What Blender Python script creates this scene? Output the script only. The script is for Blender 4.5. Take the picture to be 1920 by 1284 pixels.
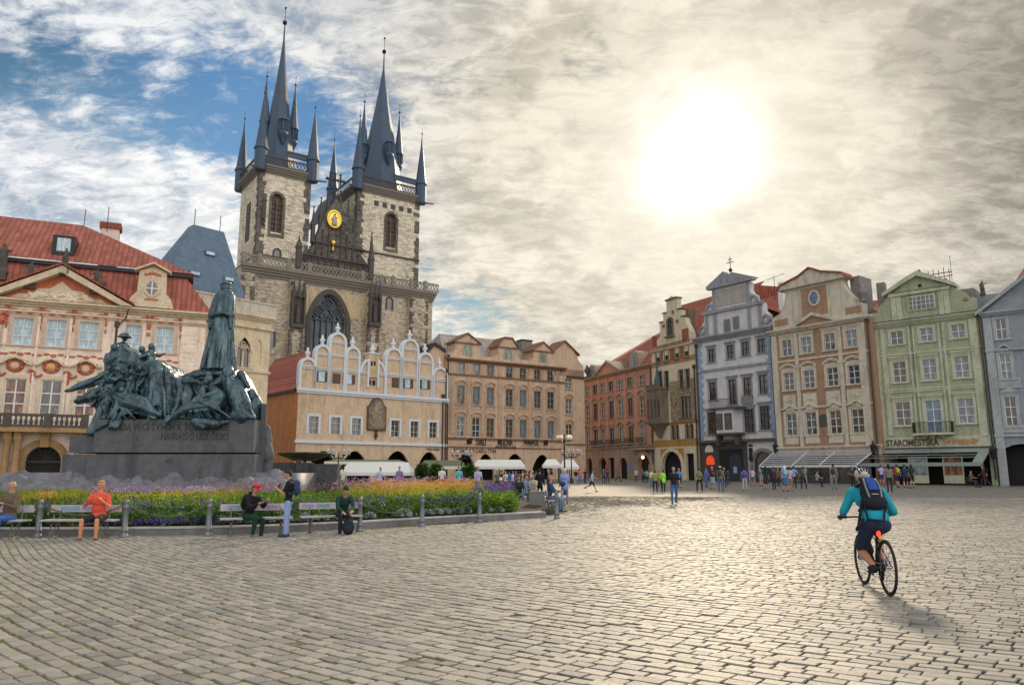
import bpy, bmesh, math, random
import numpy as np
from mathutils import Vector, Matrix, noise as mnoise
R = math.radians
random.seed(7); rng = np.random.default_rng(7)
SC = bpy.context.scene
for _o in list(bpy.data.objects): bpy.data.objects.remove(_o)

# ------------------------------------------------------------ camera
FPX = 1400.0; PITCH = math.atan((886-642)/FPX); EYE = 1.65
cd = bpy.data.cameras.new("camera"); cam = bpy.data.objects.new("camera", cd)
SC.collection.objects.link(cam); SC.camera = cam
cd.sensor_width = 36; cd.lens = 36*FPX/1920; cd.clip_start = .1; cd.clip_end = 3000
cam.location = (0, 0, EYE); cam.rotation_euler = (math.pi/2+PITCH, 0, 0)
SC.render.resolution_x = 1024; SC.render.resolution_y = 684
SC.view_settings.view_transform = 'Standard'; SC.view_settings.look = 'None'
SC.view_settings.exposure = 0.08; SC.view_settings.gamma = 1.0

def ray(x, y):
    u = (x-960)/FPX; v = (642-y)/FPX
    return Vector((u, math.cos(PITCH)-v*math.sin(PITCH), math.sin(PITCH)+v*math.cos(PITCH)))
def atz(x, y, z=0.0):
    r = ray(x, y); t = (z-EYE)/r.z; return Vector((r.x*t, r.y*t, z))
def gz(y): return .009*min(max(y-25, 0), 115)
def aground(x, y):
    Y = 30.0
    for _ in range(30): Y = .5*Y+.5*atz(x, y, gz(Y)).y
    return atz(x, y, gz(Y))
def aty(x, y, Y):
    r = ray(x, y); t = Y/r.y; return Vector((r.x*t, Y, EYE+r.z*t))

# ------------------------------------------------------------ sun and sky
SUN_AZ, SUN_EL = 15.0, 25.0
sdir = Vector((math.sin(R(SUN_AZ))*math.cos(R(SUN_EL)), math.cos(R(SUN_AZ))*math.cos(R(SUN_EL)), math.sin(R(SUN_EL))))
sl = bpy.data.lights.new("sun", 'SUN'); sl.energy = 2.6; sl.angle = R(6.0); sl.color = (1.0, .82, .58)
so = bpy.data.objects.new("sun", sl); SC.collection.objects.link(so)
so.rotation_euler = sdir.to_track_quat('Z', 'Y').to_euler()

class NT:
    """small helper to write node trees as expressions"""
    def __init__(s, nt): s.nt = nt; s.n = nt.nodes; s.l = nt.links
    def node(s, typ, **kw):
        n = s.n.new(typ)
        for k, v in kw.items():
            if hasattr(n, k): setattr(n, k, v)
        return n
    def put(s, sock, v):
        if v is None: return
        if isinstance(v, bpy.types.NodeSocket): s.l.new(v, sock)
        else:
            if sock.type == 'RGBA' and len(v) == 3: v = (*v, 1)
            sock.default_value = v
    def m(s, op, a, b=None, c=None, clamp=False):
        n = s.node('ShaderNodeMath', operation=op, use_clamp=clamp)
        for i, v in enumerate((a, b, c)): s.put(n.inputs[i], v) if v is not None else None
        return n.outputs[0]
    def vm(s, op, a, b=None, out=0, scale=None):
        n = s.node('ShaderNodeVectorMath', operation=op)
        s.put(n.inputs[0], a)
        if b is not None: s.put(n.inputs[1], b)
        if scale is not None: s.put(n.inputs[3], scale)
        return n.outputs[out]
    def mix(s, f, a, b, mode='MIX'):
        n = s.node('ShaderNodeMix', data_type='RGBA', blend_type=mode)
        s.put(n.inputs[0], f); s.put(n.inputs[6], a); s.put(n.inputs[7], b)
        return n.outputs[2]
    def noise(s, vec, scale, detail=4, rough=.5, dist=0.0, out=0):
        n = s.node('ShaderNodeTexNoise'); s.put(n.inputs['Vector'], vec)
        n.inputs['Scale'].default_value = scale; n.inputs['Detail'].default_value = detail
        n.inputs['Roughness'].default_value = rough; n.inputs['Distortion'].default_value = dist
        return n.outputs[out]
    def ss(s, v, a, b, lo=0.0, hi=1.0):
        n = s.node('ShaderNodeMapRange', interpolation_type='SMOOTHSTEP')
        s.put(n.inputs[0], v)
        for i, q in enumerate((a, b, lo, hi)): n.inputs[i+1].default_value = q
        return n.outputs[0]
    def sep(s, v):
        n = s.node('ShaderNodeSeparateXYZ'); s.put(n.inputs[0], v); return n.outputs
    def comb(s, x, y, z):
        n = s.node('ShaderNodeCombineXYZ')
        for i, v in enumerate((x, y, z)): s.put(n.inputs[i], v)
        return n.outputs[0]

world = bpy.data.worlds.new("World"); SC.world = world; world.use_nodes = True
wt = NT(world.node_tree); world.node_tree.nodes.clear()
def build_sky():
    t = wt
    tc = t.node('ShaderNodeTexCoord'); d = t.vm('NORMALIZE', tc.outputs['Generated'])
    dx, dy, dz = t.sep(d)
    sky = t.node('ShaderNodeTexSky', sky_type='NISHITA', sun_disc=False)
    sky.sun_elevation = R(SUN_EL); sky.sun_rotation = R(SUN_AZ); sky.altitude = 200; sky.air_density = 1.0; sky.dust_density = .6; sky.ozone_density = 2.5
    blue = t.vm('SCALE', sky.outputs[0], scale=.07)
    def g(px, py, k):          # a soft lobe around one direction of the sky
        v = ray(px, py).normalized()
        return t.m('EXPONENT', t.m('MULTIPLY', t.m('SUBTRACT', t.vm('DOT_PRODUCT', d, tuple(v), out=1), 1.0), k))
    zz = t.m('ADD', t.m('MAXIMUM', dz, 0.0), .32)
    p = t.comb(t.m('DIVIDE', dx, zz), t.m('DIVIDE', dy, zz), t.m('MULTIPLY', dz, .5))
    # layers of cloud texture: big patches, rippled fields, fine wisps
    big = t.noise(p, 1.9, 4, .5, .2)
    mid = t.noise(t.vm('ADD', p, (3.1, 7.7, 0)), 6.5, 12, .62, .35)
    ps = t.vm('MULTIPLY', p, (1.0, 2.0, 1.0))
    fine = t.noise(ps, 17.0, 8, .66, .5)
    n = t.m('ADD', t.m('ADD', t.m('MULTIPLY', big, .28), t.m('MULTIPLY', mid, .44)), t.m('MULTIPLY', fine, .28))
    # where the cover is thicker or thinner
    bias = t.m('ADD', t.m('MULTIPLY', g(1500, 300, 2.6), .26), -.03)
    def add(v, px, py, k, a): return t.m('ADD', v, t.m('MULTIPLY', g(px, py, k), a))
    for a in ((230, 220, 90, -.20), (20, 170, 200, -.14), (30, 225, 200, .05), (420, 215, 90, -.20), (330, 150, 300, -.10), (60, 90, 300, -.08), (100, 40, 200, .06), (300, 80, 120, .05), (600, 210, 220, -.12), (800, 180, 40, -.09), (880, 130, 700, -.12), (760, 230, 500, -.08),
              (440, 330, 260, -.06), (130, 40, 60, .07), (470, 60, 50, .10), (650, 90, 60, .06), (180, 350, 90, .14), (20, 270, 160, .04),
              (380, 380, 120, .12), (60, 390, 110, .08), (850, 600, 200, -.13), (1000, 620, 130, -.12), (1120, 140, 400, -.20), (560, 330, 300, -.06),
              (300, 500, 100, -.08), (1080, 340, 60, .10), (1000, 480, 60, .06), (1700, 300, 8, .06)):
        bias = add(bias, *a)
    c = t.ss(t.m('ADD', n, bias), .43, .60)
    # cloud brightness
    lum = t.m('ADD', t.m('MULTIPLY', t.ss(mid, .42, .58), .55), t.m('MULTIPLY', t.ss(fine, .40, .60), .45))
    lum = t.m('ADD', t.m('MULTIPLY', lum, .78), t.m('MULTIPLY', t.ss(big, .38, .62), .22))
    white = t.mix(lum, (.30, .38, .49), (.98, .98, .97))
    tan = t.mix(lum, (.155, .148, .135), (.78, .73, .65))
    w_r = t.m('ADD', t.m('ADD', g(1650, 150, 20), g(1950, 350, 9)), t.m('MULTIPLY', g(1150, 40, 26), .6), clamp=True)
    cl = t.mix(w_r, white, tan)
    dk = t.m('ADD', g(1900, 0, 14), t.m('MULTIPLY', g(1650, 10, 60), .4), clamp=True)
    cl = t.mix(t.m('MULTIPLY', dk, .8), cl, t.mix(lum, (.085, .08, .075), (.28, .26, .23)))
    cream = t.m('MULTIPLY', t.m('ADD', g(1290, 300, 17), t.m('MULTIPLY', g(1150, 540, 24), .8), clamp=True), .85)
    cl = t.mix(cream, cl, t.mix(lum, (.60, .545, .44), (1.0, .91, .74)))
    sk = t.mix(t.m('MULTIPLY', t.m('ADD', g(150, 180, 8), g(420, 240, 14), clamp=True), .9), blue, (.035, .155, .43))
    sk = t.mix(t.m('MULTIPLY', t.m('ADD', g(1000, 640, 40), g(820, 600, 60), clamp=True), .9), sk, (.38, .60, .64))
    sk = t.mix(t.m('MULTIPLY', g(0, 90, 50), .9), sk, (.018, .085, .18))
    sk = t.mix(t.m('MULTIPLY', t.m('ADD', g(800, 170, 60), g(620, 260, 60), clamp=True), .9), sk, (.11, .26, .50))
    sk = t.mix(t.m('MULTIPLY', g(150, 560, 40), .75), sk, (.40, .66, .86))
    sk = t.mix(t.m('MULTIPLY', t.m('ADD', g(1110, 120, 40), g(1300, 30, 40), clamp=True), .9), sk, (.10, .125, .15))
    col = t.mix(c, sk, cl)
    # the sun behind the cloud, its edge broken by the cloud texture
    rag = t.m('MULTIPLY', t.m('SUBTRACT', t.m('ADD', t.m('MULTIPLY', mid, .5), t.m('MULTIPLY', big, .5)), .5), 1.0)
    def lobe(px, py, k, lo, hi): return t.ss(t.m('ADD', g(px, py, k), rag), lo, hi)
    rag = t.m('MULTIPLY', rag, .75)
    col = t.mix(t.m('MULTIPLY', lobe(1300, 310, 30, .20, 1.15), .80), col, (1.06, .98, .82))
    col = t.mix(lobe(1300, 290, 125, .40, 1.35), col, (1.75, 1.68, 1.5))
    # fill light put into the unseen sky behind the camera, weaker on its left
    bk = t.ss(dy, -.35, .25, 1.0, 0.0)
    bc = t.mix(lum, (.96, .97, .98), (1.74, 1.69, 1.60)); bc = t.mix(t.ss(dx, -.7, .6), t.vm('SCALE', bc, scale=.62), t.vm('SCALE', bc, scale=1.08))
    col = t.mix(bk, col, bc)
    low = t.ss(dz, -.12, 0.0)
    col = t.mix(low, (.25, .23, .20), col)
    bg = t.node('ShaderNodeBackground'); t.put(bg.inputs[0], col); bg.inputs[1].default_value = 1.0
    ou = t.node('ShaderNodeOutputWorld'); t.l.new(bg.outputs[0], ou.inputs[0])
build_sky()

# ------------------------------------------------------------ materials
MATS = {}
def newmat(name):
    m = bpy.data.materials.new(name); m.use_nodes = True; t = NT(m.node_tree)
    b = m.node_tree.nodes['Principled BSDF']; return m, t, b
def ocoord(t): return t.node('ShaderNodeTexCoord').outputs['Object']
def bump(t, b, h, strength=.3, dist=.02):
    n = t.node('ShaderNodeBump'); n.inputs['Strength'].default_value = strength; n.inputs['Distance'].default_value = dist
    t.put(n.inputs['Height'], h); t.l.new(n.outputs[0], b.inputs['Normal'])
def plain(name, col, rough=.7, metal=0.0, var=.12, vs=6.0, bmp=.0, spec=.5, emit=None):
    if name in MATS: return MATS[name]
    m, t, b = newmat(name); o = ocoord(t)
    n = t.noise(o, vs, 5, .6)
    c = t.mix(n, tuple(x*(1-var*1.6) for x in col), tuple(min(1, x*(1+var*1.6)) for x in col))
    t.put(b.inputs['Base Color'], c); b.inputs['Roughness'].default_value = rough; b.inputs['Metallic'].default_value = metal
    b.inputs['Specular IOR Level'].default_value = spec
    if bmp: bump(t, b, t.noise(o, vs*4, 4, .6), bmp, .02)
    if emit: t.put(b.inputs['Emission Color'], emit[:3]); b.inputs['Emission Strength'].default_value = emit[3]
    MATS[name] = m; return m
def plaster(name, col, stain=(.18, .14, .10), amt=.35, rough=.85, lines=0.0):
    """lime plaster: mottled, streaked by rain, stained in patches"""
    if name in MATS: return MATS[name]
    m, t, b = newmat(name); o = ocoord(t)
    n1 = t.noise(o, .7, 8, .65); n2 = t.noise(o, 5.0, 6, .6)
    st = t.noise(t.vm('MULTIPLY', o, (1.5, 1.5, .28)), 1.0, 7, .65)
    v = t.m('ADD', t.m('MULTIPLY', n1, .6), t.m('MULTIPLY', n2, .4))
    c = t.mix(t.ss(v, .35, .65), tuple(x*.74 for x in col), tuple(min(.95, x*1.13) for x in col))
    c = t.mix(t.m('MULTIPLY', t.ss(n2, .3, .7), .25), c, tuple(min(.95, x*1.18) for x in col))
    s = t.m('MULTIPLY', t.m('ADD', t.ss(st, .47, .70), t.ss(n1, .52, .72), clamp=True), min(.62, amt*1.35))
    c = t.mix(s, c, tuple(a*.5+b_*.5*.6 for a, b_ in zip(stain, col)))
    h = t.m('ADD', n2, t.m('MULTIPLY', n1, .5))
    if lines:
        z = t.sep(o)[2]; fr = t.m('FRACT', t.m('DIVIDE', z, lines)); g = t.ss(t.m('ABSOLUTE', t.m('SUBTRACT', fr, .5)), .43, .48)
        c = t.mix(t.m('MULTIPLY', g, .45), c, tuple(x*.35 for x in col)); h = t.m('SUBTRACT', h, g)
    t.put(b.inputs['Base Color'], c); b.inputs['Roughness'].default_value = rough; b.inputs['Specular IOR Level'].default_value = .2
    bump(t, b, h, .5, .03); MATS[name] = m; return m
def masonry(name, col, dark, bw=.75, bh=.32, soot=.35, mortar=(.24, .21, .17)):
    if name in MATS: return MATS[name]
    m, t, b = newmat(name); o = ocoord(t); x, y, z = t.sep(o)
    q = t.comb(t.m('ADD', x, y), z, 0.0)
    q = t.vm('ADD', q, t.vm('SCALE', t.noise(o, 1.4, 3, .6, out=1), scale=.20))
    br = t.node('ShaderNodeTexBrick'); t.put(br.inputs['Vector'], q); br.inputs['Scale'].default_value = 1.0
    br.inputs['Brick Width'].default_value = bw; br.inputs['Row Height'].default_value = bh; br.inputs['Mortar Size'].default_value = .02
    br.inputs['Mortar Smooth'].default_value = .4; br.inputs['Bias'].default_value = -.1
    t.put(br.inputs['Color1'], tuple(min(1, c*1.25) for c in col)); t.put(br.inputs['Color2'], tuple(c*.74 for c in col)); t.put(br.inputs['Mortar'], mortar)
    big = t.noise(o, .16, 6, .6); n = t.noise(t.vm('MULTIPLY', o, (.9, .9, 2.4)), 1.5, 8, .72); f = t.noise(o, 6, 6, .7)
    so = t.ss(t.m('ADD', t.m('MULTIPLY', n, .65), t.m('MULTIPLY', big, .35)), .50-.10*soot, .66-.10*soot)
    c = t.mix(t.m('MULTIPLY', so, .85), br.outputs[0], dark)
    c = t.mix(t.m('MULTIPLY', t.ss(f, .45, .8), .5), c, t.mix(.5, c, (.03, .028, .025)))
    t.put(b.inputs['Base Color'], c); b.inputs['Roughness'].default_value = .9; b.inputs['Specular IOR Level'].default_value = .2
    bump(t, b, t.m('ADD', t.m('MULTIPLY', br.outputs[1], -1.0), f), .7, .06); MATS[name] = m; return m
def tiles(name, col, tw=.28, th=.36, rough=.75, ripple=1.0):
    if name in MATS: return MATS[name]
    m, t, b = newmat(name); o = ocoord(t); x, y, z = t.sep(o)
    cx = t.m('FRACT', t.m('DIVIDE', x, tw)); rz = t.m('FRACT', t.m('DIVIDE', z, th))
    hx = t.m('SINE', t.m('MULTIPLY', cx, math.pi))
    n = t.noise(o, .8, 8, .7); n2 = t.node('ShaderNodeTexWhiteNoise'); n2.noise_dimensions = '2D'
    t.put(n2.inputs['Vector'], t.comb(t.m('FLOOR', t.m('DIVIDE', x, tw)), t.m('FLOOR', t.m('DIVIDE', z, th)), 0.0))
    c = t.mix(n2.outputs[0], tuple(k*(1-.22*ripple) for k in col), tuple(min(1, k*(1+.25*ripple)) for k in col))
    c = t.mix(t.m('MULTIPLY', t.ss(n, .45, .75), .55), c, tuple(k*.38+.02 for k in col))
    g = t.m('MAXIMUM', t.ss(hx, .6, .0), t.m('MULTIPLY', t.ss(rz, .16, .0), .4))
    c = t.mix(t.m('MULTIPLY', g, .6*ripple), c, tuple(k*.22 for k in col))
    t.put(b.inputs['Base Color'], c); b.inputs['Roughness'].default_value = rough; b.inputs['Specular IOR Level'].default_value = .3
    bump(t, b, t.m('ADD', hx, t.m('MULTIPLY', rz, .4)), .8*ripple, .06); MATS[name] = m; return m
def glass(name, col, rough=.08, ior=1.9, var=.3):
    if name in MATS: return MATS[name]
    m, t, b = newmat(name); o = ocoord(t)
    n = t.noise(t.vm('MULTIPLY', o, (1.6, 1, .5)), 1.7, 3, .6)
    c = t.mix(t.ss(n, .35, .65), tuple(k*(1-var) for k in col), tuple(min(1, k*(1+var)) for k in col))
    t.put(b.inputs['Base Color'], c); b.inputs['Roughness'].default_value = rough; b.inputs['IOR'].default_value = ior
    bump(t, b, t.noise(o, 1.3, 2, .5), .08, .2); MATS[name] = m; return m

# ------------------------------------------------------------ mesh builder
class MB:
    def __init__(s): s.v = []; s.f = []
    def add(s, vs, fs):
        k = len(s.v); s.v += [tuple(v) for v in vs]; s.f += [tuple(i+k for i in f) for f in fs]; return s
    def box(s, x0, x1, y0, y1, z0, z1, skip=()):
        vs = [(x, y, z) for z in (z0, z1) for y in (y0, y1) for x in (x0, x1)]
        fs = {'b': (0, 2, 3, 1), 't': (4, 5, 7, 6), 'f': (0, 1, 5, 4), 'k': (2, 6, 7, 3), 'l': (0, 4, 6, 2), 'r': (1, 3, 7, 5)}
        return s.add(vs, [f for k, f in fs.items() if k not in skip])
    def cbox(s, c, sz, rz=0.0):
        hx, hy, hz = sz[0]/2, sz[1]/2, sz[2]/2; M = Matrix.Rotation(rz, 3, 'Z')
        vs = [Vector(c)+M @ Vector((x, y, z)) for z in (-hz, hz) for y in (-hy, hy) for x in (-hx, hx)]
        return s.add(vs, [(0, 2, 3, 1), (4, 5, 7, 6), (0, 1, 5, 4), (2, 6, 7, 3), (0, 4, 6, 2), (1, 3, 7, 5)])
    def prism(s, pts, y0, y1):      # outline in x-z, pushed along y
        n = len(pts); vs = [(x, y0, z) for x, z in pts]+[(x, y1, z) for x, z in pts]
        return s.add(vs, [tuple(range(n)), tuple(range(2*n-1, n-1, -1))]+[(i, i+n, (i+1) % n+n, (i+1) % n) for i in range(n)])
    def slab(s, pts, z0, z1):       # outline in x-y, pushed up
        n = len(pts); vs = [(x, y, z0) for x, y in pts]+[(x, y, z1) for x, y in pts]
        return s.add(vs, [tuple(range(n-1, -1, -1)), tuple(range(n, 2*n))]+[(i, (i+1) % n, (i+1) % n+n, i+n) for i in range(n)])
    def band(s, outer, inner, y0, y1):   # strip between two open outlines of equal length (x-z)
        for i in range(len(outer)-1):
            q = [outer[i], outer[i+1], inner[i+1], inner[i]]; s.prism(q, y0, y1)
        return s
    def tube(s, p, q, r0, r1=None, n=8, caps=True):
        r1 = r0 if r1 is None else r1; p = Vector(p); q = Vector(q); d = q-p
        if d.length < 1e-6: return s
        d.normalize(); a = d.orthogonal().normalized(); b = d.cross(a)
        vs = [c+(a*math.cos(k*2*math.pi/n)+b*math.sin(k*2*math.pi/n))*r for c, r in ((p, r0), (q, r1)) for k in range(n)]
        fs = [(k, (k+1) % n, (k+1) % n+n, k+n) for k in range(n)]
        if caps: fs += [tuple(range(n-1, -1, -1)), tuple(range(n, 2*n))]
        return s.add(vs, fs)
    def path(s, pts, r, n=6):
        for a, b in zip(pts, pts[1:]): s.tube(a, b, r, r, n)
        return s
    def lathe(s, c, prof, n=12, sx=1.0, sy=1.0, rot=0.0):
        c = Vector(c); vs = []; fs = []
        for r, z in prof:
            for k in range(n):
                a = rot+k*2*math.pi/n; vs.append(c+Vector((r*math.cos(a)*sx, r*math.sin(a)*sy, z)))
        for j in range(len(prof)-1):
            for k in range(n): fs.append((j*n+k, j*n+(k+1) % n, (j+1)*n+(k+1) % n, (j+1)*n+k))
        fs.append(tuple(range(n-1, -1, -1))); fs.append(tuple(range((len(prof)-1)*n, len(prof)*n)))
        return s.add(vs, fs)
    def ball(s, c, r, sx=1, sy=1, sz=1, n=10, m=7):
        prof = [(r*max(.02, math.sin(math.pi*j/m)), -r*math.cos(math.pi*j/m)*sz) for j in range(m+1)]
        return s.lathe(c, prof, n, sx, sy)
    def ell(s, c, rad, M=None, n=12, m=8):
        c = Vector(c); vs = []; fs = []
        for j in range(m+1):
            ph = math.pi*j/m
            for k in range(n):
                th = 2*math.pi*k/n; p = Vector((rad[0]*math.sin(ph)*math.cos(th), rad[1]*math.sin(ph)*math.sin(th), rad[2]*math.cos(ph)))
                vs.append(c+(M @ p if M else p))
        for j in range(m):
            for k in range(n): fs.append((j*n+k, (j+1)*n+k, (j+1)*n+(k+1) % n, j*n+(k+1) % n))
        return s.add(vs, fs)
    def cap(s, p, q, r0, r1=None, n=10):
        r1 = r0 if r1 is None else r1; s.tube(p, q, r0, r1, n); s.ell(p, (r0,)*3, n=n, m=6); s.ell(q, (r1,)*3, n=n, m=6); return s
    def mesh(s, name, mat=None, smooth=False):
        me = bpy.data.meshes.new(name); me.from_pydata(s.v, [], s.f); me.validate(); me.update()
        if mat: me.materials.append(mat)
        if smooth: me.shade_smooth()
        return me
    def build_each(s, name, mat, parent, smooth, loc, fix):
        """one object for every piece; pieces that touch (within 12 cm) stay together"""
        n = len(s.v); pr = list(range(n))
        def root(a):
            while pr[a] != a: pr[a] = pr[pr[a]]; a = pr[a]
            return a
        for f in s.f:
            for q in f[1:]: pr[root(q)] = root(f[0])
        g = {}
        for f in s.f: g.setdefault(root(f[0]), []).append(f)
        C = []
        for fs in g.values():
            P = np.array([s.v[i] for f in fs for i in f]); C.append([P.min(0)-.06, P.max(0)+.06, fs])
        k = True
        while k and len(C) > 1:
            k = False; out = []
            for c in C:
                for o in out:
                    if (c[0] < o[1]).all() and (o[0] < c[1]).all(): o[0] = np.minimum(o[0], c[0]); o[1] = np.maximum(o[1], c[1]); o[2] = o[2]+c[2]; k = True; break
                else: out.append(c)
            C = out
        C.sort(key=lambda c: -len(c[2]))
        for c in C[60:]: C[59][2] = C[59][2]+c[2]
        res = []
        for c in C[:60]:
            ix = sorted({i for f in c[2] for i in f}); mp = {i: j for j, i in enumerate(ix)}; q = MB(); q.v = [s.v[i] for i in ix]; q.f = [tuple(mp[i] for i in f) for f in c[2]]; res.append(q.build(name, mat, parent, smooth, loc, fix))
        return res[0]
    def build(s, name, mat, parent=None, smooth=False, loc=None, fix=True):
        if name in SPLIT: return s.build_each(SPLIT[name], mat, parent, smooth, loc, fix)
        me = s.mesh(name, mat, smooth)
        if fix:
            bm = bmesh.new(); bm.from_mesh(me); bmesh.ops.recalc_face_normals(bm, faces=bm.faces); bm.to_mesh(me); bm.free()
        return link(name, me, parent, loc)
SPLIT = dict(lantern_glass='lantern_pane', buttress_quoins='buttress_quoin', dormer_moulding='dormer_frame', rocaille_ornament='rocaille', gable_tracery='gable_rib', finials='finial', portal_columns='column', pilasters='pilaster', quoins='quoin_strip', mouldings='moulding', bay_slabs='bay_slab', bay_panes='bay_pane', gargoyles='gargoyle', gable_discs='roundel', putlog_openings='wall_opening', slit_openings='slit_opening', dark_ledges='ledge', ledges='ledge',
    niches='niche', painted_panels='painted_panel', square_badges='square_badge', lightning_rods='lightning_rod', attic_gables='attic_gable', gable_copings='gable_coping', cartouches='cartouche', frieze_bands='frieze_band', gable_mouldings='gable_moulding', window_railings='window_railing', balcony_brackets='balcony_bracket', trailing_cloaks='trailing_cloaks')
SPLIT.pop('trailing_cloaks')
def link(name, data, parent=None, loc=None, rz=None):
    o = bpy.data.objects.new(name, data); SC.collection.objects.link(o)
    if parent: o.parent = parent
    if loc is not None: o.location = loc
    if rz is not None: o.rotation_euler = (0, 0, rz)
    return o
def tag(o, label=None, cat=None, group=None, kind=None):
    if label: o['label'] = label
    if cat: o['category'] = cat
    if group: o['group'] = group
    if kind: o['kind'] = kind
    return o
def thing(name, label, cat, loc=(0, 0, 0), rz=0.0, group=None):
    return tag(link(name, None, None, loc, rz), label, cat, group)
def baked(me, mods):
    """apply modifiers to a mesh and give back the result"""
    o = bpy.data.objects.new('tmp', me); SC.collection.objects.link(o)
    for typ, kw in mods:
        m = o.modifiers.new(typ, typ)
        for k, v in kw.items(): setattr(m, k, v)
    dg = bpy.context.evaluated_depsgraph_get(); dg.update()
    r = bpy.data.meshes.new_from_object(o.evaluated_get(dg), depsgraph=dg)
    bpy.data.objects.remove(o); return r
def remesh(mb, vox, mat, smooth=4, name='m', tex=None, amt=0.0):
    me = mb.mesh(name, mat); mods = [('REMESH', dict(mode='VOXEL', voxel_size=vox, use_smooth_shade=True))]
    if smooth: mods.append(('SMOOTH', dict(iterations=smooth, factor=.5)))
    if tex: mods.append(('DISPLACE', dict(texture=tex, strength=amt, mid_level=.5, texture_coords='LOCAL')))
    r = baked(me, mods); r.name = name
    if not r.materials and mat: r.materials.append(mat)
    r.shade_smooth(); return r
def arc(cx, cz, r, a0, a1, n=10, rz=None):
    rz = rz or r; return [(cx+r*math.cos(R(a0+(a1-a0)*i/n)), cz+rz*math.sin(R(a0+(a1-a0)*i/n))) for i in range(n+1)]

class Facade:
    """a vertical plane in the place: s runs along it from A, d stands out towards the square"""
    def __init__(s, A, B=None, direction=None):
        s.A = Vector((A[0], A[1])); u = (Vector((B[0], B[1]))-s.A) if B is not None else Vector(direction)
        s.len = u.length; s.u = u.normalized(); s.n = Vector((s.u.y, -s.u.x)); s.rz = math.atan2(s.u.y, s.u.x)
    def P(s, px, py, d=0.0):
        r = ray(px, py); a = s.A+s.n*d; den = r.x*s.n.x+r.y*s.n.y; t = (a.x*s.n.x+a.y*s.n.y)/den
        h = Vector((r.x*t, r.y*t)); return (h-s.A).dot(s.u), EYE+r.z*t
    def S(s, px, py, d=0.0): return s.P(px, py, d)[0]
    def Z(s, px, py, d=0.0): return s.P(px, py, d)[1]
    def W(s, q, d=0.0, z=0.0): v = s.A+s.u*q+s.n*d; return Vector((v.x, v.y, z))
    def root(s, name, label, cat): return thing(name, label, cat, (s.A.x, s.A.y, 0), s.rz)

def pierced(mb, s0, s1, z0, z1, holes, deep=.35, y=0.0):
    """a wall face with real openings; holes: (a, b, lo, hi, shape) with shape None, 'round' or 'point'"""
    xs = sorted({s0, s1, *[min(max(h[i], s0), s1) for h in holes for i in (0, 1)]}); zs = sorted({z0, z1, *[min(max(h[i], z0), z1) for h in holes for i in (2, 3)]})
    for a, b in zip(xs, xs[1:]):
        for c, d in zip(zs, zs[1:]):
            mx, mz = (a+b)/2, (c+d)/2
            if b-a < 1e-5 or d-c < 1e-5 or any(h[0] < mx < h[1] and h[2] < mz < h[3] for h in holes): continue
            mb.add([(a, y, c), (b, y, c), (b, y, d), (a, y, d)], [(0, 1, 2, 3)])
    for h in holes:
        a, b, c, d = h[:4]; sh = h[4] if len(h) > 4 else None; w = (b-a)/2; cx = (a+b)/2
        if sh is None: crv = [(b, d), (a, d)]; sp = d
        else:
            if sh == 'round': sp = d-w; crv = arc(cx, sp, w, 0, 180, 12)
            else:
                hh = min(d-c, w*1.45); sp = d-hh; crv = []
                for i in range(13):
                    q = i/12.0; x = b-(b-a)*q; k = abs(x-cx)/w; crv.append((x, sp+hh*(1-k**1.9)**.75 if k < 1 else sp))
            top = d
            rgt = [p for p in crv if p[0] >= cx-1e-6]; lft = [p for p in crv if p[0] <= cx+1e-6]
            for P_, cnr in ((rgt, (b, top)), (lft, (a, top))):
                for p, q in zip(P_, P_[1:]): mb.add([(p[0], y, p[1]), (q[0], y, q[1]), (cnr[0], y, cnr[1])], [(0, 1, 2)])
        o = [(a, c), (b, c)]+crv if sh is None else [(a, c), (b, c), (b, sp)]+crv[1:-1]+[(a, sp)]
        n = len(o); mb.add([(p[0], y, p[1]) for p in o]+[(p[0], y+deep, p[1]) for p in o], [(i, (i+1) % n, (i+1) % n+n, i+n) for i in range(n)])
    return mb
# ------------------------------------------------------------ shared materials
GL_SKY = glass('glass_sky', (.42, .55, .62), .12, 1.6, .25)
GL_DARK = glass('glass_dark', (.035, .04, .045), .06, 2.0, .5)
GL_MID = glass('glass_mid', (.16, .19, .21), .08, 1.9, .45)
GL_WARM = glass('glass_warm', (.11, .085, .06), .08, 1.8, .6)
GL_RED = glass('glass_red', (.24, .10, .06), .10, 1.6, .6)
WHITE = plain('white_paint', (.74, .75, .76), .6, var=.06)
CREAM = plain('cream_paint', (.62, .56, .46), .7, var=.08)
BROWNP = plain('brown_paint', (.10, .055, .035), .6)
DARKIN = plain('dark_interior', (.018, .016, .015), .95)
IRON = plain('black_iron', (.02, .02, .022), .45, .3)
DARKGREY = plain('dark_grey_metal', (.055, .06, .065), .5, .3)
COPPER = plain('drain_pipe_paint', (.045, .035, .03), .5, .2)
SLATE = tiles('slate_roof', (.12, .175, .245), .3, .28, .55, .35)
SPIRE = tiles('spire_slate', (.06, .095, .15), .5, .4, .5, .08)
REDTILE = tiles('red_roof_tiles', (.36, .115, .08), .42, .55, .75, .9)
REDTILE2 = tiles('old_red_roof_tiles', (.33, .10, .065), .3, .4, .8, .8)
TINROOF = tiles('standing_seam_roof', (.34, .30, .27), .9, 3.0, .5, .5)
SOOT = plain('sooty_stone', (.085, .075, .068), .9, var=.3, vs=2.5, bmp=.5)
GOLD = plain('gilding', (.95, .62, .12), .3, .9, var=.1)
GREYSTONE = plain('grey_stone', (.20, .19, .185), .85, var=.25, vs=2.0, bmp=.3)
RUST = plaster('pink_sandstone', (.22, .16, .12), amt=.5)

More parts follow.
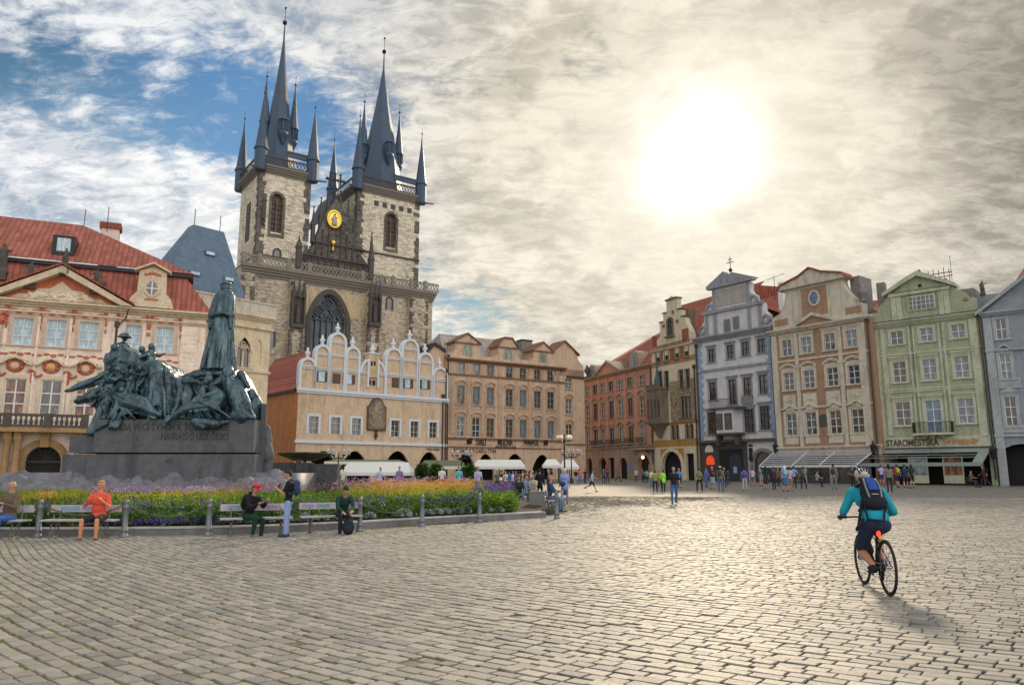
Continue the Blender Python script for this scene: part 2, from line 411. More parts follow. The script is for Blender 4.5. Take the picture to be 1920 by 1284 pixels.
WC = {}
def window(par, s, z, w, h, y=0.0, trim=WHITE, tw=.14, frame=WHITE, pane=GL_MID, nx=2, nz=3, hood=None, sill=True, deep=.16, hm=None, fb=.05, trans=None, shape=None):
    """a window as wall part: its surround, then frame and pane as sub-parts. s, z is the middle of its foot"""
    key = (round(w, 1), round(h, 1), trim.name, tw, frame.name, pane.name, nx, nz, hood, sill, deep, fb, trans, shape)
    if key not in WC:
        t = MB(); o = .05
        if tw:
            if shape:
                rr = w/2
                t.box(-w/2-tw, -w/2, -o, .02, 0, h-rr); t.box(w/2, w/2+tw, -o, .02, 0, h-rr)
                t.band(arc(0, h-rr, rr+tw, 0, 180, 8), arc(0, h-rr, rr, 0, 180, 8), -o, .02)
            else:
                t.box(-w/2-tw, -w/2, -o, .02, 0, h); t.box(w/2, w/2+tw, -o, .02, 0, h); t.box(-w/2-tw, w/2+tw, -o, .02, h, h+tw)
        if sill: t.box(-w/2-tw-.08, w/2+tw+.08, -.16, .02, -.12, 0)
        hw = w/2+tw+.12; hz = h+tw+.22
        if hood == 'flat': t.box(-hw, hw, -.24, .02, hz, hz+.13); t.box(-hw+.08, hw-.08, -.12, .02, hz-.22, hz)
        if hood == 'arch':
            rr = hw*1.15; a = math.degrees(math.asin(hw/rr)); t.band(arc(0, hz-rr*.55, rr, 90-a, 90+a, 8), arc(0, hz-rr*.55, rr-.16, 90-a, 90+a, 8), -.22, .02); t.box(-hw+.1, hw-.1, -.08, .02, h+tw, hz-.02)
        if hood == 'tri': t.prism([(-hw, hz), (hw, hz), (0, hz+.5)], -.2, .02); t.box(-hw+.08, hw-.08, -.1, .02, hz-.22, hz)
        if hood == 'swan':
            t.band([(-hw, hz), (-hw*.55, hz+.12), (-hw*.3, hz+.38), (0, hz+.48), (hw*.3, hz+.38), (hw*.55, hz+.12), (hw, hz)],
                   [(-hw, hz-.12), (-hw*.5, hz-.02), (-hw*.25, hz+.22), (0, hz+.32), (hw*.25, hz+.22), (hw*.5, hz-.02), (hw, hz-.12)], -.26, .02)
            t.box(-hw*.5, hw*.5, -.08, .02, h+tw, hz+.05)
        f = MB(); y0, y1 = deep-.05, deep+.02
        f.box(-w/2, -w/2+fb*1.3, y0, y1, 0, h); f.box(w/2-fb*1.3, w/2, y0, y1, 0, h)
        f.box(-w/2+fb*1.3, w/2-fb*1.3, y0, y1, h-fb*1.3, h); f.box(-w/2+fb*1.3, w/2-fb*1.3, y0, y1, 0, fb*1.3)
        for i in range(1, nx): x = -w/2+w*i/nx; f.box(x-fb*.7, x+fb*.7, y0+.004, y1, fb*1.3, h-fb*1.3)
        zs = [trans*h] if trans else [h*i/nz for i in range(1, nz)]
        if trans and nz > 2: zs += [trans*h*.5]
        for q in zs: f.box(-w/2+fb*1.3, w/2-fb*1.3, y0+.008, y1, q-fb*.6, q+fb*.6)
        p = MB().box(-w/2, w/2, deep+.02, deep+.05, 0, h)
        if not t.v: WC[key] = (None, f.mesh('frame', frame), p.mesh('pane', pane))
        else: WC[key] = (t.mesh('window', trim), f.mesh('frame', frame), p.mesh('pane', pane))
    a, b, c = WC[key]
    if a is None: o = link('window', b, par, (s, y, z)); link('pane', c, o)
    else:
        o = link('window', a, par, (s, y, z)); link('frame', b, o); link('pane', c, o)
    return o
def hole(s, z, w, h, shape=None): return (s-w/2, s+w/2, z, z+h, shape)
class Bldg:
    """collects the windows of one front, cuts them from its wall and sets them in"""
    def __init__(s, F, root): s.rr = random.Random(int(abs(F.A.x)*10)); s.F = F; s.root = root; s.h = []; s.w = []
    def win(s, px, py, w, h, **k):           # px, py: middle of the opening
        a, z = s.F.P(px, py); s.add(a, z-h/2, w, h, **k)
    def row(s, pts, w, h, **k):              # evenly levelled row: heights from the mean
        q = [s.F.P(*p) for p in pts]; z = sum(v[1] for v in q)/len(q)
        for a, _ in q: s.add(a, z-h/2, w, h, **k)
        return z
    def add(s, a, z, w, h, **k):
        q = s.rr.random(); k.setdefault('pane', GL_MID)
        if k['pane'] in (GL_MID, GL_DARK, GL_WARM) and q < .35: k['pane'] = (GL_DARK, GL_WARM, GL_MID)[int(q*8.6) % 3]
        s.h.append(hole(a, z, w, h, k.get('shape'))); s.w.append((a, z, w, h, k))
    def wall(s, mat, s0, s1, z0, z1, depth=9.0, extra=(), side=None):
        mb = MB(); pierced(mb, s0, s1, z0, z1, s.h+list(extra), .4)
        mb.add([(s0, 0, z0), (s0, 0, z1), (s0, depth, z1), (s0, depth, z0)], [(0, 1, 2, 3)])
        mb.add([(s1, 0, z0), (s1, 0, z1), (s1, depth, z1), (s1, depth, z0)], [(3, 2, 1, 0)])
        mb.add([(s0, depth, z0), (s0, depth, z1), (s1, depth, z1), (s1, depth, z0)], [(0, 1, 2, 3)])
        mb.add([(s0, 0, z1), (s1, 0, z1), (s1, depth, z1), (s0, depth, z1)], [(0, 1, 2, 3)])
        o = mb.build('wall', mat, s.root, fix=False)
        for a, z, w, h, k in s.w:
            k = dict(k); window(s.root, a, z, w, h, **k)
        return o
def cornice(mb, s0, s1, z, h=.4, out=.4, steps=3):
    for i in range(steps): mb.box(s0-out*(i+1)/steps*.5, s1+out*(i+1)/steps*.5, -out*(i+1)/steps, .0, z+h*i/steps+(.0 if i == 0 else .003), z+h*(i+1)/steps)
    return mb
def drain(par, s, z0, z1, y=-.18):
    mb = MB().tube((s, y, z0), (s, y, z1), .09, n=6); mb.box(s-.18, s+.18, y-.14, y+.1, z1-.05, z1+.4); return mb.build('drain_pipe', COPPER, par)
def shutters(mb, a, z, w, h):
    for sg in (-1, 1): mb.box(a+sg*(w/2+.02)+(0 if sg > 0 else -w*.55), a+sg*(w/2+.02)+(w*.55 if sg > 0 else 0), -.07, 0, z, z+h)
def urn(par, s, y, z, sc=1.0, mat=None, name='urn'):
    mb = MB().lathe((s, y, z), [(.22*sc, 0), (.22*sc, .12*sc), (.09*sc, .25*sc), (.10*sc, .34*sc), (.32*sc, .62*sc), (.34*sc, .85*sc), (.18*sc, 1.02*sc), (.2*sc, 1.1*sc), (.05*sc, 1.35*sc)], 10)
    return mb.build(name, mat or GREYSTONE, par, smooth=True)
def statue_lump(par, s, y, z, h, wide=1.0, seed=0):
    """weathered roof figure: legs, robed body, arms, head"""
    r = random.Random(seed); m = MB(); k = h/2.0
    m.cap((s-.1*k, y, z), (s-.12*k, y, z+.9*k), .17*k, .2*k); m.cap((s+.15*k, y, z), (s+.08*k, y, z+.9*k), .2*k, .22*k)
    m.cap((s, y, z+.8*k), (s+r.uniform(-.1, .1)*k, y, z+1.45*k), .27*k, .24*k)
    sh = (s+.02*k, y, z+1.5*k); m.ell((s+.05*k, y-.03, z+1.78*k), (.13*k, .14*k, .17*k))
    for sg in (-1, 1):
        e = (s+sg*(.42+r.uniform(0, .2)*wide)*k, y-.1*k, z+(1.2+r.uniform(-.2, .4))*k); m.cap((s+sg*.2*k, y, z+1.46*k), e, .09*k, .08*k)
        m.cap(e, (s+sg*(.3+r.uniform(0, .5)*wide)*k, y-.25*k, z+(.9+r.uniform(-.1, .9))*k), .08*k, .06*k)
    m.box(s-.4*k*wide, s+.4*k*wide, y-.25*k, y+.25*k, z-.15*k, z+.12*k)
    if wide > 1.2: m.ell((s+.5*k, y, z+.35*k), (.5*k, .3*k, .33*k)); m.cap((s-.7*k, y, z+.1*k), (s-.2*k, y, z+.6*k), .15*k, .2*k)
    return link('statue', remesh(m, .07*k, SOOT, 2, 'statue'), par)

# ------------------------------------------------------------ ground
def ground():
    m, t, b = newmat('worn_setts_far'); o = ocoord(t)
    rot = t.node('ShaderNodeMapping'); t.put(rot.inputs[0], o); rot.inputs['Rotation'].default_value = (0, 0, R(40))
    br = t.node('ShaderNodeTexBrick'); t.put(br.inputs['Vector'], t.vm('ADD', rot.outputs[0], t.vm('SCALE', t.noise(o, .4, 2, .5, out=1), scale=.25)))
    br.inputs['Scale'].default_value = 1; br.inputs['Brick Width'].default_value = .225; br.inputs['Row Height'].default_value = .165; br.inputs['Mortar Size'].default_value = .012
    t.put(br.inputs['Color1'], (.26, .235, .195)); t.put(br.inputs['Color2'], (.17, .155, .13)); t.put(br.inputs['Mortar'], (.05, .045, .035))
    n = t.noise(o, .5, 8, .7); c = t.mix(t.m('MULTIPLY', t.ss(n, .4, .7), .4), br.outputs[0], (.13, .125, .12))
    t.put(b.inputs['Base Color'], c); b.inputs['Roughness'].default_value = .62
    bump(t, b, t.m('ADD', t.m('MULTIPLY', br.outputs[1], -1.2), t.noise(o, 9, 3, .6)), .8, .03)
    mb = MB(); ys_ = (-60, 25, 140, 900); mb.add([(x, y, gz(y)-.03) for y in ys_ for x in (-700, 700)], [(i*2, i*2+1, i*2+3, i*2+2) for i in range(3)])
    tag(mb.build('ground', m), kind='structure')
    # the nearer setts as real stones with open joints
    th = R(-40); e1 = np.array([math.cos(th), math.sin(th)]); e2 = np.array([-math.sin(th), math.cos(th)])
    pitch = .165; cx = []; pts = []
    for j in range(-360, 480):
        i0 = -60.0; v = j*pitch; n_ = 540; L = rng.uniform(.17, .285, n_); s = i0+np.cumsum(L); s0 = s-L; mid = (s+s0)/2
        c = np.outer(mid, e1)+v*e2; pts.append(np.column_stack([c, L, np.full(n_, rng.uniform(.94, 1.04))]))
    P = np.concatenate(pts); x, y = P[:, 0], P[:, 1]
    keep = (y > 1.5) & (y < 46) & (np.abs(x) < y*.78+5)
    inbed = (y > 21.5) & (x < 1.0) & (y > 21.5+np.maximum(0, x+5)*1.2)
    P = P[keep & ~inbed]; n = len(P); x, y, L = P[:, 0], P[:, 1], P[:, 2]
    gap = rng.uniform(.014, .034, n); hl = L/2-gap*.38; hw = (pitch*P[:, 3])/2-gap*.62; hw = np.minimum(hw, pitch/2-.005)
    wob = np.stack([.05*np.sin(x*.45+y*.21)+.03*np.sin(y*1.1+2), .05*np.cos(y*.38-x*.25)+.03*np.sin(x*.9)], 1)
    base = P[:, :2]+wob; hz = rng.normal(0, .0035, n)+.005*np.sin(x*.7+1.3)*np.sin(y*.55)+.009*np.maximum(y-25, 0)
    ang = rng.normal(0, .018, n); tx = rng.normal(0, .012, n); ty = rng.normal(0, .012, n)
    ring = [(1.0, -.035, 0), (.99, -.005, 1), (.93, .0, 1)]; V = np.zeros((n, 12, 3)); k = 0
    jit = rng.normal(0, .0045, (n, 4, 2))
    for rr, z, _ in ring:
        for q, (a, b_) in enumerate(((-1, -1), (1, -1), (1, 1), (-1, 1))):
            inset = (1-rr)*.07; u = a*(hl-inset)+jit[:, q, 0]; v = b_*(hw-inset)+jit[:, q, 1]
            ca, sa = np.cos(ang+th), np.sin(ang+th); V[:, k, 0] = base[:, 0]+u*ca-v*sa; V[:, k, 1] = base[:, 1]+u*sa+v*ca
            V[:, k, 2] = hz+z+(u*tx+v*ty)*_ ; k += 1
    w_ = V[:, :, 0]*e1[0]+V[:, :, 1]*e1[1]+7; cw = np.clip(w_, -11, 11); V[:, :, :2] += (.0112*(cw**2+2*cw*(w_-cw)))[:, :, None]*e2
    F = [(0, 1, 5, 4), (1, 2, 6, 5), (2, 3, 7, 6), (3, 0, 4, 7), (4, 5, 9, 8), (5, 6, 10, 9), (6, 7, 11, 10), (7, 4, 8, 11), (8, 9, 10, 11)]
    Fa = (np.array(F)[None]+(np.arange(n)*12)[:, None, None]).reshape(-1, 4)
    me = bpy.data.meshes.new('cobblestones'); me.vertices.add(n*12); me.vertices.foreach_set('co', V.reshape(-1).astype(np.float32))
    me.loops.add(len(Fa)*4); me.loops.foreach_set('vertex_index', Fa.reshape(-1).astype(np.int32)); me.polygons.add(len(Fa))
    me.polygons.foreach_set('loop_start', (np.arange(len(Fa))*4).astype(np.int32)); me.update(calc_edges=True)
    at = me.attributes.new('rnd', 'FLOAT', 'FACE'); at.data.foreach_set('value', np.repeat(rng.random(n), 9).astype(np.float32))
    sm = np.ones(len(Fa), bool); sm[8::9] = False; me.polygons.foreach_set('use_smooth', sm)
    m, t, b = newmat('worn_setts'); o = ocoord(t); a = t.node('ShaderNodeAttribute'); a.attribute_name = 'rnd'; r = a.outputs['Fac']
    c = t.mix(r, (.175, .168, .152), (.345, .315, .265)); c = t.mix(t.m('MULTIPLY', t.ss(t.m('FRACT', t.m('MULTIPLY', r, 7.3)), .6, 1.0), .5), c, (.31, .25, .20))
    fn = t.noise(o, 28, 5, .7); c = t.mix(t.m('MULTIPLY', t.ss(fn, .48, .75), .45), c, (.10, .095, .09))
    c = t.mix(t.m('MULTIPLY', t.ss(t.noise(o, .35, 6, .65), .50, .72), .35), c, (.14, .13, .12))
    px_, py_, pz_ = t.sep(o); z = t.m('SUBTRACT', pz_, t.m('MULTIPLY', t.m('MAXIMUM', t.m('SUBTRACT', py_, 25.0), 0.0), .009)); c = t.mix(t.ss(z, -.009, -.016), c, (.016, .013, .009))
    t.put(b.inputs['Base Color'], c); t.put(b.inputs['Roughness'], t.m('ADD', t.m('MULTIPLY', fn, .3), .47)); b.inputs['Specular IOR Level'].default_value = .5
    bump(t, b, t.m('ADD', t.noise(o, 16, 6, .65), t.m('MULTIPLY', t.noise(o, 60, 3, .6), .4)), .45, .012)
    me.materials.append(m); o = link('paving', me); tag(o, kind='structure')
    # moss and dirt in the joints
    m, t, b = newmat('joint_moss'); o = ocoord(t); n = t.noise(o, .5, 5, .6); f = t.noise(o, 7, 5, .6)
    x_, y_, _ = t.sep(o)
    lf = t.ss(t.m('ADD', x_, t.m('MULTIPLY', y_, .15)), 2.5, -2.5)
    k_ = t.m('MULTIPLY', t.ss(t.m('ADD', t.m('MULTIPLY', f, .6), t.m('MULTIPLY', n, .4)), .37, .47), lf)
    c = t.mix(k_, (.014, .012, .009), t.mix(t.ss(t.noise(o, 3, 3, .5), .45, .65), (.20, .22, .03), (.36, .22, .06)))
    t.put(b.inputs['Base Color'], c); b.inputs['Roughness'].default_value = .95; bump(t, b, t.noise(o, 40, 4, .7), .8, .02)
    mb = MB(); mb.add([(x, y, gz(y)-.014) for y in (.5, 25, 46.5) for x in (-38, 38)], [(0, 1, 3, 2), (2, 3, 5, 4)])
    tag(mb.build('ground_joints', m), kind='structure')
    # pale flagstone walk in front of the far houses
    mb = MB(); 
    return None
ground()
# ------------------------------------------------------------ palace at the left
def palace():
    F = Facade(atz(0, 565, 15)[:2], atz(385, 594, 15)[:2]); rt = F.root('palace', 'pink and cream rococo palace with red mansard roof and painted pediment at the left edge', 'palace')
    P, S, Z = F.P, F.S, F.Z
    BODY = plaster('palace_plaster', (.84, .69, .58), (.3, .2, .14), .15); PINK = plaster('palace_pink_stucco', (.62, .46, .37), (.3, .15, .1), .2)
    ROCAILLE = plaster('rocaille_stucco', (.56, .17, .10), (.3, .1, .06), .3); TRIM = plaster('palace_cream_trim', (.68, .55, .40), (.3, .2, .1), .3)
    OCHRE = plaster('palace_ochre_stone', (.40, .25, .12), (.08, .05, .03), .6)
    sR = F.len+.1; sL = -8.0; z_e = 15.0; b = Bldg(F, rt)
    st = dict(trim=PINK, tw=.32, frame=WHITE, pane=GL_SKY, nx=2, nz=3, hm=None, fb=.045)
    top = [(-22, 614), (43, 619), (105, 625), (166, 632), (246, 637), (308, 643)]; w = S(62, 620)-S(24, 620); zt = Z(105, 600); zb = Z(105, 650)
    for px, py in top: b.add(S(px, py), zb, w, zt-zb, **st)
    z2t, z2b = Z(95, 712), Z(95, 779)
    for i, px in enumerate((-42, 27, 95, 160, 240, 302)): b.add(S(px, 745), z2b, w*1.08, z2t-z2b, **dict(st, sill=False, trim=TRIM, pane=GL_RED if i != 2 else GL_WARM, nz=3, trans=.62, fb=.07))
    ca = S(82, 860); rw = S(115, 860)-S(47, 860); zc = Z(82, 836)
    ex = [(ca-rw/2, ca+rw/2, 0, zc, 'round')]
    b.wall(BODY, sL, sR, 0, z_e, 12, ex)
    # gate
    g = MB().box(ca-rw/2, ca+rw/2, .30, .36, 0, zc); gt = g.build('gate', DARKIN, rt)
    f = MB(); f.band(arc(ca, zc-rw/2, rw/2, 0, 180, 14), arc(ca, zc-rw/2, rw/2-.12, 0, 180, 14), .18, .29)
    for k in range(1, 8): a = R(180*k/8); f.tube((ca, .24, zc-rw/2), (ca+math.cos(a)*rw/2, .24, zc-rw/2+math.sin(a)*rw/2), .04, n=4)
    f.box(ca-rw/2, ca+rw/2, .18, .29, zc-rw/2-.1, zc-rw/2+.1); f.build('fanlight', IRON, gt)
    # ochre ground storey: archivolt, pillars, columns, ledge and balcony
    zl, zr = Z(80, 803), Z(80, 778)
    m = MB(); m.band(arc(ca, zc-rw/2, rw/2+.55, 0, 180, 16), arc(ca, zc-rw/2, rw/2, 0, 180, 16), -.25, 0)
    m.box(ca-rw/2-.55, ca-rw/2, -.25, 0, 0, zc-rw/2); m.box(ca+rw/2, ca+rw/2+.55, -.25, 0, 0, zc-rw/2); m.box(ca-.3, ca+.3, -.5, 0, zc-.1, zl-.35)
    m.box(sL, S(206, 800), -1.5, -.002, zl-.35, zl)
    for px in (-8, 17, 36, 150, 170): m.box(S(px, 840)-.25, S(px, 840)+.25, -1.1, -.6, zl-.75, zl-.352)
    m.build('portal_trim', OCHRE, rt)
    m = MB()
    for px in (-8, 17, 36, 150, 170): m.lathe((S(px, 840), -.85, 0), [(.34, 0), (.34, .5), (.27, .6), (.25, zl-1.1), (.34, zl-.9), (.36, zl-.75)], 12)
    m.build('portal_columns', OCHRE, rt, smooth=True)
    m = MB(); a0, a1 = sL, S(165, 790); m.box(a0, a1, -1.5, -1.25, zr-.2, zr); m.box(a0, a1, -1.5, -1.25, zl+.002, zl+.2)
    k = a0
    while k < a1:
        m.lathe((k, -1.375, zl+.2), [(.09, 0), (.13, .25*(zr-zl)), (.05, .5*(zr-zl)), (.09, zr-zl-.4)], 6); k += .34
    for px in (-30, 20, 95, 163): m.box(S(px, 790)-.25, S(px, 790)+.25, -1.56, -1.2, zl+.004, zr+.04)
    m.build('balcony', SOOT, rt)
    # pilasters
    m = MB()
    for px0, px1, py in ((-12, 3, 600), (72, 77, 600), (132, 137, 600), (214, 238, 600), (268, 274, 610), (341, 372, 620)):
        m.box(S(px0, py), S(px1, py), -.14, 0, Z(100, 800), z_e-1.0)
    for px0, px1, py in ((-12, 3, 600), (214, 238, 600), (341, 372, 620)):
        for q in range(12):
            zz = Z(100, 800)+.5+q*.75; 
            if zz < z_e-1.6: m.box(S(px0, py)-.02, S(px1, py)+.02, -.17, -.14, zz, zz+.62)
    m.build('pilasters', BODY, rt)
    # rocaille ornament round every window (modelled scrolls)
    m = MB(); r = random.Random(3)
    def scroll(cx, cz, rr, a0, tw, y=-.1, th=.09):
        rr *= 1.3
        pts = [(cx+rr*(1-i/14)*math.cos(a0+tw*i/5), y, cz+rr*(1-i/14)*math.sin(a0+tw*i/5)) for i in range(12)]
        for p, q in zip(pts, pts[1:]): m.tube(p, q, th, th, 5)
    for px, py in top:
        a = S(px, py); zh = zt+.42
        for sg in (-1, 1):
            scroll(a+sg*.55, zh+.22, .38, 0 if sg < 0 else math.pi, sg*1.0); scroll(a+sg*1.0, zh+.02, .32, math.pi/2, -sg*1.0); m.ell((a+sg*.8, -.08, zh+.2), (.3, .08, .14))
            m.ell((a+sg*1.18, -.06, zh-.4), (.09, .06, .34)); m.ell((a+sg*1.18, -.06, zh-1.1), (.06, .05, .22))
        for q in range(5): m.ell((a+(q-2)*.5, -.04, zb-.75+(.1 if q % 2 else 0)), (.24, .05, .09+.05*(q == 2)))
    m2 = MB()
    for i, px in enumerate((-42, 27, 95, 160, 240)):
        a = S(px, 700); zh = z2t+.35
        m.ell((a, -.06, zh+.62), (.62, .12, .5)); 
        for sg in (-1, 1):
            scroll(a+sg*.62, zh+.55, .4, math.pi/2, sg*1.1, -.16); scroll(a+sg*1.0, zh+.1, .32, 0, sg*1.1, -.14); scroll(a+sg*.4, zh+1.05, .3, 0, -sg*1.1, -.16); m.ell((a+sg*1.25, -.06, zh-.25), (.12, .07, .5))
        m2.ell((a, -.18, zh+.65), (.34, .1, .3))
    for px, py in ((-5, 598),): 
        a, z = P(px, py); m.ell((a, -.16, z), (.55, .1, .55)); [scroll(a+sg*.35, z+dz, .3, 0, sg, -.24) for sg in (-1, 1) for dz in (-.3, .3)]
    m.build('rocaille_ornament', ROCAILLE, rt, smooth=True); m2.build('cartouches', plaster('cartouche_stucco', (.72, .50, .36)), rt, smooth=True)
    MB().ell((S(95, 700), -.26, z2t+1.0), (.2, .05, .2)).build('gilded_crest', plain('dull_gilding', (.62, .40, .08), .6, .3), rt, smooth=True)
    # hoods over the tall windows, string course, cornice
    m = MB()
    for px in (-42, 27, 95, 160, 240):
        a = S(px, 700); z = z2t+1.45; o = [(-1.15, -.25), (-.8, -.15), (-.45, .15), (0, .3), (.45, .15), (.8, -.15), (1.15, -.25)]
        m.band([(a+x, z+q) for x, q in o], [(a+x, z+q-.16) for x, q in o], -.4, 0)
    cornice(m, sL, sR, z_e-.9, .3, .25, 2); cornice(m, sL, sR+.1, z_e-.25, .5, .7, 3)
    # pediment frame
    ax, az = P(120, 503); bx = S(237, 580); lx = ax-(bx-ax); zb_ = z_e+.26
    for q0, q1 in (((lx-.5, zb_), (ax, az)), ((ax, az), (bx+.5, zb_))):
        m.prism([(q0[0], q0[1]), (q1[0], q1[1]), (q1[0], q1[1]-.55), (q0[0]+(.9 if q0[0] < ax-.1 else 0), q0[1]-(.0 if q0[0] < ax-.1 else .55)), ] if q0[0] < ax-.1 else [(q0[0], q0[1]), (q1[0], q1[1]), (q1[0]-.9, q1[1]), (q0[0], q0[1]-.55)], -.9, 0)
    m.build('cornice', TRIM, rt)
    MB().prism([(lx+.6, zb_), (bx-.6, zb_), (ax, az-.5)], -.12, .2).build('pediment', ROCAILLE, rt)
    m = MB(); hh = az-.5-zb_
    q = [(-.72, .06), (-.6, .2), (-.42, .22), (-.33, .42), (-.16, .45), (0, .72), (.16, .45), (.33, .42), (.42, .22), (.6, .2), (.72, .06)]; m.prism([(ax+x*(bx-ax), zb_+z*hh) for x, z in q], -.18, -.125)
    m.build('pediment_field', TRIM, rt)
    m = MB()
    for i in range(26):
        x = r.uniform(-.45, .45); m.ell((ax+x*(bx-ax), -.2, zb_+r.uniform(.1, .42-abs(x)*.5)*hh), (r.uniform(.2, .5), .1, r.uniform(.08, .2)), Matrix.Rotation(r.uniform(-.8, .8), 3, 'Y'))
    m.build('relief', plaster('relief_stucco', (.75, .66, .52)), rt, smooth=True)
    m = MB(); 
    for q0, q1 in (((lx-.6, zb_+.12), (ax, az+.12)), ((ax, az+.12), (bx+.6, zb_+.12))):
        m.prism([(q0[0], q0[1]), (q1[0], q1[1]), (q1[0], q1[1]+.16), (q0[0], q0[1]+.16)], -1.0, 1.6)
    m.build('pediment_tiles', REDTILE2, rt)
    # mansard roof: steep lower slope, upper slope hipped at the right
    def W3(px, py, d): a, z = P(px, py, d); return (a, -d, z)
    zbk = Z(245, 507, -1.6); e = z_e+.3; s2 = S(346, 528, -1.6)
    lo = MB().add([(sL, .2, e), (sR+.5, .2, e), (s2, 1.6, zbk), (sL, 1.6, zbk)], [(0, 1, 2, 3)])
    lo.add([(sR+.5, .2, e), (sR+.5, 12.7, e), (s2, 10.4, zbk), (s2, 1.6, zbk)], [(0, 1, 2, 3)]); lo.build('mansard_roof', REDTILE, rt)
    rz_ = Z(0, 405, -7); rs = S(155, 430, -7)
    up = MB().add([(sL, 1.1, zbk+.1), (s2+.7, 1.1, zbk+.1), (rs, 7, rz_), (sL, 7, rz_)], [(0, 1, 2, 3)]).add([(s2+.7, 1.1, zbk+.1), (s2+.7, 12.9, zbk+.1), (rs, 7, rz_)], [(0, 1, 2)])
    up.build('upper_roof', REDTILE, rt)
    MB().box(sL, s2+.6, 1.2, 1.7, zbk-.25, zbk+.06).build('roof_eaves', IRON, rt)
    # chimney
    a, z = P(208, 432, -9); ch = MB().box(a-.75, a+.75, 8.4, 9.6, z-4.5, z).build('chimney', BODY, rt); MB().box(a-.9, a+.9, 8.2, 9.8, z, z+.55).build('chimney_cap', REDTILE2, ch)
    # skylight dormer
    a, z = P(122, 463, -2.6); sd = MB().box(a-.85, a+.85, 1.9, 4.2, z-.9, z+.8).build('roof_dormer', IRON, rt); MB().box(a-.5, a+.5, 1.84, 1.9, z-.6, z+.55).build('pane', GL_SKY, sd)
    MB().box(a-.04, a+.04, 1.8, 1.84, z-.6, z+.55).build('frame', WHITE, sd)
    # big dormer with oval window
    c, zz = P(285, 541, .35); z0 = Z(285, 576, .35); z1 = Z(285, 509, .35); hw = S(315, 541, .35)-c
    o = [(-hw*1.45, z0), (hw*1.45, z0), (hw*1.25, z0+(z1-z0)*.25), (hw*.92, z0+(z1-z0)*.4), (hw*.85, z1), (0, z1+.35), (-hw*.85, z1), (-hw*.92, z0+(z1-z0)*.4), (-hw*1.25, z0+(z1-z0)*.25)]
    dm = MB().prism([(c+x, z) for x, z in o], -.35, 2.2).build('dormer', TRIM, rt)
    m = MB(); o = [(-hw*1.15, z1-.1), (-hw*.8, z1+.12), (0, z1+.62), (hw*.8, z1+.12), (hw*1.15, z1-.1)]; m.band([(c+x, z+.16) for x, z in o], [(c+x, z) for x, z in o], -.7, .3)
    m.band(arc(c, zz, .62, 0, 360, 20, .78), arc(c, zz, .46, 0, 360, 20, .62), -.42, -.34); m.build('dormer_moulding', TRIM, dm)
    MB().ell((c, -.32, zz), (.47, .06, .63)).build('oval_pane', GL_DARK, dm); m = MB().box(c-.045, c+.045, -.42, -.36, zz-.6, zz+.6); m.box(c-.45, c+.45, -.425, -.362, zz-.045, zz+.045); m.build('oval_frame', WHITE, dm)
    m = MB(); [m.ell((c+q*.25, -.38, z1-.25+.08*math.cos(q)), (.16, .07, .12)) for q in (-2, -1, 0, 1, 2)]; [m.ell((c+q*.2, -.38, zz-.95), (.14, .06, .08)) for q in (-2, -1, 0, 1, 2)]; m.build('dormer_ornament', ROCAILLE, dm, smooth=True)
    drain(rt, S(217, 640), 1.5, z_e-1.4)
    m = MB().path([(S(217, 616), -.12, Z(217, 616)), (S(238, 597), -.5, Z(238, 597)), (S(242, 583), -.8, Z(242, 583))], .05); m.build('drain_pipe', COPPER, rt)
    # figures on the parapet
    for i, (px, py, h, w_, d) in enumerate(((3, 500, 2.4, 1.0, .2), (57, 523, 1.6, 1.7, .2), (121, 497, 1.6, .9, .6), (180, 534, 1.5, 1.7, .2))):
        a, z = P(px, py, d); so_ = statue_lump(None, 0, 0, 0, h, w_, i); v = F.W(a, d, z-.1 if i else z-.4); so_.location = v; so_.rotation_euler.z = F.rz
        tag(so_, ('blackened stone figure cut by the left edge above the pink palace cornice', 'blackened seated stone group on the left slope of the palace pediment', 'blackened standing stone figure on the peak of the palace pediment', 'blackened seated stone group on the right slope of the palace pediment')[i], 'statue', 'stone figures on the palace parapet')
        pd = MB(); pd.box(-.4, .4, -.3, .3, -.7, .0); pd.build('pedestal', SOOT, so_)
    for px, py in ((157, 430), (201, 425)):
        a, z = P(px, py, -7); MB().tube((a, 7, z-.5), (a, 7, z+1.9), .035, n=5).build('lightning_rod', IRON, rt)
palace()

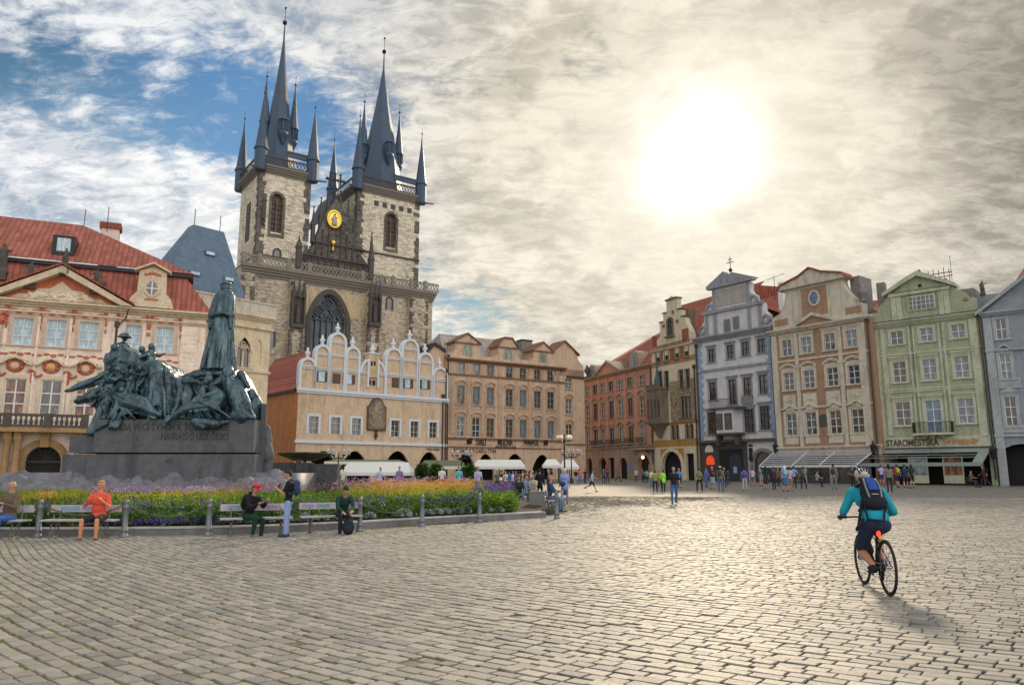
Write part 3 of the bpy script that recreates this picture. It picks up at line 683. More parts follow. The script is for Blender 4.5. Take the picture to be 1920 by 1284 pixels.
# ------------------------------------------------------------ stone tower house with slate roof
def bell_house():
    YEL = plaster('yellow_ashlar', (.70, .58, .40), (.3, .2, .1), .35); PALE = plaster('pale_parapet', (.58, .53, .44), (.2, .18, .15), .3)
    A = aty(345, 700, 66); F = Facade((A.x, A.y), direction=(.667, .745)); rt = F.root('gothic_house', 'yellow gothic stone house with truncated blue slate roof behind the bronze monument', 'house')
    P, S, Z = F.P, F.S, F.Z; s0 = S(350, 700)-3; s1 = S(503, 700); zc = Z(503, 600)
    b = Bldg(F, rt); wa, wz = P(457, 660); ww = S(470, 660)-S(444, 660); hh = Z(457, 633)-Z(457, 690)
    b.h.append((wa-ww/2, wa+ww/2, wz-hh/2, wz+hh/2, 'point'))
    na, nz_ = P(485, 660); nw = ww*.42; b.h.append((na-nw/2, na+nw/2, nz_-hh*.45, nz_+hh*.42, 'point'))
    na2 = S(378, 640); b.h.append((na2-nw/2, na2+nw/2, nz_-hh*.45, nz_+hh*.42, 'point'))
    # lower windows
    wa2, wz2 = P(460, 800); b.h.append((wa2-ww/2, wa2+ww/2, wz2-hh/2, wz2+hh/2, 'point'))
    b.wall(YEL, s0, s1, 0, zc, 9)
    def tracery(wa, wz):
        w = MB(); y0, y1 = .12, .26
        w.box(wa-.09, wa+.09, y0, y1, wz-hh/2, wz+hh*.12); w.box(wa-ww/2, wa-ww/2+.09, y0, y1, wz-hh/2, wz+hh*.2); w.box(wa+ww/2-.09, wa+ww/2, y0, y1, wz-hh/2, wz+hh*.2)
        for c in (wa-ww/4, wa+ww/4): w.band(arc(c, wz+hh*.02, ww/4+.03, 0, 180, 8, ww*.4), arc(c, wz+hh*.02, ww/4-.07, 0, 180, 8, ww*.4-.1), y0, y1)
        for c, z in ((wa, wz+hh*.28), (wa-ww*.17, wz+hh*.2), (wa+ww*.17, wz+hh*.2)): w.band(arc(c, z, ww*.17, 0, 360, 10), arc(c, z, ww*.17-.07, 0, 360, 10), y0, y1)
        w.box(wa-ww/2-.2, wa+ww/2+.2, -.14, .1, wz-hh/2-.15, wz-hh/2)
        for sg in (-1, 1): w.band([(wa+sg*(ww/2+.14), wz+hh*.05), (wa+sg*(ww/2+.02), wz+hh*.28), (wa+sg*ww*.25, wz+hh*.47), (wa, wz+hh*.62)], [(wa+sg*ww/2, wz+hh*.05), (wa+sg*ww*.42, wz+hh*.27), (wa+sg*ww*.2, wz+hh*.4), (wa, wz+hh*.5)], -.1, .02)
        o = w.build('window', YEL, rt); MB().box(wa-ww/2, wa+ww/2, .27, .3, wz-hh/2, wz+hh/2).build('pane', GL_DARK, o)
    tracery(wa, wz); tracery(wa2, wz2)
    m = MB(); m.box(na-nw/2, na+nw/2, .15, .4, nz_-hh*.45, nz_+hh*.42); m.box(na2-nw/2, na2+nw/2, .15, .4, nz_-hh*.45, nz_+hh*.42); m.build('niches', YEL, rt)
    m = MB(); zl = Z(470, 694); m.box(s0, s1+.15, -.16, 0, zl-.2, zl); m.box(s0, s1+.25, -.25, 0, zc-1.1, zc-.85); cornice(m, s0, s1, zc-.3, .5, .5, 3); m.build('ledges', YEL, rt)
    # corner finial on ledge
    # parapet of pale panels
    zp = Z(512, 571, .3); m = MB(); m.box(s0-.3, s1+.4, -.3, 0.2, zc+.2, zp-.15); m.box(s1+.1, s1+.4, .2, 9.3, zc+.2, zp-.15); m.box(s0-.3, s1+.5, -.4, .3, zp-.148, zp)
    k = s0
    while k < s1: m.box(k, k+.09, -.36, -.3, zc+.2, zp-.15); k += .95
    m.build('parapet', PALE, rt)
    # roof: steep truncated pyramid
    a1 = S(466, 560, -1); a0 = S(300, 545, -1); zb = Z(400, 556, -1)-.4; t0, zt = P(363, 421, -4.5); t1, _ = P(420, 433, -4.5)
    m = MB().add([(a0, 1, zb), (a1, 1, zb), (a1, 9, zb), (a0, 9, zb), (t0, 4.5, zt), (t1, 4.5, zt), (t1, 5.6, zt), (t0, 5.6, zt)], [(0, 1, 5, 4), (1, 2, 6, 5), (2, 3, 7, 6), (3, 0, 4, 7), (4, 5, 6, 7)]); m.build('roof', SLATE, rt)
    for px, py in ((392, 474), (363, 511), (427, 522)):
        # little hatches lie on the slope
        for q in range(40):
            d = -1-q*.1; a, z = P(px, py, d); zr = zb+(zt-zb)*(-d-1)/3.5
            if z <= zr: break
        h = MB().box(a-.5, a+.5, -d-.35, -d+.3, z-.32, z+.1).build('roof_hatch', SLATE, rt); MB().box(a-.42, a+.42, -d-.38, -d-.352, z-.28, z+.02).build('pane', GL_SKY, h)
    m = MB().tube((t0+.3, 5, zt), (t0+.3, 5, zt+1.8), .04, n=5); m.tube((t1-.2, 5, zt), (t1-.2, 5, zt+1.8), .04, n=5); m.build('lightning_rods', IRON, rt)
bell_house()
# ------------------------------------------------------------ twin-towered gothic church
def church():
    ST = masonry('church_stone', (.74, .66, .51), (.13, .115, .10), .8, .3, .24); ST2 = masonry('church_rubble', (.58, .50, .38), (.085, .078, .07), .6, .26, .40)
    DK = masonry('church_dark_quoins', (.17, .15, .13), (.05, .047, .045), .8, .4, .5); PL = plaster('church_plaster', (.55, .44, .28), (.2, .15, .1), .45)
    A = aty(484, 400, 112); F = Facade((A.x, A.y), direction=(.816, .578)); rt = F.root('church', 'dark gothic church with two spired stone towers rising behind the gabled houses', 'church')
    P, S, Z = F.P, F.S, F.Z
    L0, L1 = 0.0, S(579, 420); R0, R1 = S(668, 450), S(785, 450); TW = L1-L0; TD = 8.5
    zg1 = Z(484, 306); zg2 = Z(676, 345, 0); zb1 = Z(540, 487)
    print('church', TW, R0, R1, 'gallery', zg1, zg2)
    def tower(x0, x1, zg, tip, nm, low):
        cx = (x0+x1)/2+(0 if x0 < 5 else .7); w = x1-x0; dp = w*(1.3 if x0 < 5 else .95); cy = dp/2
        tw = thing(nm, None, None); tw.parent = rt
        b = Bldg(F, tw)
        (wa, wz), ww, hh = (P(519, 400), 1.75, Z(519, 364)-Z(519, 437)) if x0 < 5 else (P(733, 433), 1.9, Z(733, 402)-Z(733, 465))
        b.h.append((wa-ww/2, wa+ww/2, wz-hh/2, wz+hh/2, 'round'))
        b.wall(ST, x0, x1, 0, zg, dp)
        f = MB(); f.box(wa-ww/2, wa+ww/2, .5, .6, wz-hh/2, wz+hh/2); f.build('belfry_shutter', BROWNP, tw)
        m = MB(); m.band(arc(wa, wz+hh/2-ww/2, ww/2+.4, 0, 180, 12), arc(wa, wz+hh/2-ww/2, ww/2, 0, 180, 12), -.08, .3)
        for sg in (-1, 1): m.box(*sorted((wa+sg*ww/2, wa+sg*(ww/2+.4))), -.08, .3, wz-hh/2-.3, wz+hh/2-ww/2)
        m.box(wa-ww/2-.4, wa+ww/2+.4, -.25, .3, wz-hh/2-.7, wz-hh/2-.3); m.box(wa-.1, wa+.1, .2, .35, wz-hh/2, wz+hh/2-ww/2)
        for q in range(1, 7): m.box(wa-ww/2, wa+ww/2, .3, .4, wz-hh/2+hh*q/8, wz-hh/2+hh*q/8+.1)
        m.build('belfry_surround', DK, tw)
        # blind window on the visible side face
        m = MB(); yy = cy; zt_ = wz+hh/2-.6; m.box(x0-.1, x0+.1, yy-1.0, yy+1.0, wz-hh/2-.6, zt_); 
        m.build('side_window', SOOT, tw)
        # quoins at the corners
        m = MB(); z = 1.0; r = random.Random(int(x0*10)+3)
        while z < zg-1.6:
            h = r.uniform(.55, .9)
            for c, sg in ((x0, 1), (x1, -1)):
                e = r.uniform(.55, 1.25)
                if r.random() < .85: m.box(*sorted((c-sg*.06, c+sg*e)), -.07, .5, z, z+h-.06)
            e = r.uniform(.6, 1.6); m.box(x0-.075, x0+.4, -.065, e, z+.01, z+h-.07)
            z += h
        m.build('quoins', DK, tw)
        zs = Z(540, 487) if x0 < 5 else Z(733, 480)
        m = MB(); 
        for zz in (zs, ): m.box(x0-.15, x1+.15, -.22, dp+.2, zz-.15, zz+.15)
        m.build('string_course', SOOT, tw)
        if x0 > 5:      # row of square holes under the gallery
            m = MB(); 
            for q in range(5): a = S(706+q*15.5, 378+q*2.2); m.box(a-.42, a+.42, -.05, .1, zg-3.3, zg-2.4)
            m.build('putlog_openings', SOOT, tw)
        else:
            a, z = P(494, 392); m = MB(); m.box(a-.28, a+.28, -.5, .1, z-1.7, z+1.2); m.prism([(a-.4, z+1.2), (a+.4, z+1.2), (a, z+1.9)], -.55, 0); m.lathe((a, -.25, z-1.9), [(.15, -.7), (.4, 0)], 8); m.build('statue_canopy', SOOT, tw)
        # projecting gallery with parapet
        m = MB(); o = .25
        for i in range(4): m.box(x0-o*(i+1)*.7, x1+o*(i+1)*.7, -o*(i+1)*.7, dp+o*(i+1)*.7, zg-1.3+i*.33, zg-1.3+(i+1)*.33-.003*i)
        m.build('gallery', plain('weathered_cornice', (.19, .165, .135)), tw)
        m = MB(); e = .62; zt = zg+1.5
        for y in (-e, dp+e-.2): m.box(x0-e, x1+e, y, y+.2, zt-.25, zt); m.box(x0-e, x1+e, y, y+.2, zg, zg+.22)
        for x in (x0-e, x1+e-.2): m.box(x, x+.2, -e+.21, dp+e-.21, zt-.25, zt-.003); m.box(x, x+.2, -e+.21, dp+e-.21, zg, zg+.217)
        k = x0-e; i = 0
        while k < x1+e-.6:
            m.tube((k, -e+.1, zg+.2), (k+.6, -e+.1, zt-.2), .07, n=4); m.tube((k+.6, -e+.1, zg+.2), (k, -e+.1, zt-.2), .07, n=4)
            m.tube((x0-e+.1, k-x0, zg+.2), (x0-e+.1, k-x0+.6, zt-.2), .07, n=4); m.tube((x1+e-.1, k-x0, zg+.2), (x1+e-.1, k-x0+.6, zt-.2), .07, n=4); k += .6
        m.build('gallery_parapet', SOOT, tw)
        # corner turrets with their own spires
        tip_l = tip-zg
        def spire(c, r, z0, h, name, body=2.4, ball=.16, par=None, flare=1.0, n=8, mat=None):
            s = MB(); s.lathe((c[0], c[1], z0), [(r*.95, 0), (r, body*.1), (r, body), (r*1.18, body), (r*1.18, body+.15)], n, rot=R(22.5)).build(name, SPIRE, par or tw)
            o = [x for x in (par or tw).children][-1]
            sp = MB(); sp.lathe((c[0], c[1], z0+body+.15), [(r*1.12, 0), (r*.92, h*.07), (r*.52, h*.45), (r*.2, h*.75), (.07, h*.93), (.045, h)], n, rot=R(22.5)); sp.build('spire_roof', SPIRE, tw)
            fn = MB(); zt = z0+body+.15+h; fn.ball((c[0], c[1], zt), ball); fn.tube((c[0], c[1], zt), (c[0], c[1], zt+ball*7), .03, n=5); fn.ball((c[0], c[1], zt+ball*7), ball*.42); fn.build('finial', IRON, tw, smooth=True)
            return o
        for c in ((x0-.15, -.15), (x1+.15, -.15), (x0-.15, dp+.15), (x1+.15, dp+.15)): spire(c, 1.0, zg-1.2, tip_l*.33, 'corner_turret', 3.6)
        # gargoyles
        m = MB(); m.cap((x0-.6, -.6, zg-1), (x0-2.2, -1.2, zg-1.05), .16, .1); m.cap((x1+.6, -.6, zg-1), (x1+2.2, -1.2, zg-1.05), .16, .1); m.build('gargoyles', SOOT, tw)
        # main spire: steep, eight sided, drawn out to a needle
        h = tip-zg
        ms = MB(); ms.lathe((cx, cy, zg+.2), [(w*.385, 0), (w*.345, h*.06), (w*.27, h*.25), (w*.195, h*.42), (w*.115, h*.60), (w*.055, h*.76), (.16, h*.88), (.09, h)], 8, rot=R(22.5)); o = ms.build('main_spire', SPIRE, tw)
        fn = MB(); fn.ball((cx, cy, tip+.2), .42); fn.tube((cx, cy, tip), (cx, cy, tip+3), .05, n=5); fn.ball((cx, cy, tip+3), .2); fn.build('finial', IRON, tw, smooth=True)
        # bay turrets hanging half way up the spire
        zm = zg+h*.27
        for a in (-90, 0, 90, 180):
            dx, dy = math.cos(R(a)), math.sin(R(a)); rr = w*.30; c = (cx+dx*rr, cy+dy*rr); f_ = a == -90
            q = MB(); q.lathe((c[0], c[1], zm-2.2), [(.12, 0), (.45, .9), (.8, 1.7), (.8, 2.2), (.86, 2.25)], 8, rot=R(22.5))
            for k in range(8):
                b_ = R(22.5+k*45); q.tube((c[0]+.7*math.cos(b_), c[1]+.7*math.sin(b_), zm), (c[0]+.7*math.cos(b_), c[1]+.7*math.sin(b_), zm+1.9), .13, n=5)
            q.lathe((c[0], c[1], zm+.0), [(.62, 0), (.62, 1.9)], 8)
            q.build('bay_turret', SPIRE, tw); o = [x for x in tw.children][-1]
            hh_ = h*(.04 if f_ else .29); sp = MB(); sp.lathe((c[0], c[1], zm+1.9), [(.95, 0), (.85, .2), (.72, hh_*.15), (.40, hh_*.5), (.16, hh_*.8), (.05, hh_)], 8, rot=R(22.5)); sp.build('turret_roof', SPIRE, tw)
            if not f_:
                fn = MB(); zt = zm+1.9+hh_; fn.ball((c[0], c[1], zt), .2); fn.tube((c[0], c[1], zt), (c[0], c[1], zt+1.5), .03, n=5); fn.ball((c[0], c[1], zt+1.5), .1); fn.build('finial', IRON, tw, smooth=True)
        # beams tying turret and spire
        m = MB(); m.box(cx, x1, -.25, .05, zg+2.2, zg+2.9); m.box(cx, x1, -.35, .15, zg+2.9, zg+3.15); m.build('tie_roof', SPIRE, tw)
        return tw
    def tipz(px, py, x0, x1):      # height of the spire tip above the middle of its tower
        return Z(px, py, -(x1-x0)*(.65 if x0 < 5 else .48))
    t1 = tipz(531, 44, L0, L1); t2 = tipz(727, 102, R0, R1)
    print('tips', t1, t2, P(531, 44, -TW*.65), (L0+L1)/2, P(727, 102, -(R1-R0)*.65), (R0+R1)/2)
    tower(L0, L1, zg1, t1, 'left_tower'.replace('left_', ''), 0); tower(R0, R1, zg2, t2, 'tower', 0)
    # lower front between and under the towers, standing forward
    zq = Z(480, 497, 2.2); zq2 = Z(790, 548, 2.2); zf = (zq+zq2)/2
    print('front top', zq, zq2)
    b = Bldg(F, rt); wa, wz = P(618, 552, 2.2); ww = S(651, 610, 2.2)-S(585, 610, 2.2); zlow = 8.0
    off = MB(); x0 = -2.3; x1 = R1+1.8
    # wall stands 2.2 m in front of the towers
    fr = thing('front_wall', None, None, (0, -2.2, 0)); fr.parent = rt
    mb = MB(); pierced(mb, x0, x1, 0, zf, [(wa-ww/2, wa+ww/2, zlow, wz, 'point')], .9)
    mb.add([(x0, 0, 0), (x0, 0, zf), (x0, 10, zf), (x0, 10, 0)], [(0, 1, 2, 3)]); mb.add([(x1, 0, 0), (x1, 0, zf), (x1, 10, zf), (x1, 10, 0)], [(3, 2, 1, 0)]); mb.add([(x0, 0, zf), (x1, 0, zf), (x1, 2.3, zf), (x0, 2.3, zf)], [(0, 1, 2, 3)])
    mb.build('rubble_wall', ST2, fr, fix=False)
    pa, pb = S(566, 560, 2.2), S(688, 560, 2.2); zpl = Z(610, 600, 2.2)
    m = MB(); pierced(m, pa, pb, Z(610, 592, 2.2), zf-2.3, [(wa-ww/2-.35, wa+ww/2+.35, -5+Z(610, 592, 2.2), wz+.35, 'point')], .05, -.04); m.build('plaster_field', PL, fr, fix=False)
    # great window
    g = MB().box(wa-ww/2, wa+ww/2, .75, .8, zlow, wz).build('great_window', glass('leaded_glass', (.05, .075, .10), .25, 1.5, .4), fr)
    m = MB(); y0, y1 = .35, .6; sp = wz-ww*.72
    for q in range(1, 6): x = wa-ww/2+ww*q/6; m.box(x-.07, x+.07, y0, y1, zlow, sp)
    for q in range(4): m.box(wa-ww/2, wa+ww/2, y0+.02, y1-.02, zlow+q*3.2, zlow+q*3.2+.12)
    m.box(wa-ww/2, wa+ww/2, y0, y1, sp-.06, sp+.1)
    for k in range(6): x = wa-ww/2+ww*(k+.5)/6; m.band(arc(x, sp, ww/12, 0, 180, 6, .8), arc(x, sp, ww/12-.1, 0, 180, 6, .68), y0, y1)
    for cx, cz, rr in ((0, .46, .155), (-.24, .25, .15), (.24, .25, .15), (0, .22, .10), (-.36, .12, .07), (.36, .12, .07), (-.13, .36, .07), (.13, .36, .07), (-.12, .12, .08), (.12, .12, .08), (0, .64, .06)):
        c = (wa+cx*ww, sp+cz*ww*1.02); r_ = rr*ww; m.band(arc(*c, r_, 0, 360, 14), arc(*c, r_-.11, 0, 360, 14), y0, y1)
        if rr > .12: 
            for k in range(4): a = R(45+90*k); m.band(arc(c[0]+math.cos(a)*r_*.5, c[1]+math.sin(a)*r_*.5, r_*.36, 0, 360, 8), arc(c[0]+math.cos(a)*r_*.5, c[1]+math.sin(a)*r_*.5, r_*.36-.08, 0, 360, 8), y0+.02, y1-.02)
    m.build('tracery', plain('tracery_stone', (.10, .12, .14), .8), fr)
    # pointed moulding round it
    m = MB(); hw = ww/2; hh = hw*1.45; o1 = []; o2 = []
    for i in range(21):
        q = -1+2*i/20; k = abs(q); zz = hh*(1-k**1.9)**.75 if k < 1 else 0; o1.append((wa+q*(hw+.75), wz-hh+zz*1.2)); o2.append((wa+q*hw, wz-hh+zz))
    m.band(o1, o2, -.3, .3); m.box(wa-hw-.75, wa-hw, -.3, .3, zlow-1, wz-hh); m.box(wa+hw, wa+hw+.75, -.3, .3, zlow-1, wz-hh); m.build('window_arch', SOOT, fr)
    # balustrade and cornice along the top, stepping out over the buttresses
    m = MB(); cornice(m, x0, x1, zf-1.6, 1.6, .9, 4); m.build('front_cornice', plain('weathered_cornice', (.19, .165, .135), .9, var=.35, vs=1.2, bmp=.4), fr)
    m = MB(); e = -.85
    m.box(x0-.8, x1+.8, e, e+.22, zf+1.25, zf+1.5); m.box(x0-.8, x1+.8, e, e+.22, zf, zf+.2); k = x0-.8
    while k < x1+.2: m.tube((k, e+.1, zf+.2), (k+.62, e+.1, zf+1.27), .09, n=4); m.tube((k+.62, e+.1, zf+.2), (k, e+.1, zf+1.27), .09, n=4); k += .62
    for px in (455, 485, 540, 580, 680, 738, 772, 798): a = S(px, 520, 3); m.box(a-.3, a+.3, e-.1, e+.3, zf+.003, zf+1.75)
    m.build('balustrade', plain('sooty_balustrade', (.24, .21, .17), .9, var=.3, vs=2), fr)
    # buttresses with niches
    for px0, px1 in ((445, 470), (541, 566), (688, 709), (768, 800)):
        a, c = S(px0, 640, 3.4), S(px1, 640, 3.4); o = MB().box(a, c, -1.4, 0, 0, zf-1.6).build('buttress', ST2, fr)
        m = MB(); z = 2
        r = random.Random(px0)
        while z < zf-2.2: h = r.uniform(.5, .9); e = r.uniform(.3, .7); m.box(a-.04, a+e, -1.45, -1.0, z, z+h-.05); m.box(c-e, c+.04, -1.45, -1.0, z, z+h-.05); z += h*r.choice((1, 1, 2))
        m.build('buttress_quoins', DK, fr)
        if px0 in (541, 688):
            zc = Z(px0, 575, 3.6); mid = (a+c)/2; w = (c-a)/2
            m = MB(); m.box(mid-w*1.05, mid+w*1.05, -2.2, -1.4, zc-3.2, zc-2.6); m.box(mid-w*1.05, mid-w*.8, -2.1, -1.4, zc-2.6, zc+1.6); m.box(mid+w*.8, mid+w*1.05, -2.1, -1.4, zc-2.6, zc+1.6); m.box(mid-w*.8, mid+w*.8, -1.5, -1.41, zc-2.6, zc+1.6)
            for q in (-1, 0, 1): m.lathe((mid+q*w*.8, -1.9, zc+1.6), [(w*.32, 0), (w*.32, .8), (w*.22, 1.4), (.04, 3.6-abs(q)*.6)], 6)
            m.cap((mid, -1.8, zc-2.3), (mid, -1.8, zc), .35, .28); m.ball((mid, -1.8, zc+.45), .22); m.build('niche', SOOT, fr)
    # small windows
    for px, py, w, h in ((519, 478, .9, 1.7), (716, 527, .9, 1.7), (507, 635, 1.0, 2.4), (730, 570, .9, 2.0), (461, 640, .8, 2.0)):
        d = 2.2 if py > 540 else 0; a, z = P(px, py, d); par = fr if py > 540 else rt
        m = MB(); m.band(arc(a, z+h/2-w/2, w/2+.25, 0, 180, 8), arc(a, z+h/2-w/2, w/2, 0, 180, 8), -.14, .02); m.box(a-w/2-.25, a-w/2, -.14, .02, z-h/2, z+h/2-w/2); m.box(a+w/2, a+w/2+.25, -.14, .02, z-h/2, z+h/2-w/2)
        m.build('small_window', SOOT, par)
        m = MB(); m.prism([(a-w/2, z-h/2), (a+w/2, z-h/2)]+arc(a, z+h/2-w/2, w/2, 0, 180, 8), -.03, 0); m.build('small_pane', GL_DARK, par)
    # central gable
    gl, gr = S(570, 470, .2), S(694, 470, .2); ga, gz = P(631, 372, .2); zb = zf+1.0; mid = ga
    print('gable', gl, gr, ga, gz, zb, 'west of tower', L1, R0)
    m = MB(); y0 = -.2; y1 = 1.2; n = 7; pts = [(gl, zb), (gr, zb)]
    q = MB().prism([(gl, zb), (gr, zb), (gr, zb+2.4), (mid+(gr-mid)*.72, zb+4.4), (mid+(gr-mid)*.30, gz-2.6), (mid, gz), (mid-(mid-gl)*.30, gz-2.6), (mid-(mid-gl)*.72, zb+4.4), (gl, zb+2.4)], y0, y1); gb = q.build('gable', DK, rt)
    m = MB(); k = gl+.3
    while k < gr-.3:
        m.box(k-.09, k+.09, y0-.25, y0, zb+.2, zb+2.6); m.box(k+.2, k+.9, y0-.12, y0, zb+2.1, zb+2.5); k += 1.12
    m.box(gl, gr, y0-.35, y0, zb+2.55, zb+2.8); m.box(gl+1, gr-1, y0-.3, y0, zb+5.0, zb+5.25)
    for k in range(-4, 5):
        x = mid+k*1.05; zz = zb+2.8
        if abs(k) > 0: m.box(x-.1, x+.1, y0-.3, y0, zz, zz+max(.6, (gz-zz)*(1-abs(k)/4.9)*.72))
    m.build('gable_tracery', SOOT, gb)
    # stepped pinnacles up the gable edges
    for px, top in ((576, 410), (591, 384), (605, 367), (619, 350), (641, 356), (656, 372), (668, 395), (680, 430)):
        x, z = P(px, top, .2); k = abs(x-mid)/(gr-mid) ; z0 = zb+2.0+(gz-zb-4)*max(0, 1-k)
        z0 = min(z0, z-3.0)
        m = MB(); m.lathe((x, .3, z0-1.2), [(.42, 0), (.42, (z-z0)*.35+1.2), (.5, (z-z0)*.38+1.2), (.36, (z-z0)*.42+1.2), (.08, (z-z0)*.93+1.2), (.22, (z-z0)*.95+1.2), (.05, z-z0+1.2)], 4, rot=R(45)); m.build('pinnacle', SOOT, gb)
    for px, top in ((560, 452), (696, 438)):
        x, z = P(px, top, 2.6); m = MB(); m.lathe((x, -2.9, zf+.5), [(.55, 0), (.55, 3.2), (.7, 3.3), (.5, 3.9), (.07, max(5, z-zf-.7)), (.2, max(5.1, z-zf-.6)), (.04, max(5.3, z-zf-.3))], 4, rot=R(45)); m.build('pinnacle', SOOT, rt)
    # steep roof behind the crown of the gable, cross on top
    m = MB(); hw = 2.3; m.add([(mid-hw, 1.2, gz-4.4), (mid+hw, 1.2, gz-4.4), (mid, 1.2, gz+1.3), (mid-hw, 8, gz-4.4), (mid+hw, 8, gz-4.4), (mid, 8, gz+1.3)], [(0, 1, 2), (0, 2, 5, 3), (1, 4, 5, 2)]); m.build('ridge_roof', SPIRE, gb)
    cxx, zt = P(630, 325, .2); m = MB(); z0 = gz-.6; m.box(cxx-.14, cxx+.14, -.1, .2, z0, zt); zc = Z(630, 337, .2); m.box(S(612, 337, .2), S(648, 337, .2), -.1, .2, zc-.15, zc+.15)
    for x in (S(615, 337, .2), S(621, 337, .2), S(640, 340, .2), S(646, 340, .2), cxx): 
        m.ell((x, .05, zc), (.28, .16, .28)); 
    for x in (S(621.5, 337, .2), S(639.5, 340, .2)): m.box(x-.1, x+.1, -.08, .18, zc-1.1, zc+1.0); m.ell((x, .05, zc+1.05), (.22, .14, .24)); m.ell((x, .05, zc-1.1), (.2, .14, .2))
    for q in (.25, .5, .75): m.ell((cxx, .05, z0+(zc-z0)*q), (.26, .16, .2))
    m.ell((cxx, .05, zt), (.24, .15, .24)); m.build('cross', IRON, gb)
    # gilded relief of a seated figure, oval; chalice below
    a, z = P(627, 411, .6); m = MB(); r = random.Random(5); m.ell((a, -.5, z), (1.28, .22, 1.6), n=20, m=12)
    for k in range(26):
        q = R(k*360/26); m.ell((a+math.cos(q)*1.1, -.62, z+math.sin(q)*1.38), (.24, .14, .26))
    go = m.build('gilded_relief', GOLD, gb, smooth=True); m = MB(); m.cap((a, -.75, z-.8), (a, -.8, z+.3), .34, .26); m.ell((a, -.85, z+.72), (.2, .2, .25)); m.cap((a-.22, -.9, z-.3), (a-.3, -.85, z-1.1), .18, .14); m.cap((a+.22, -.9, z-.3), (a+.3, -.85, z-1.1), .18, .14)
    m.cap((a-.3, -.8, z+.25), (a-.55, -.9, z-.2), .11, .09); m.cap((a+.3, -.8, z+.25), (a+.55, -.9, z+.2), .11, .09); link('seated_figure', remesh(m, .07, plain('aged_figure', (.42, .38, .32), .8), 2), gb)
    a, z = P(625, 460, .6); MB().lathe((a, -.55, z-.9), [(.34, 0), (.12, .2), (.1, .75), (.3, 1.0), (.42, 1.3), (.42, 1.55), (.1, 1.75)], 12).build('chalice', GOLD, gb, smooth=True)
    # nave roof between the towers far behind and side aisle piece at the right
    a, z = P(800, 590, -3); m = MB(); m.box(R1, R1+2.2, 2, 9, 0, z); m.prism([(R1, z), (R1+2.2, z), (R1, z+3)], 2, 9); m.build('side_aisle', ST2, rt)
    MB().box(L1, R0, 2.0, 30, 0, zb+2).build('nave', ST2, rt)
church()
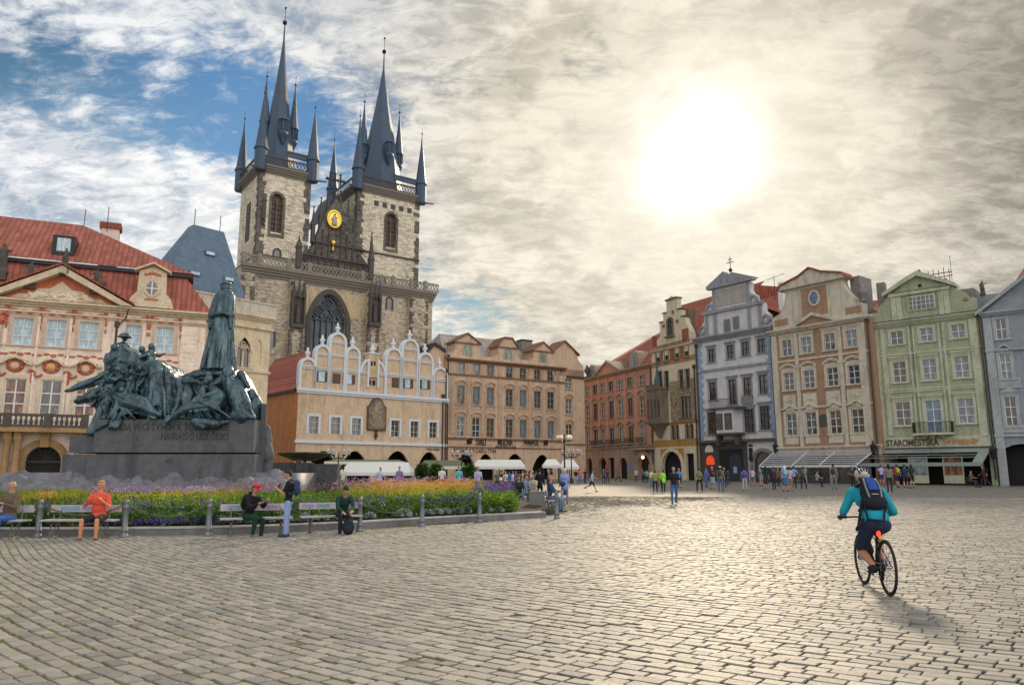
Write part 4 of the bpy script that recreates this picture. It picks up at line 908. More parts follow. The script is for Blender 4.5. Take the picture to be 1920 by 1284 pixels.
# ------------------------------------------------------------ house with venetian gables and orange flank
def pointed_row(F, pts, hw, top, base=0.0):
    out = []
    for px, py in pts: a, z = F.P(px, py); out.append((a-hw, a+hw, base, z, 'point'))
    return out
def dark_arcade(par, F, s0, s1, z):
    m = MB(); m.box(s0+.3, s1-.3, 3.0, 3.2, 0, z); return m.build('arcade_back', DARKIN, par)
def gable_house():
    A = atz(560, 727, 11); B = atz(835, 748, 11); F = Facade(A[:2], B[:2]); rt = F.root('gabled_house', 'pale apricot house with white scalloped double gable and orange side wall', 'house')
    P, S, Z = F.P, F.S, F.Z
    AP = plaster('apricot_plaster', (.64, .48, .335), (.28, .17, .10), .55); OR = plaster('orange_side_plaster', (.50, .22, .09), (.25, .08, .03), .35)
    TR = plain('pale_blue_moulding', (.62, .66, .72), .7, var=.05)
    zg = 11.0; b = Bldg(F, rt); pts = [(588, 791), (629, 795), (668, 798), (741, 805), (777, 808), (812, 811)]
    w = S(597, 791)-S(579, 791); h = Z(588, 775)-Z(588, 808)
    b.row(pts, w, h, trim=TR, tw=.26, frame=CREAM, pane=GL_DARK, nx=2, nz=3, sill=False, deep=.2, fb=.035)
    ar = [(607, 845, 2.1), (666, 845, 2.1), (746, 845, 2.3), (805, 847, 1.9)]; ex = []
    for px, py, hw in ar: a, z = P(px, py); ex.append((a-hw, a+hw, 0, z, 'point'))
    s1 = F.len+.25
    b.wall(AP, 0, s1, 0, zg, 16, ex); dark_arcade(rt, F, 0, s1, 5)
    MB().box(-.06, -.002, -.003, 16, 0, zg-.02).build('side_wall', OR, rt)
    # gables: an outline of lobes, each lobe framed by a pale roll
    lob = [(562, 591.5, 670.7), (591, 618, 646.5), (618, 648.5, 624), (648.5, 674, 650.5), (722.6, 753, 652.7), (753, 784, 636), (784, 811, 661.7), (811, 838, 688.7)]
    m = MB(); g = MB(); fin = []
    def lobe(x0, x1, top, y=0):
        a, c = S(x0, top+15), S(x1, top+15); mid = (a+c)/2; z = Z((x0+x1)/2, top); r = (c-a)/2; sp = z-r*1.0
        g.prism([(a, zg), (c, zg), (c, sp)]+arc(mid, sp, r, 0, 180, 12)[1:-1]+[(a, sp)], 0, .5)
        m.band(arc(mid, sp, r+.06, 0, 180, 14), arc(mid, sp, r-.24, 0, 180, 14), -.22, .52); m.box(a-.1, a+.2, -.2, .51, zg, sp); m.box(c-.2, c+.1, -.2, .51, zg, sp); fin.append((mid, z+.08)); return a, c, sp, z
    L = [lobe(*l) for l in lob]
    # low middle piece with two quarter arcs and a little turret
    a0, a1 = S(674, 690), S(691, 690); c0, c1 = S(706, 690), S(722.6, 690); z0 = Z(680, 700); zt = Z(699, 664); zq = Z(690, 673)
    g.prism([(a0, zg), (c1, zg), (c1, z0)]+[(c0+(c1-c0)*math.cos(R(q)), z0+(zq-z0)*math.sin(R(q))) for q in range(0, 91, 15)]+[(a1-(a1-a0)*math.sin(R(q)), z0+(zq-z0)*math.cos(R(q))) for q in range(0, 91, 15)], 0, .5)
    for sg, e0, e1 in ((1, c0, c1), (-1, a1, a0)): m.band([(e0+(e1-e0)*math.cos(R(q)), z0+(zq-z0)*math.sin(R(q))) for q in range(0, 91, 15)], [(e0+(e1-e0)*.82*math.cos(R(q)), z0+(zq-z0)*.82*math.sin(R(q))) for q in range(0, 91, 15)], -.22, .52)
    g.box(a1-.1, c0+.1, -.25, .8, zq-2.2, zt); m.box(a1-.2, c0+.2, -.35, .9, zt, zt+.15); m.box(a1-.25, a1-.02, -.3, .2, zq-3.4, zq); m.box(c0+.02, c0+.25, -.3, .2, zq-3.4, zq); fin.append(((a1+c0)/2, zt+.15))
    g.build('gable', AP, rt)
    for (x0, zz, x1) in ((L[0][0], 736-0, L[3][1]),): pass
    # horizontal mouldings crossing the lobes
    for px0, px1, py in ((562, 674, None),):
        for t_ in (.35, .62): 
            pass
    def hband(i0, i1, z): m.box(L[i0][0], L[i1][1], -.16, .0, z, z+.10); m.box(L[i0][0], L[i1][1], -.13, .0, z-.14, z-.04)
    zA = Z(600, 690); m.box(L[0][0], L[7][1], -.17, 0, zA, zA+.1); m.box(L[0][0], L[7][1], -.15, 0, zA-.22, zA-.1)
    hband(1, 3, Z(605, 664)); hband(5-1, 6, Z(740, 676)+.2); hband(2, 2, Z(633, 642)); hband(5, 5, Z(768, 655))
    m.box(-.25, s1+.2, -.28, 0, zg-.28, zg+.02); m.box(-.2, s1+.15, -.18, 0, zg-.5, zg-.32)
    zl = Z(700, 831); m.box(-.2, s1, -.2, 0, zl-.16, zl+.16)
    m.build('mouldings', TR, rt)
    f = MB(); [f.lathe((x, .15, z), [(.26, 0), (.2, .12), (.12, .2), (.34, .42), (.3, .62), (.1, .72), (.16, .9), (.05, 1.15)], 8) for x, z in fin]; f.build('finials', TR, rt, smooth=True)
    # small shuttered attic windows
    for px, py, opn in ((603, 706, 1), (631, 709, 0), (654, 711, 1), (741, 717, 0), (764, 719, 1), (796, 721, 1)):
        a, z = P(px, py); wn = MB(); 
        if opn: shutters(wn, a, z-.55, .75, 1.1)
        else: wn.box(a-.5, a+.5, -.06, 0, z-.55, z+.55)
        wn.box(a-.5, a+.5, -.03, 0, z-.62, z-.55); o = wn.build('attic_window', BROWNP, rt)
        if opn: MB().box(a-.38, a+.38, -.02, 0.0, z-.55, z+.55).build('pane', GL_SKY, o); MB().box(a-.03, a+.03, -.05, -.02, z-.55, z+.55).build('frame', CREAM, o)
    m = MB()
    for px, py in ((697, 681), (702.5, 681), (694, 716), (702, 717)): a, z = P(px, py, .26); m.box(a-.12, a+.12, -.27, 0, z-.3, z+.25)
    m.build('slit_openings', DARKIN, rt)
    # oval topped painted panel with brown frame
    a, z = P(705.5, 776); w2 = S(723, 776)-a; zt = Z(705, 745); zb = Z(705, 807)
    m = MB(); m.prism([(a-w2, zb), (a+w2, zb), (a+w2, zt-w2*.9)]+arc(a, zt-w2*.9, w2*.75, 20, 160, 8, w2*.9)+[(a-w2, zt-w2*.9)], -.2, 0); m.lathe((a, -.1, zb-1.1), [(.05, 0), (.3, .6), (.15, .9), (.3, 1.1)], 6); o = m.build('painting_frame', BROWNP, rt)
    pt, tt, bb = newmat('weathered_fresco'); oo = ocoord(tt); n = tt.noise(oo, .9, 6, .7, 1.2); c = tt.mix(tt.ss(n, .35, .65), (.07, .06, .05), (.36, .28, .17)); c = tt.mix(tt.ss(tt.noise(oo, 1.6, 3, .5, .6), .52, .62), c, (.20, .13, .12)); tt.put(bb.inputs['Base Color'], c)
    MB().prism([(a-w2+.2, zb+.2), (a+w2-.2, zb+.2), (a+w2-.2, zt-w2*.95)]+arc(a, zt-w2*.95, w2*.62, 20, 160, 8, w2*.75)+[(a-w2+.2, zt-w2*.95)], -.23, -.2).build('painting', pt, o)
    # roofs behind the gables, flank roof and white chimney
    m = MB()
    for i0, i1 in ((0, 3), (4, 7)):
        x0, x1 = L[i0][0], L[i1][1]; mx = (x0+x1)/2; zt = max(l[3] for l in L[i0:i1+1])-1.4
        m.add([(x0, .5, zg), (x1, .5, zg), (mx, .5, zt), (x0, 16, zg), (x1, 16, zg), (mx, 16, zt)], [(0, 1, 2), (0, 2, 5, 3), (1, 4, 5, 2)])
    m.add([(-.4, .3, zg-.1), (-.4, 16, zg-.1), (1.2, 16, zg+1.3), (1.2, .5, zg+1.3)], [(0, 1, 2, 3)])
    m.build('roof', REDTILE2, rt)
    MB().box(-.35, -.25, .2, 16, zg-.35, zg-.05).build('gutter', IRON, rt)
    c = P(514, 720, 0); 
    ch = MB(); ch.box(-.6, .5, 12.6, 13.6, zg-.5, zg+3.4); ch.box(-.7, .6, 12.5, 13.7, zg+3.4, zg+3.6); ch.build('chimney', WHITE, rt)
    drain(rt, S(829, 780), 0, Z(829, 745)); drain(rt, s1-.25, 0, zg+3.5)
    return F
def TXT(body, size, mat, ext=.02, sp=1.0):
    c = bpy.data.curves.new('lettering', 'FONT'); c.body = body; c.size = size; c.extrude = ext; c.align_x = 'CENTER'; c.space_character = sp; c.offset = .016*size
    o = bpy.data.objects.new('t', c); SC.collection.objects.link(o); dg = bpy.context.evaluated_depsgraph_get(); me = bpy.data.meshes.new_from_object(o.evaluated_get(dg)); bpy.data.objects.remove(o)
    me.transform(Matrix.Rotation(math.pi/2, 4, 'X')); me.materials.clear(); me.materials.append(mat); me.name = 'lettering'; return me
def letter(par, F, px, py, text, width, mat=IRON, y=-.04, ext=.02, name='lettering', hscale=None):
    """lettering laid on the wall: centred at the pixel, stretched to a width in metres"""
    a, z = F.P(px, py); me = TXT(text, 1.0, mat, ext); w = me_w(me); k = width/w; kz = hscale if hscale else k
    me.transform(Matrix.Diagonal((k, 1, kz, 1))); me.transform(Matrix.Translation((0, 0, -.35*kz))); o = link(name, me, par, (a, y, z)); return o
def worn_letters(par, F, px, py, n, width, h, mat, y=-.03):
    """lettering worn past reading: a row of letter-like strokes"""
    a, z = F.P(px, py); r = random.Random(px); m = MB(); w = width/n
    for i in range(n):
        x = a-width/2+i*w
        if r.random() < .12: continue
        m.box(x, x+w*.22, y-.02, y, z-h/2, z+h/2)
        for q in r.sample((-.5, 0, .42), 2): m.box(x+w*.222, x+w*.7, y-.02, y, z+h*q, z+h*q+h*.14)
        if r.random() < .6: m.box(x+w*.5, x+w*.7, y-.022, y, z-h*.5, z+h*r.uniform(0, .5))
    return m.build('lettering', mat, par)
def me_w(me): xs = [v.co.x for v in me.vertices]; return max(xs)-min(xs)
def museum_house():
    A = atz(838, 670, 17); B = atz(1058, 690, 17); F = Facade(A[:2], B[:2]); rt = F.root('arcaded_house', 'peach four-storey house with arcades, four small gables and black exhibition lettering', 'house')
    P, S, Z = F.P, F.S, F.Z
    PE = plaster('peach_plaster', (.62, .445, .315), (.25, .15, .09), .38); TR = plaster('peach_trim', (.52, .36, .25), (.2, .12, .08), .4); BR = plaster('brown_moulding', (.24, .13, .08), (.1, .05, .03), .4)
    s1 = F.len; sE = S(1096, 760); b = Bldg(F, rt)
    xs = (863.8, 893, 919.5, 955, 980.7, 1007.7, 1032.6)
    def zrow(yl, yr): return (Z(863.8, yl)+Z(1032.6, yr))/2
    zA, zB, zC = zrow(691.5, 705), zrow(740.5, 751.8), zrow(800.5, 807)
    for i, x in enumerate(xs):
        a = S(x, 750); dk = i < 2
        st = dict(trim=TR, tw=.16, frame=plain('grey_window_paint', (.34, .35, .34), .7), nx=2, fb=.04)
        b.add(a, zA-.8, 1.15, 1.6, pane=GL_MID if i < 3 else GL_DARK, nz=2, **st)
        b.add(a, zB-1.2, 1.2, 2.5, pane=GL_MID, hood='arch', nz=3, trans=.62, **st); b.add(a, zC-1.25, 1.2, 2.6, pane=GL_DARK if dk else GL_MID, hood='arch', nz=3, trans=.62, **dict(st, frame=WHITE if dk else st['frame']))
    a = S(1066.6, 760)
    for z, h in ((Z(1066.6, 719.5)-.8, 1.6), (Z(1066.6, 763)-1.1, 2.3), (Z(1066.6, 809.5)-1.1, 2.2)): b.add(a, z, 1.2, h, trim=TR, tw=.12, frame=CREAM, pane=GL_MID, nx=2, nz=3, hood='arch' if h > 2 else None)
    ex = []
    for px, py, hw in ((873, 850, 1.5), (911, 850.5, 1.3), (965.8, 850.5, 1.9), (1017, 852, 1.9)): a, z = P(px, py); ex.append((a-hw, a+hw, 0, z, 'point'))
    zt = 16.9; b.wall(PE, 0, sE, 0, zt, 14, ex); dark_arcade(rt, F, 0, sE, 5)
    m = MB(); cornice(m, 0, s1, 16.5, .5, .5, 3); zr = Z(1075, 706); cornice(m, s1+.5, sE, zr-.3, .4, .35, 3)
    for yl, yr in ((702, 716), (818, 830)): z = (Z(848, yl)+Z(1050, yr))/2; m.box(0, s1, -.18, 0, z-.12, z+.12)
    z = (Z(848, 836)+Z(1050, 843))/2; m.box(0, s1, -.1, 0, z-.08, z+.08); m.box(s1+.05, sE, -.15, 0, Z(1075, 833)-.1, Z(1075, 833)+.1); m.build('mouldings', BR, rt)
    m = MB()
    for i, x in enumerate((848, 879, 906, 937, 968, 994, 1020, 1046)): a = S(x, 750); m.box(a-.35, a+.35, -.09, 0, Z(905, 815), 16.5)
    for x in xs: a = S(x, 750); m.box(a-.72, a+.72, -.05, 0, zB-1.9, zB-1.45)
    zs0, zs1 = Z(948, 834), Z(948, 825)
    for x0, x1 in ((853, 872), (887, 924), (975, 1016), (1022, 1040)): m.band([(S(x0, 829), zs0), (S(x1, 829), zs0)], [(S(x0, 829), zs0-.06), (S(x1, 829), zs0-.06)], -.06, 0)
    m.build('pilasters', TR, rt)
    # attic with little gables
    m = MB(); T = MB()
    for x0, x1, yt, flat in ((853, 898, 624.5, 0), (934, 969.5, 633.4, 1), (1000, 1035, 641, 0)):
        a, c = S(x0, 660), S(x1, 660); mid = (a+c)/2; z1 = Z((x0+x1)/2, yt); zs = z1-1.35; w = c-a
        m.prism([(a-.9, 17), (c+.9, 17), (c+.55, 17.5), (c, 18.2), (c, zs), (a, zs), (a, 18.2), (a-.55, 17.5)], -.1, 2.5); m.prism([(a, zs), (c, zs), (mid+(w*.22 if flat else 0), z1-.1), (mid-(w*.22 if flat else .01), z1-.1)], -.1, 2.5)
        T.band([(a-.3, zs+.05), (mid-(w*.22 if flat else 0), z1+.08), (mid+(w*.22 if flat else 0), z1+.08), (c+.3, zs+.05)], [(a-.3, zs-.15), (mid-(w*.22 if flat else 0), z1-.15), (mid+(w*.22 if flat else 0), z1-.15), (c+.3, zs-.15)], -.3, 2.6); T.box(a-.2, c+.2, -.25, -.1, zs-.2, zs)
        zz = (17.6+zs)/2
        wn = MB().band(arc(mid, zz+.1, .75, 0, 180, 10), arc(mid, zz+.1, .6, 0, 180, 10), -.16, -.1); wn.box(mid-.75, mid-.6, -.16, -.1, zz-.9, zz+.1); wn.box(mid+.6, mid+.75, -.16, -.1, zz-.9, zz+.1); o = wn.build('attic_window', TR, rt)
        MB().prism([(mid-.6, zz-.9), (mid+.6, zz-.9)]+arc(mid, zz+.1, .6, 0, 180, 8), -.13, -.1).build('pane', glass('attic_pane', (.22, .27, .22), .3, 1.5), o)
    m.box(0, s1+.2, -.05, .5, 16.95, 17.6)
    a, c = S(1036, 665), S(1081, 665); e = S(1093, 680); zz1 = Z(1058, 639); zs = Z(1040, 660); mid = (a+c)/2; zr = Z(1075, 706)
    m.prism([(s1-.3, zr), (sE, zr), (sE-.1, zr+1.6), (c+.3, zr+2.6), (c, zs), (a, zs), (a, zr)], .0, 3); m.prism([(a, zs), (c, zs), (mid, zz1)], .0, 3)
    T.band([(a-.4, zs), (mid, zz1+.12), (c+.5, zs)], [(a-.4, zs-.22), (mid, zz1-.15), (c+.5, zs-.22)], -.25, 3.1)
    m.build('attic_gables', PE, rt); T.build('gable_copings', BR, rt)
    m = MB(); z0, z1 = 17.4, Z(945, 636, -5); x0, x1 = S(835, 640, -4), S(975, 640, -4); m.add([(.2, 1.2, z0), (s1, 1.2, z0), (x1+6, 6, z1), (x0, 6, z1), (.2, 13, z0), (s1, 13, z0)], [(0, 1, 2, 3), (4, 5, 2, 3), (0, 3, 4), (1, 5, 2)]); m.build('roof', TINROOF, rt)
    a, z = P(985, 640, -4); MB().box(a-.9, a+.9, 3.5, 5, z-3.6, z).build('chimney', GREYSTONE, rt); 
    o = MB().box(a-1, a+1, 3.4, 5.1, z, z+.18).build('chimney_cap', IRON, rt)
    # wing at the left whose gabled roof shows above
    a0, a1 = S(797, 690), S(835, 690); zt = Z(818, 642); zz = Z(800, 668)
    m = MB(); m.prism([(a0, 10.8), (a1+.15, 10.8), (a1+.15, Z(833, 655)), (S(818, 650), zt), (a0, zz)], .6, 8); m.build('left_wing', PE, rt)
    MB().band([(a0-.3, zz), (S(818, 650), zt+.1), (a1+.2, Z(833, 655)+.1)], [(a0-.3, zz-.35), (S(818, 650), zt-.3), (a1+.2, Z(833, 655)-.3)], .3, 8.2).build('wing_roof', IRON, rt)
    for px, t_, w in ((901, 'DALÍ', 17), (946, 'MUCHA', 27), (995, 'WARHOL', 30)): letter(rt, F, px, 828.5, t_, w/222*S(1058, 800), DARKIN, -.2, hscale=1.15)
    letter(rt, F, 947, 837, 'e x h i b i t i o n', 37/220*S(1058, 800), DARKIN, -.2, hscale=.8)
    letter(rt, F, 891, 844.5, 'RESTAURANT CAFÉ U TÝNA', 78/220*s1*.95, BROWNP, -.03, hscale=.8)
    m = MB()
    for px, py in ((879, 827), (1022, 829.5)): a, z = P(px, py); m.box(a-.32, a+.32, -.3, -.1, z-.35, z+.35)
    m.build('square_badges', DARKIN, rt)
    drain(rt, .15, 0, 17)
    return F
FG = gable_house(); FM = museum_house()
_g = bpy.data.objects['gabled_house']; worn_letters(_g, FG, 811, 836, 11, 1.9, .22, BROWNP); worn_letters(_g, FG, 811, 842, 12, 2.1, .24, BROWNP)
# ------------------------------------------------------------ the row at the right
def shopfront_arch(par, F, a, z, w, pane=GL_DARK, name='shop_arch'):
    o = MB().box(a-w/2, a+w/2, .3, .34, 0, z).build(name, pane, par); return o
def rose_house():
    A = atz(1097, 712, 17.2); B = atz(1222, 683, 17.2); F = Facade(A[:2], B[:2]); rt = F.root('rose_house', 'salmon pink baroque house with many tall windows in the far corner of the square', 'house')
    P, S, Z = F.P, F.S, F.Z
    PK = plaster('salmon_plaster', (.58, .29, .21), (.2, .1, .08), .4); TR = plaster('rose_trim', (.36, .30, .23), (.12, .09, .07), .55)
    s0, s1 = -.5, F.len; b = Bldg(F, rt); xs = [S(x, y) for x, y in ((1102, 770), (1117, 765), (1130.7, 762), (1146.8, 760), (1163.3, 757), (1182, 754), (1204, 750))]
    z4 = Z(1182, 717.1); z3 = Z(1182, 762.8); z2 = Z(1182, 817.6); w = 1.5
    for i, a in enumerate(xs):
        st = dict(trim=TR, tw=.22, frame=BROWNP if i % 2 else CREAM, pane=GL_DARK, nx=2)
        b.add(a, z4-.75, w, 1.5, nz=2, **st); b.add(a, z3-1.35, w, 2.7, nz=3, hood='arch', **st); b.add(a, z2-1.5, w, 3.0, nz=3, hood='swan' if i != 3 else 'tri', **st)
    zl = Z(1193, 838); ex = []
    for px, hw, sh in ((1106, .9, 'round'), (1131, 1.2, 'round'), (1147, .9, None), (1169, 1.2, 'round'), (1211, 1.7, 'round')): a = S(px, 870); ex.append((a-hw, a+hw, 0, Z(px, 851 if px > 1200 else 858), sh))
    b.wall(PK, s0, s1, 0, 17.2, 12, ex)
    m = MB(); pierced(m, s0, s1, 0, zl, ex, .1, -.12); m.build('ground_storey', plaster('banded_sandstone', (.38, .30, .24), (.08, .06, .05), .5, lines=.55), rt, fix=False)
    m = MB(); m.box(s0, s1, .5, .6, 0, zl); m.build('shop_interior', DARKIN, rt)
    m = MB(); cornice(m, s0, s1, 16.8, .5, .6, 3); m.box(s0, s1, -.35, 0, zl, zl+.3)
    for a in xs: 
        m.box(a-.9, a+.9, -.1, 0, z2-2.4, z2-1.75)
        if a in xs[1:]: m.box(a-1.05, a+1.05, -.7, -.1, zl+.45, zl+.62); 
    for k, a in enumerate(xs[:-1]): 
        if k in (0, 2, 4): q = (a+xs[k+1])/2
    m.build('mouldings', TR, rt)
    m = MB()
    for a in xs[1:]:
        for q in range(-4, 5): m.tube((a+q*.25, -.65, zl+.6), (a+q*.25, -.65, zl+1.35), .035, n=4)
        m.tube((a-1.05, -.65, zl+1.35), (a+1.05, -.65, zl+1.35), .05, n=4)
    m.build('window_railings', IRON, rt)
    m = MB()
    for i in range(6): a = (xs[i]+xs[i+1])/2; m.box(a-.3, a+.3, -.12, 0, zl+.4, 16.7)
    m.build('pilasters', PK, rt)
    # pediment, dormers, roof
    a, c = S(1119, 700), S(1166, 690); ap = Z(1142, 678); m = MB(); m.prism([(a, 17.3), (c, 17.3), ((a+c)/2, ap)], -.3, 3); m.build('pediment', PK, rt)
    MB().band([(a-.4, 17.35), ((a+c)/2, ap+.2), (c+.4, 17.35)], [(a-.4, 17.1), ((a+c)/2, ap-.15), (c+.4, 17.1)], -.6, 3.1).build('pediment_coping', TR, rt)
    for px, py in ((1111, 697), (1191, 672)):
        a, z = P(px, py, -.8); hw = 1.3; o = MB().prism([(a-hw*1.2, 17.3), (a+hw*1.2, 17.3), (a+hw, z), (a+hw*.7, z+.8), (a, z+1.25), (a-hw*.7, z+.8), (a-hw, z)], .6, 3.5).build('dormer', TR, rt); MB().prism([(a-.5, z-1.3), (a+.5, z-1.3)]+arc(a, z-.1, .5, 0, 180, 8), .54, .6).build('pane', GL_MID, o)
    zt = Z(1224, 606, -9); z0 = 17.3; m = MB(); m.add([(s0, .3, z0), (s1+.5, .3, z0), (s1+.5, 9, zt), (S(1150, 677, -9), 9, Z(1150, 674, -9))], [(0, 1, 2, 3)]); m.build('roof', REDTILE2, rt)
    for px, py, i in ((1099, 690, 0), (1135, 681, 1)):
        a, z = P(px, py, 0); q = urn(rt, a, .2, 17.5, 1.6, SOOT, 'roof_urn')
    a, z = P(1173, 690, -1); MB().box(a-.35, a+.35, 1, 1.8, 17.4, z+1.2).build('chimney', GREYSTONE, rt)
    a = S(1211, 870); m = MB(); m.band(arc(a, Z(1211, 851)-1.7, 2.2, 0, 180, 12), arc(a, Z(1211, 851)-1.7, 1.7, 0, 180, 12), -.5, -.12); 
    for sg in (-1, 1): m.box(a+sg*2.0-.3, a+sg*2.0+.3, -.7, -.12, 0, Z(1211, 851)-1.5)
    m.box(a-2.6, a+2.6, -1.1, -.12, Z(1211, 851)+.6, Z(1211, 851)+.9); m.build('portal', TR, rt)
    lm = MB().ball((a, -.5, Z(1211, 857)), .22); o = lm.build('door_lamp', plain('lamp_glow', (1, .8, .5), emit=(1, .72, .35, 6)), rt, smooth=True)
    # poster and shop details
    a = S(1182, 873); z = Z(1182, 873); MB().box(a-.5, a+.5, -.16, -.125, z-1.0, z+.4).build('poster', plain('blue_poster', (.18, .24, .45), .6), rt)
    a = S(1139, 873); MB().box(a-.45, a+.45, -.16, -.125, z-1.1, z+.2).build('poster', plain('red_poster', (.40, .10, .10), .6), rt)
    drain(rt, s1-.2, 0, 17.0); return F
def painted_house():
    A = atz(1222, 688, 16.8); B = atz(1303, 671.5, 16.8); F = Facade(A[:2], B[:2]); rt = F.root('painted_house', 'narrow cream house with stepped gable, brown mural painting and stone bay', 'house')
    P, S, Z = F.P, F.S, F.Z; s1 = F.len
    CR = plaster('ivory_plaster', (.66, .58, .44), (.25, .18, .1), .4); ST = plaster('bay_stone', (.20, .16, .12), (.06, .05, .04), .6); RD = plaster('mural_red', (.30, .12, .06), (.15, .08, .05), .4)
    b = Bldg(F, rt); FR = plain('teal_window_paint', (.07, .09, .09), .6)
    st = dict(trim=ST, tw=.12, frame=FR, pane=GL_DARK, nx=2, nz=3)
    for px, py in ((1233.6, 668.5), (1249.7, 666.8), (1269, 661.7), (1286.7, 658)): b.win(px, py, .85, 1.75, **st)
    for px, py in ((1237.7, 713), (1249.7, 713), (1277, 711), (1289, 709.5)): b.win(px, py, .85, 2.5, **dict(st, nx=1))
    for px in (1279.3, 1286, 1292.8): b.win(px, 762.8, .6, 2.8, **dict(st, nx=1))
    for px, py in ((1261.7, 811), (1269.8, 811), (1288.4, 809.7), (1297, 809.2)): b.win(px, py, .62, 2.1, **dict(st, nx=1, shape='round', sill=False))
    a, z = P(1260, 846); r0 = 2.15; sh = S(1293, 870); ex = [(a-r0, a+r0, 0, z, 'round'), (sh-.75, sh+.9, 0, Z(1290, 850), None)]
    zt = 18.0; b.wall(CR, 0, s1, 0, zt, 12, ex); MB().box(.1, s1-.1, .7, .8, 0, 6).build('passage', DARKIN, rt)
    m = MB(); m.band(arc(a, z-r0, r0+.4, 0, 180, 14), arc(a, z-r0, r0, 0, 180, 14), -.25, 0); m.box(a-r0-.4, a-r0, -.25, 0, 0, z-r0); m.box(a+r0, a+r0+.4, -.25, 0, 0, z-r0); m.build('portal_arch', CR, rt)
    # painted bands and mural
    zg0, zg1 = Z(1260, 848), Z(1260, 824)
    OCH = plaster('mural_ochre', (.42, .24, .08), (.15, .08, .03), .6)
    m = MB(); pierced(m, 0, s1, 5.2, zg1, [(a-r0-.4, a+r0+.4, 0, z+.4, 'round')], .01, -.03); m.build('painted_band', OCH, rt, fix=False)
    m = MB(); q = Z(1260, 676); m.box(0, s1, -.03, 0, q-.5, q+.25); q = Z(1275, 643); m.box(.9, s1-.9, -.03, 0, q-.4, q+.35); m.build('frieze_bands', plaster('frieze_paint', (.36, .22, .12), (.15, .08, .04), .7), rt)
    m = MB(); q = Z(1275, 793); m.box(0, s1, -.05, 0, q-.12, q+.16)
    for px, py, w_, h_ in ((1227, 640, .55, 1.6), (1285, 628, .7, 1.8), (1241, 667, .25, 1.7), (1260, 664, .5, 1.7), (1278, 660, .35, 1.7)): x, zz = P(px, py); m.box(x-w_, x+w_, -.03, 0, zz-h_/2, zz+h_/2)
    m.build('painted_panels', RD, rt)
    mu, t, bb = newmat('figure_mural'); o = ocoord(t); n = t.noise(o, 1.1, 8, .62, 2.2); n2 = t.noise(o, 2.3, 6, .6, 3.0)
    k = t.m('MAXIMUM', t.ss(t.m('ABSOLUTE', t.m('SUBTRACT', n, .5)), .045, .012), t.ss(t.m('ABSOLUTE', t.m('SUBTRACT', n2, .5)), .03, .01))
    c = t.mix(t.ss(n2, .4, .62), (.50, .42, .28), (.32, .24, .15)); c = t.mix(k, c, (.09, .06, .035)); t.put(bb.inputs['Base Color'], c); bb.inputs['Roughness'].default_value = .9
    x0, x1 = S(1257, 750), S(1303, 750); hs = [h for h in b.h if h[1] > x0]
    m = MB(); pierced(m, x0, s1-.15, Z(1280, 790), Z(1280, 712), [tuple(h[:2])+(h[2]-.15, h[3]+.15, None) for h in hs]+[(S(1275.5, 762), S(1296.5, 762), Z(1286, 779), Z(1286, 746), None)], .01, -.035); m.build('mural', mu, rt, fix=False)
    # stone bay at the left with spirelet
    c0, c1 = S(1224.5, 770), S(1254, 770); z0, z1 = Z(1240, 792), Z(1240, 731)
    q = MB(); mid = (c0+c1)/2; hw = (c1-c0)/2; pl = [(c0, 0), (c0+.3, -1.3), (c1-.3, -1.3), (c1, 0)]
    q.slab(pl, z0, z1); q.slab([(c0-.1, 0), (c0+.2, -1.45), (c1-.2, -1.45), (c1+.1, 0)], z1, z1+.2); q.slab([(c0-.1, 0), (c0+.2, -1.45), (c1-.2, -1.45), (c1+.1, 0)], z0-.2, z0)
    q.lathe((mid, -.3, z0-2.2), [(.2, 0), (.9, 1.2), (hw*.95, 2.0)], 10)
    for k in range(9): q.box(c0+.25+k*(c1-c0-.6)/8-.06, c0+.25+k*(c1-c0-.6)/8+.12, -1.45, -1.25, z1+.2, z1+.75)
    bay = q.build('bay', ST, rt); g = MB(); zm = Z(1240, 766)
    for k in range(4): x = c0+.55+k*(c1-c0-1.1)/3; g.box(x-.18, x+.18, -1.33, -1.3, zm-1.3, zm+1.3)
    g.build('bay_panes', GL_DARK, bay)
    for px in (1239.5,): x = S(px, 730); MB().lathe((x, -.6, z1+.2), [(.5, 0), (.45, 1.3), (.3, 1.8), (.12, 2.8), (.05, 4.6), (.02, 5.4)], 8).build('spirelet', plain('green_copper', (.06, .10, .11), .6), bay)
    # cornice, stepped gable
    m = MB(); cornice(m, 0, s1, Z(1262, 653), .25, .3, 2); m.build('cornice', CR, rt)
    g = MB(); gx0, gx1 = S(1237, 630), S(1287, 630); mid = (gx0+gx1)/2; W = gx1-gx0; zz = [Z(1262, y) for y in (600, 585, 570, 553.5)]; 
    g.prism([(0, zt), (s1, zt), (gx1+.9, Z(1290, 622)), (gx1+.1, zz[0]-.9), (gx1-.2, zz[0]), (gx1-W*.16, zz[0]+.2), (gx1-W*.16, zz[1]), (gx1-W*.30, zz[1]+.2), (gx1-W*.30, zz[3]-.5), (mid, zz[3]), (gx0+W*.30, zz[3]-.5), (gx0+W*.30, zz[1]+.2), (gx0+W*.16, zz[1]), (gx0+W*.16, zz[0]+.2), (gx0+.1, zz[0]), (gx0+.1, zz[0]-1.8), (gx0-.8, Z(1230, 640))], 0, .8); g.build('stepped_gable', CR, rt)
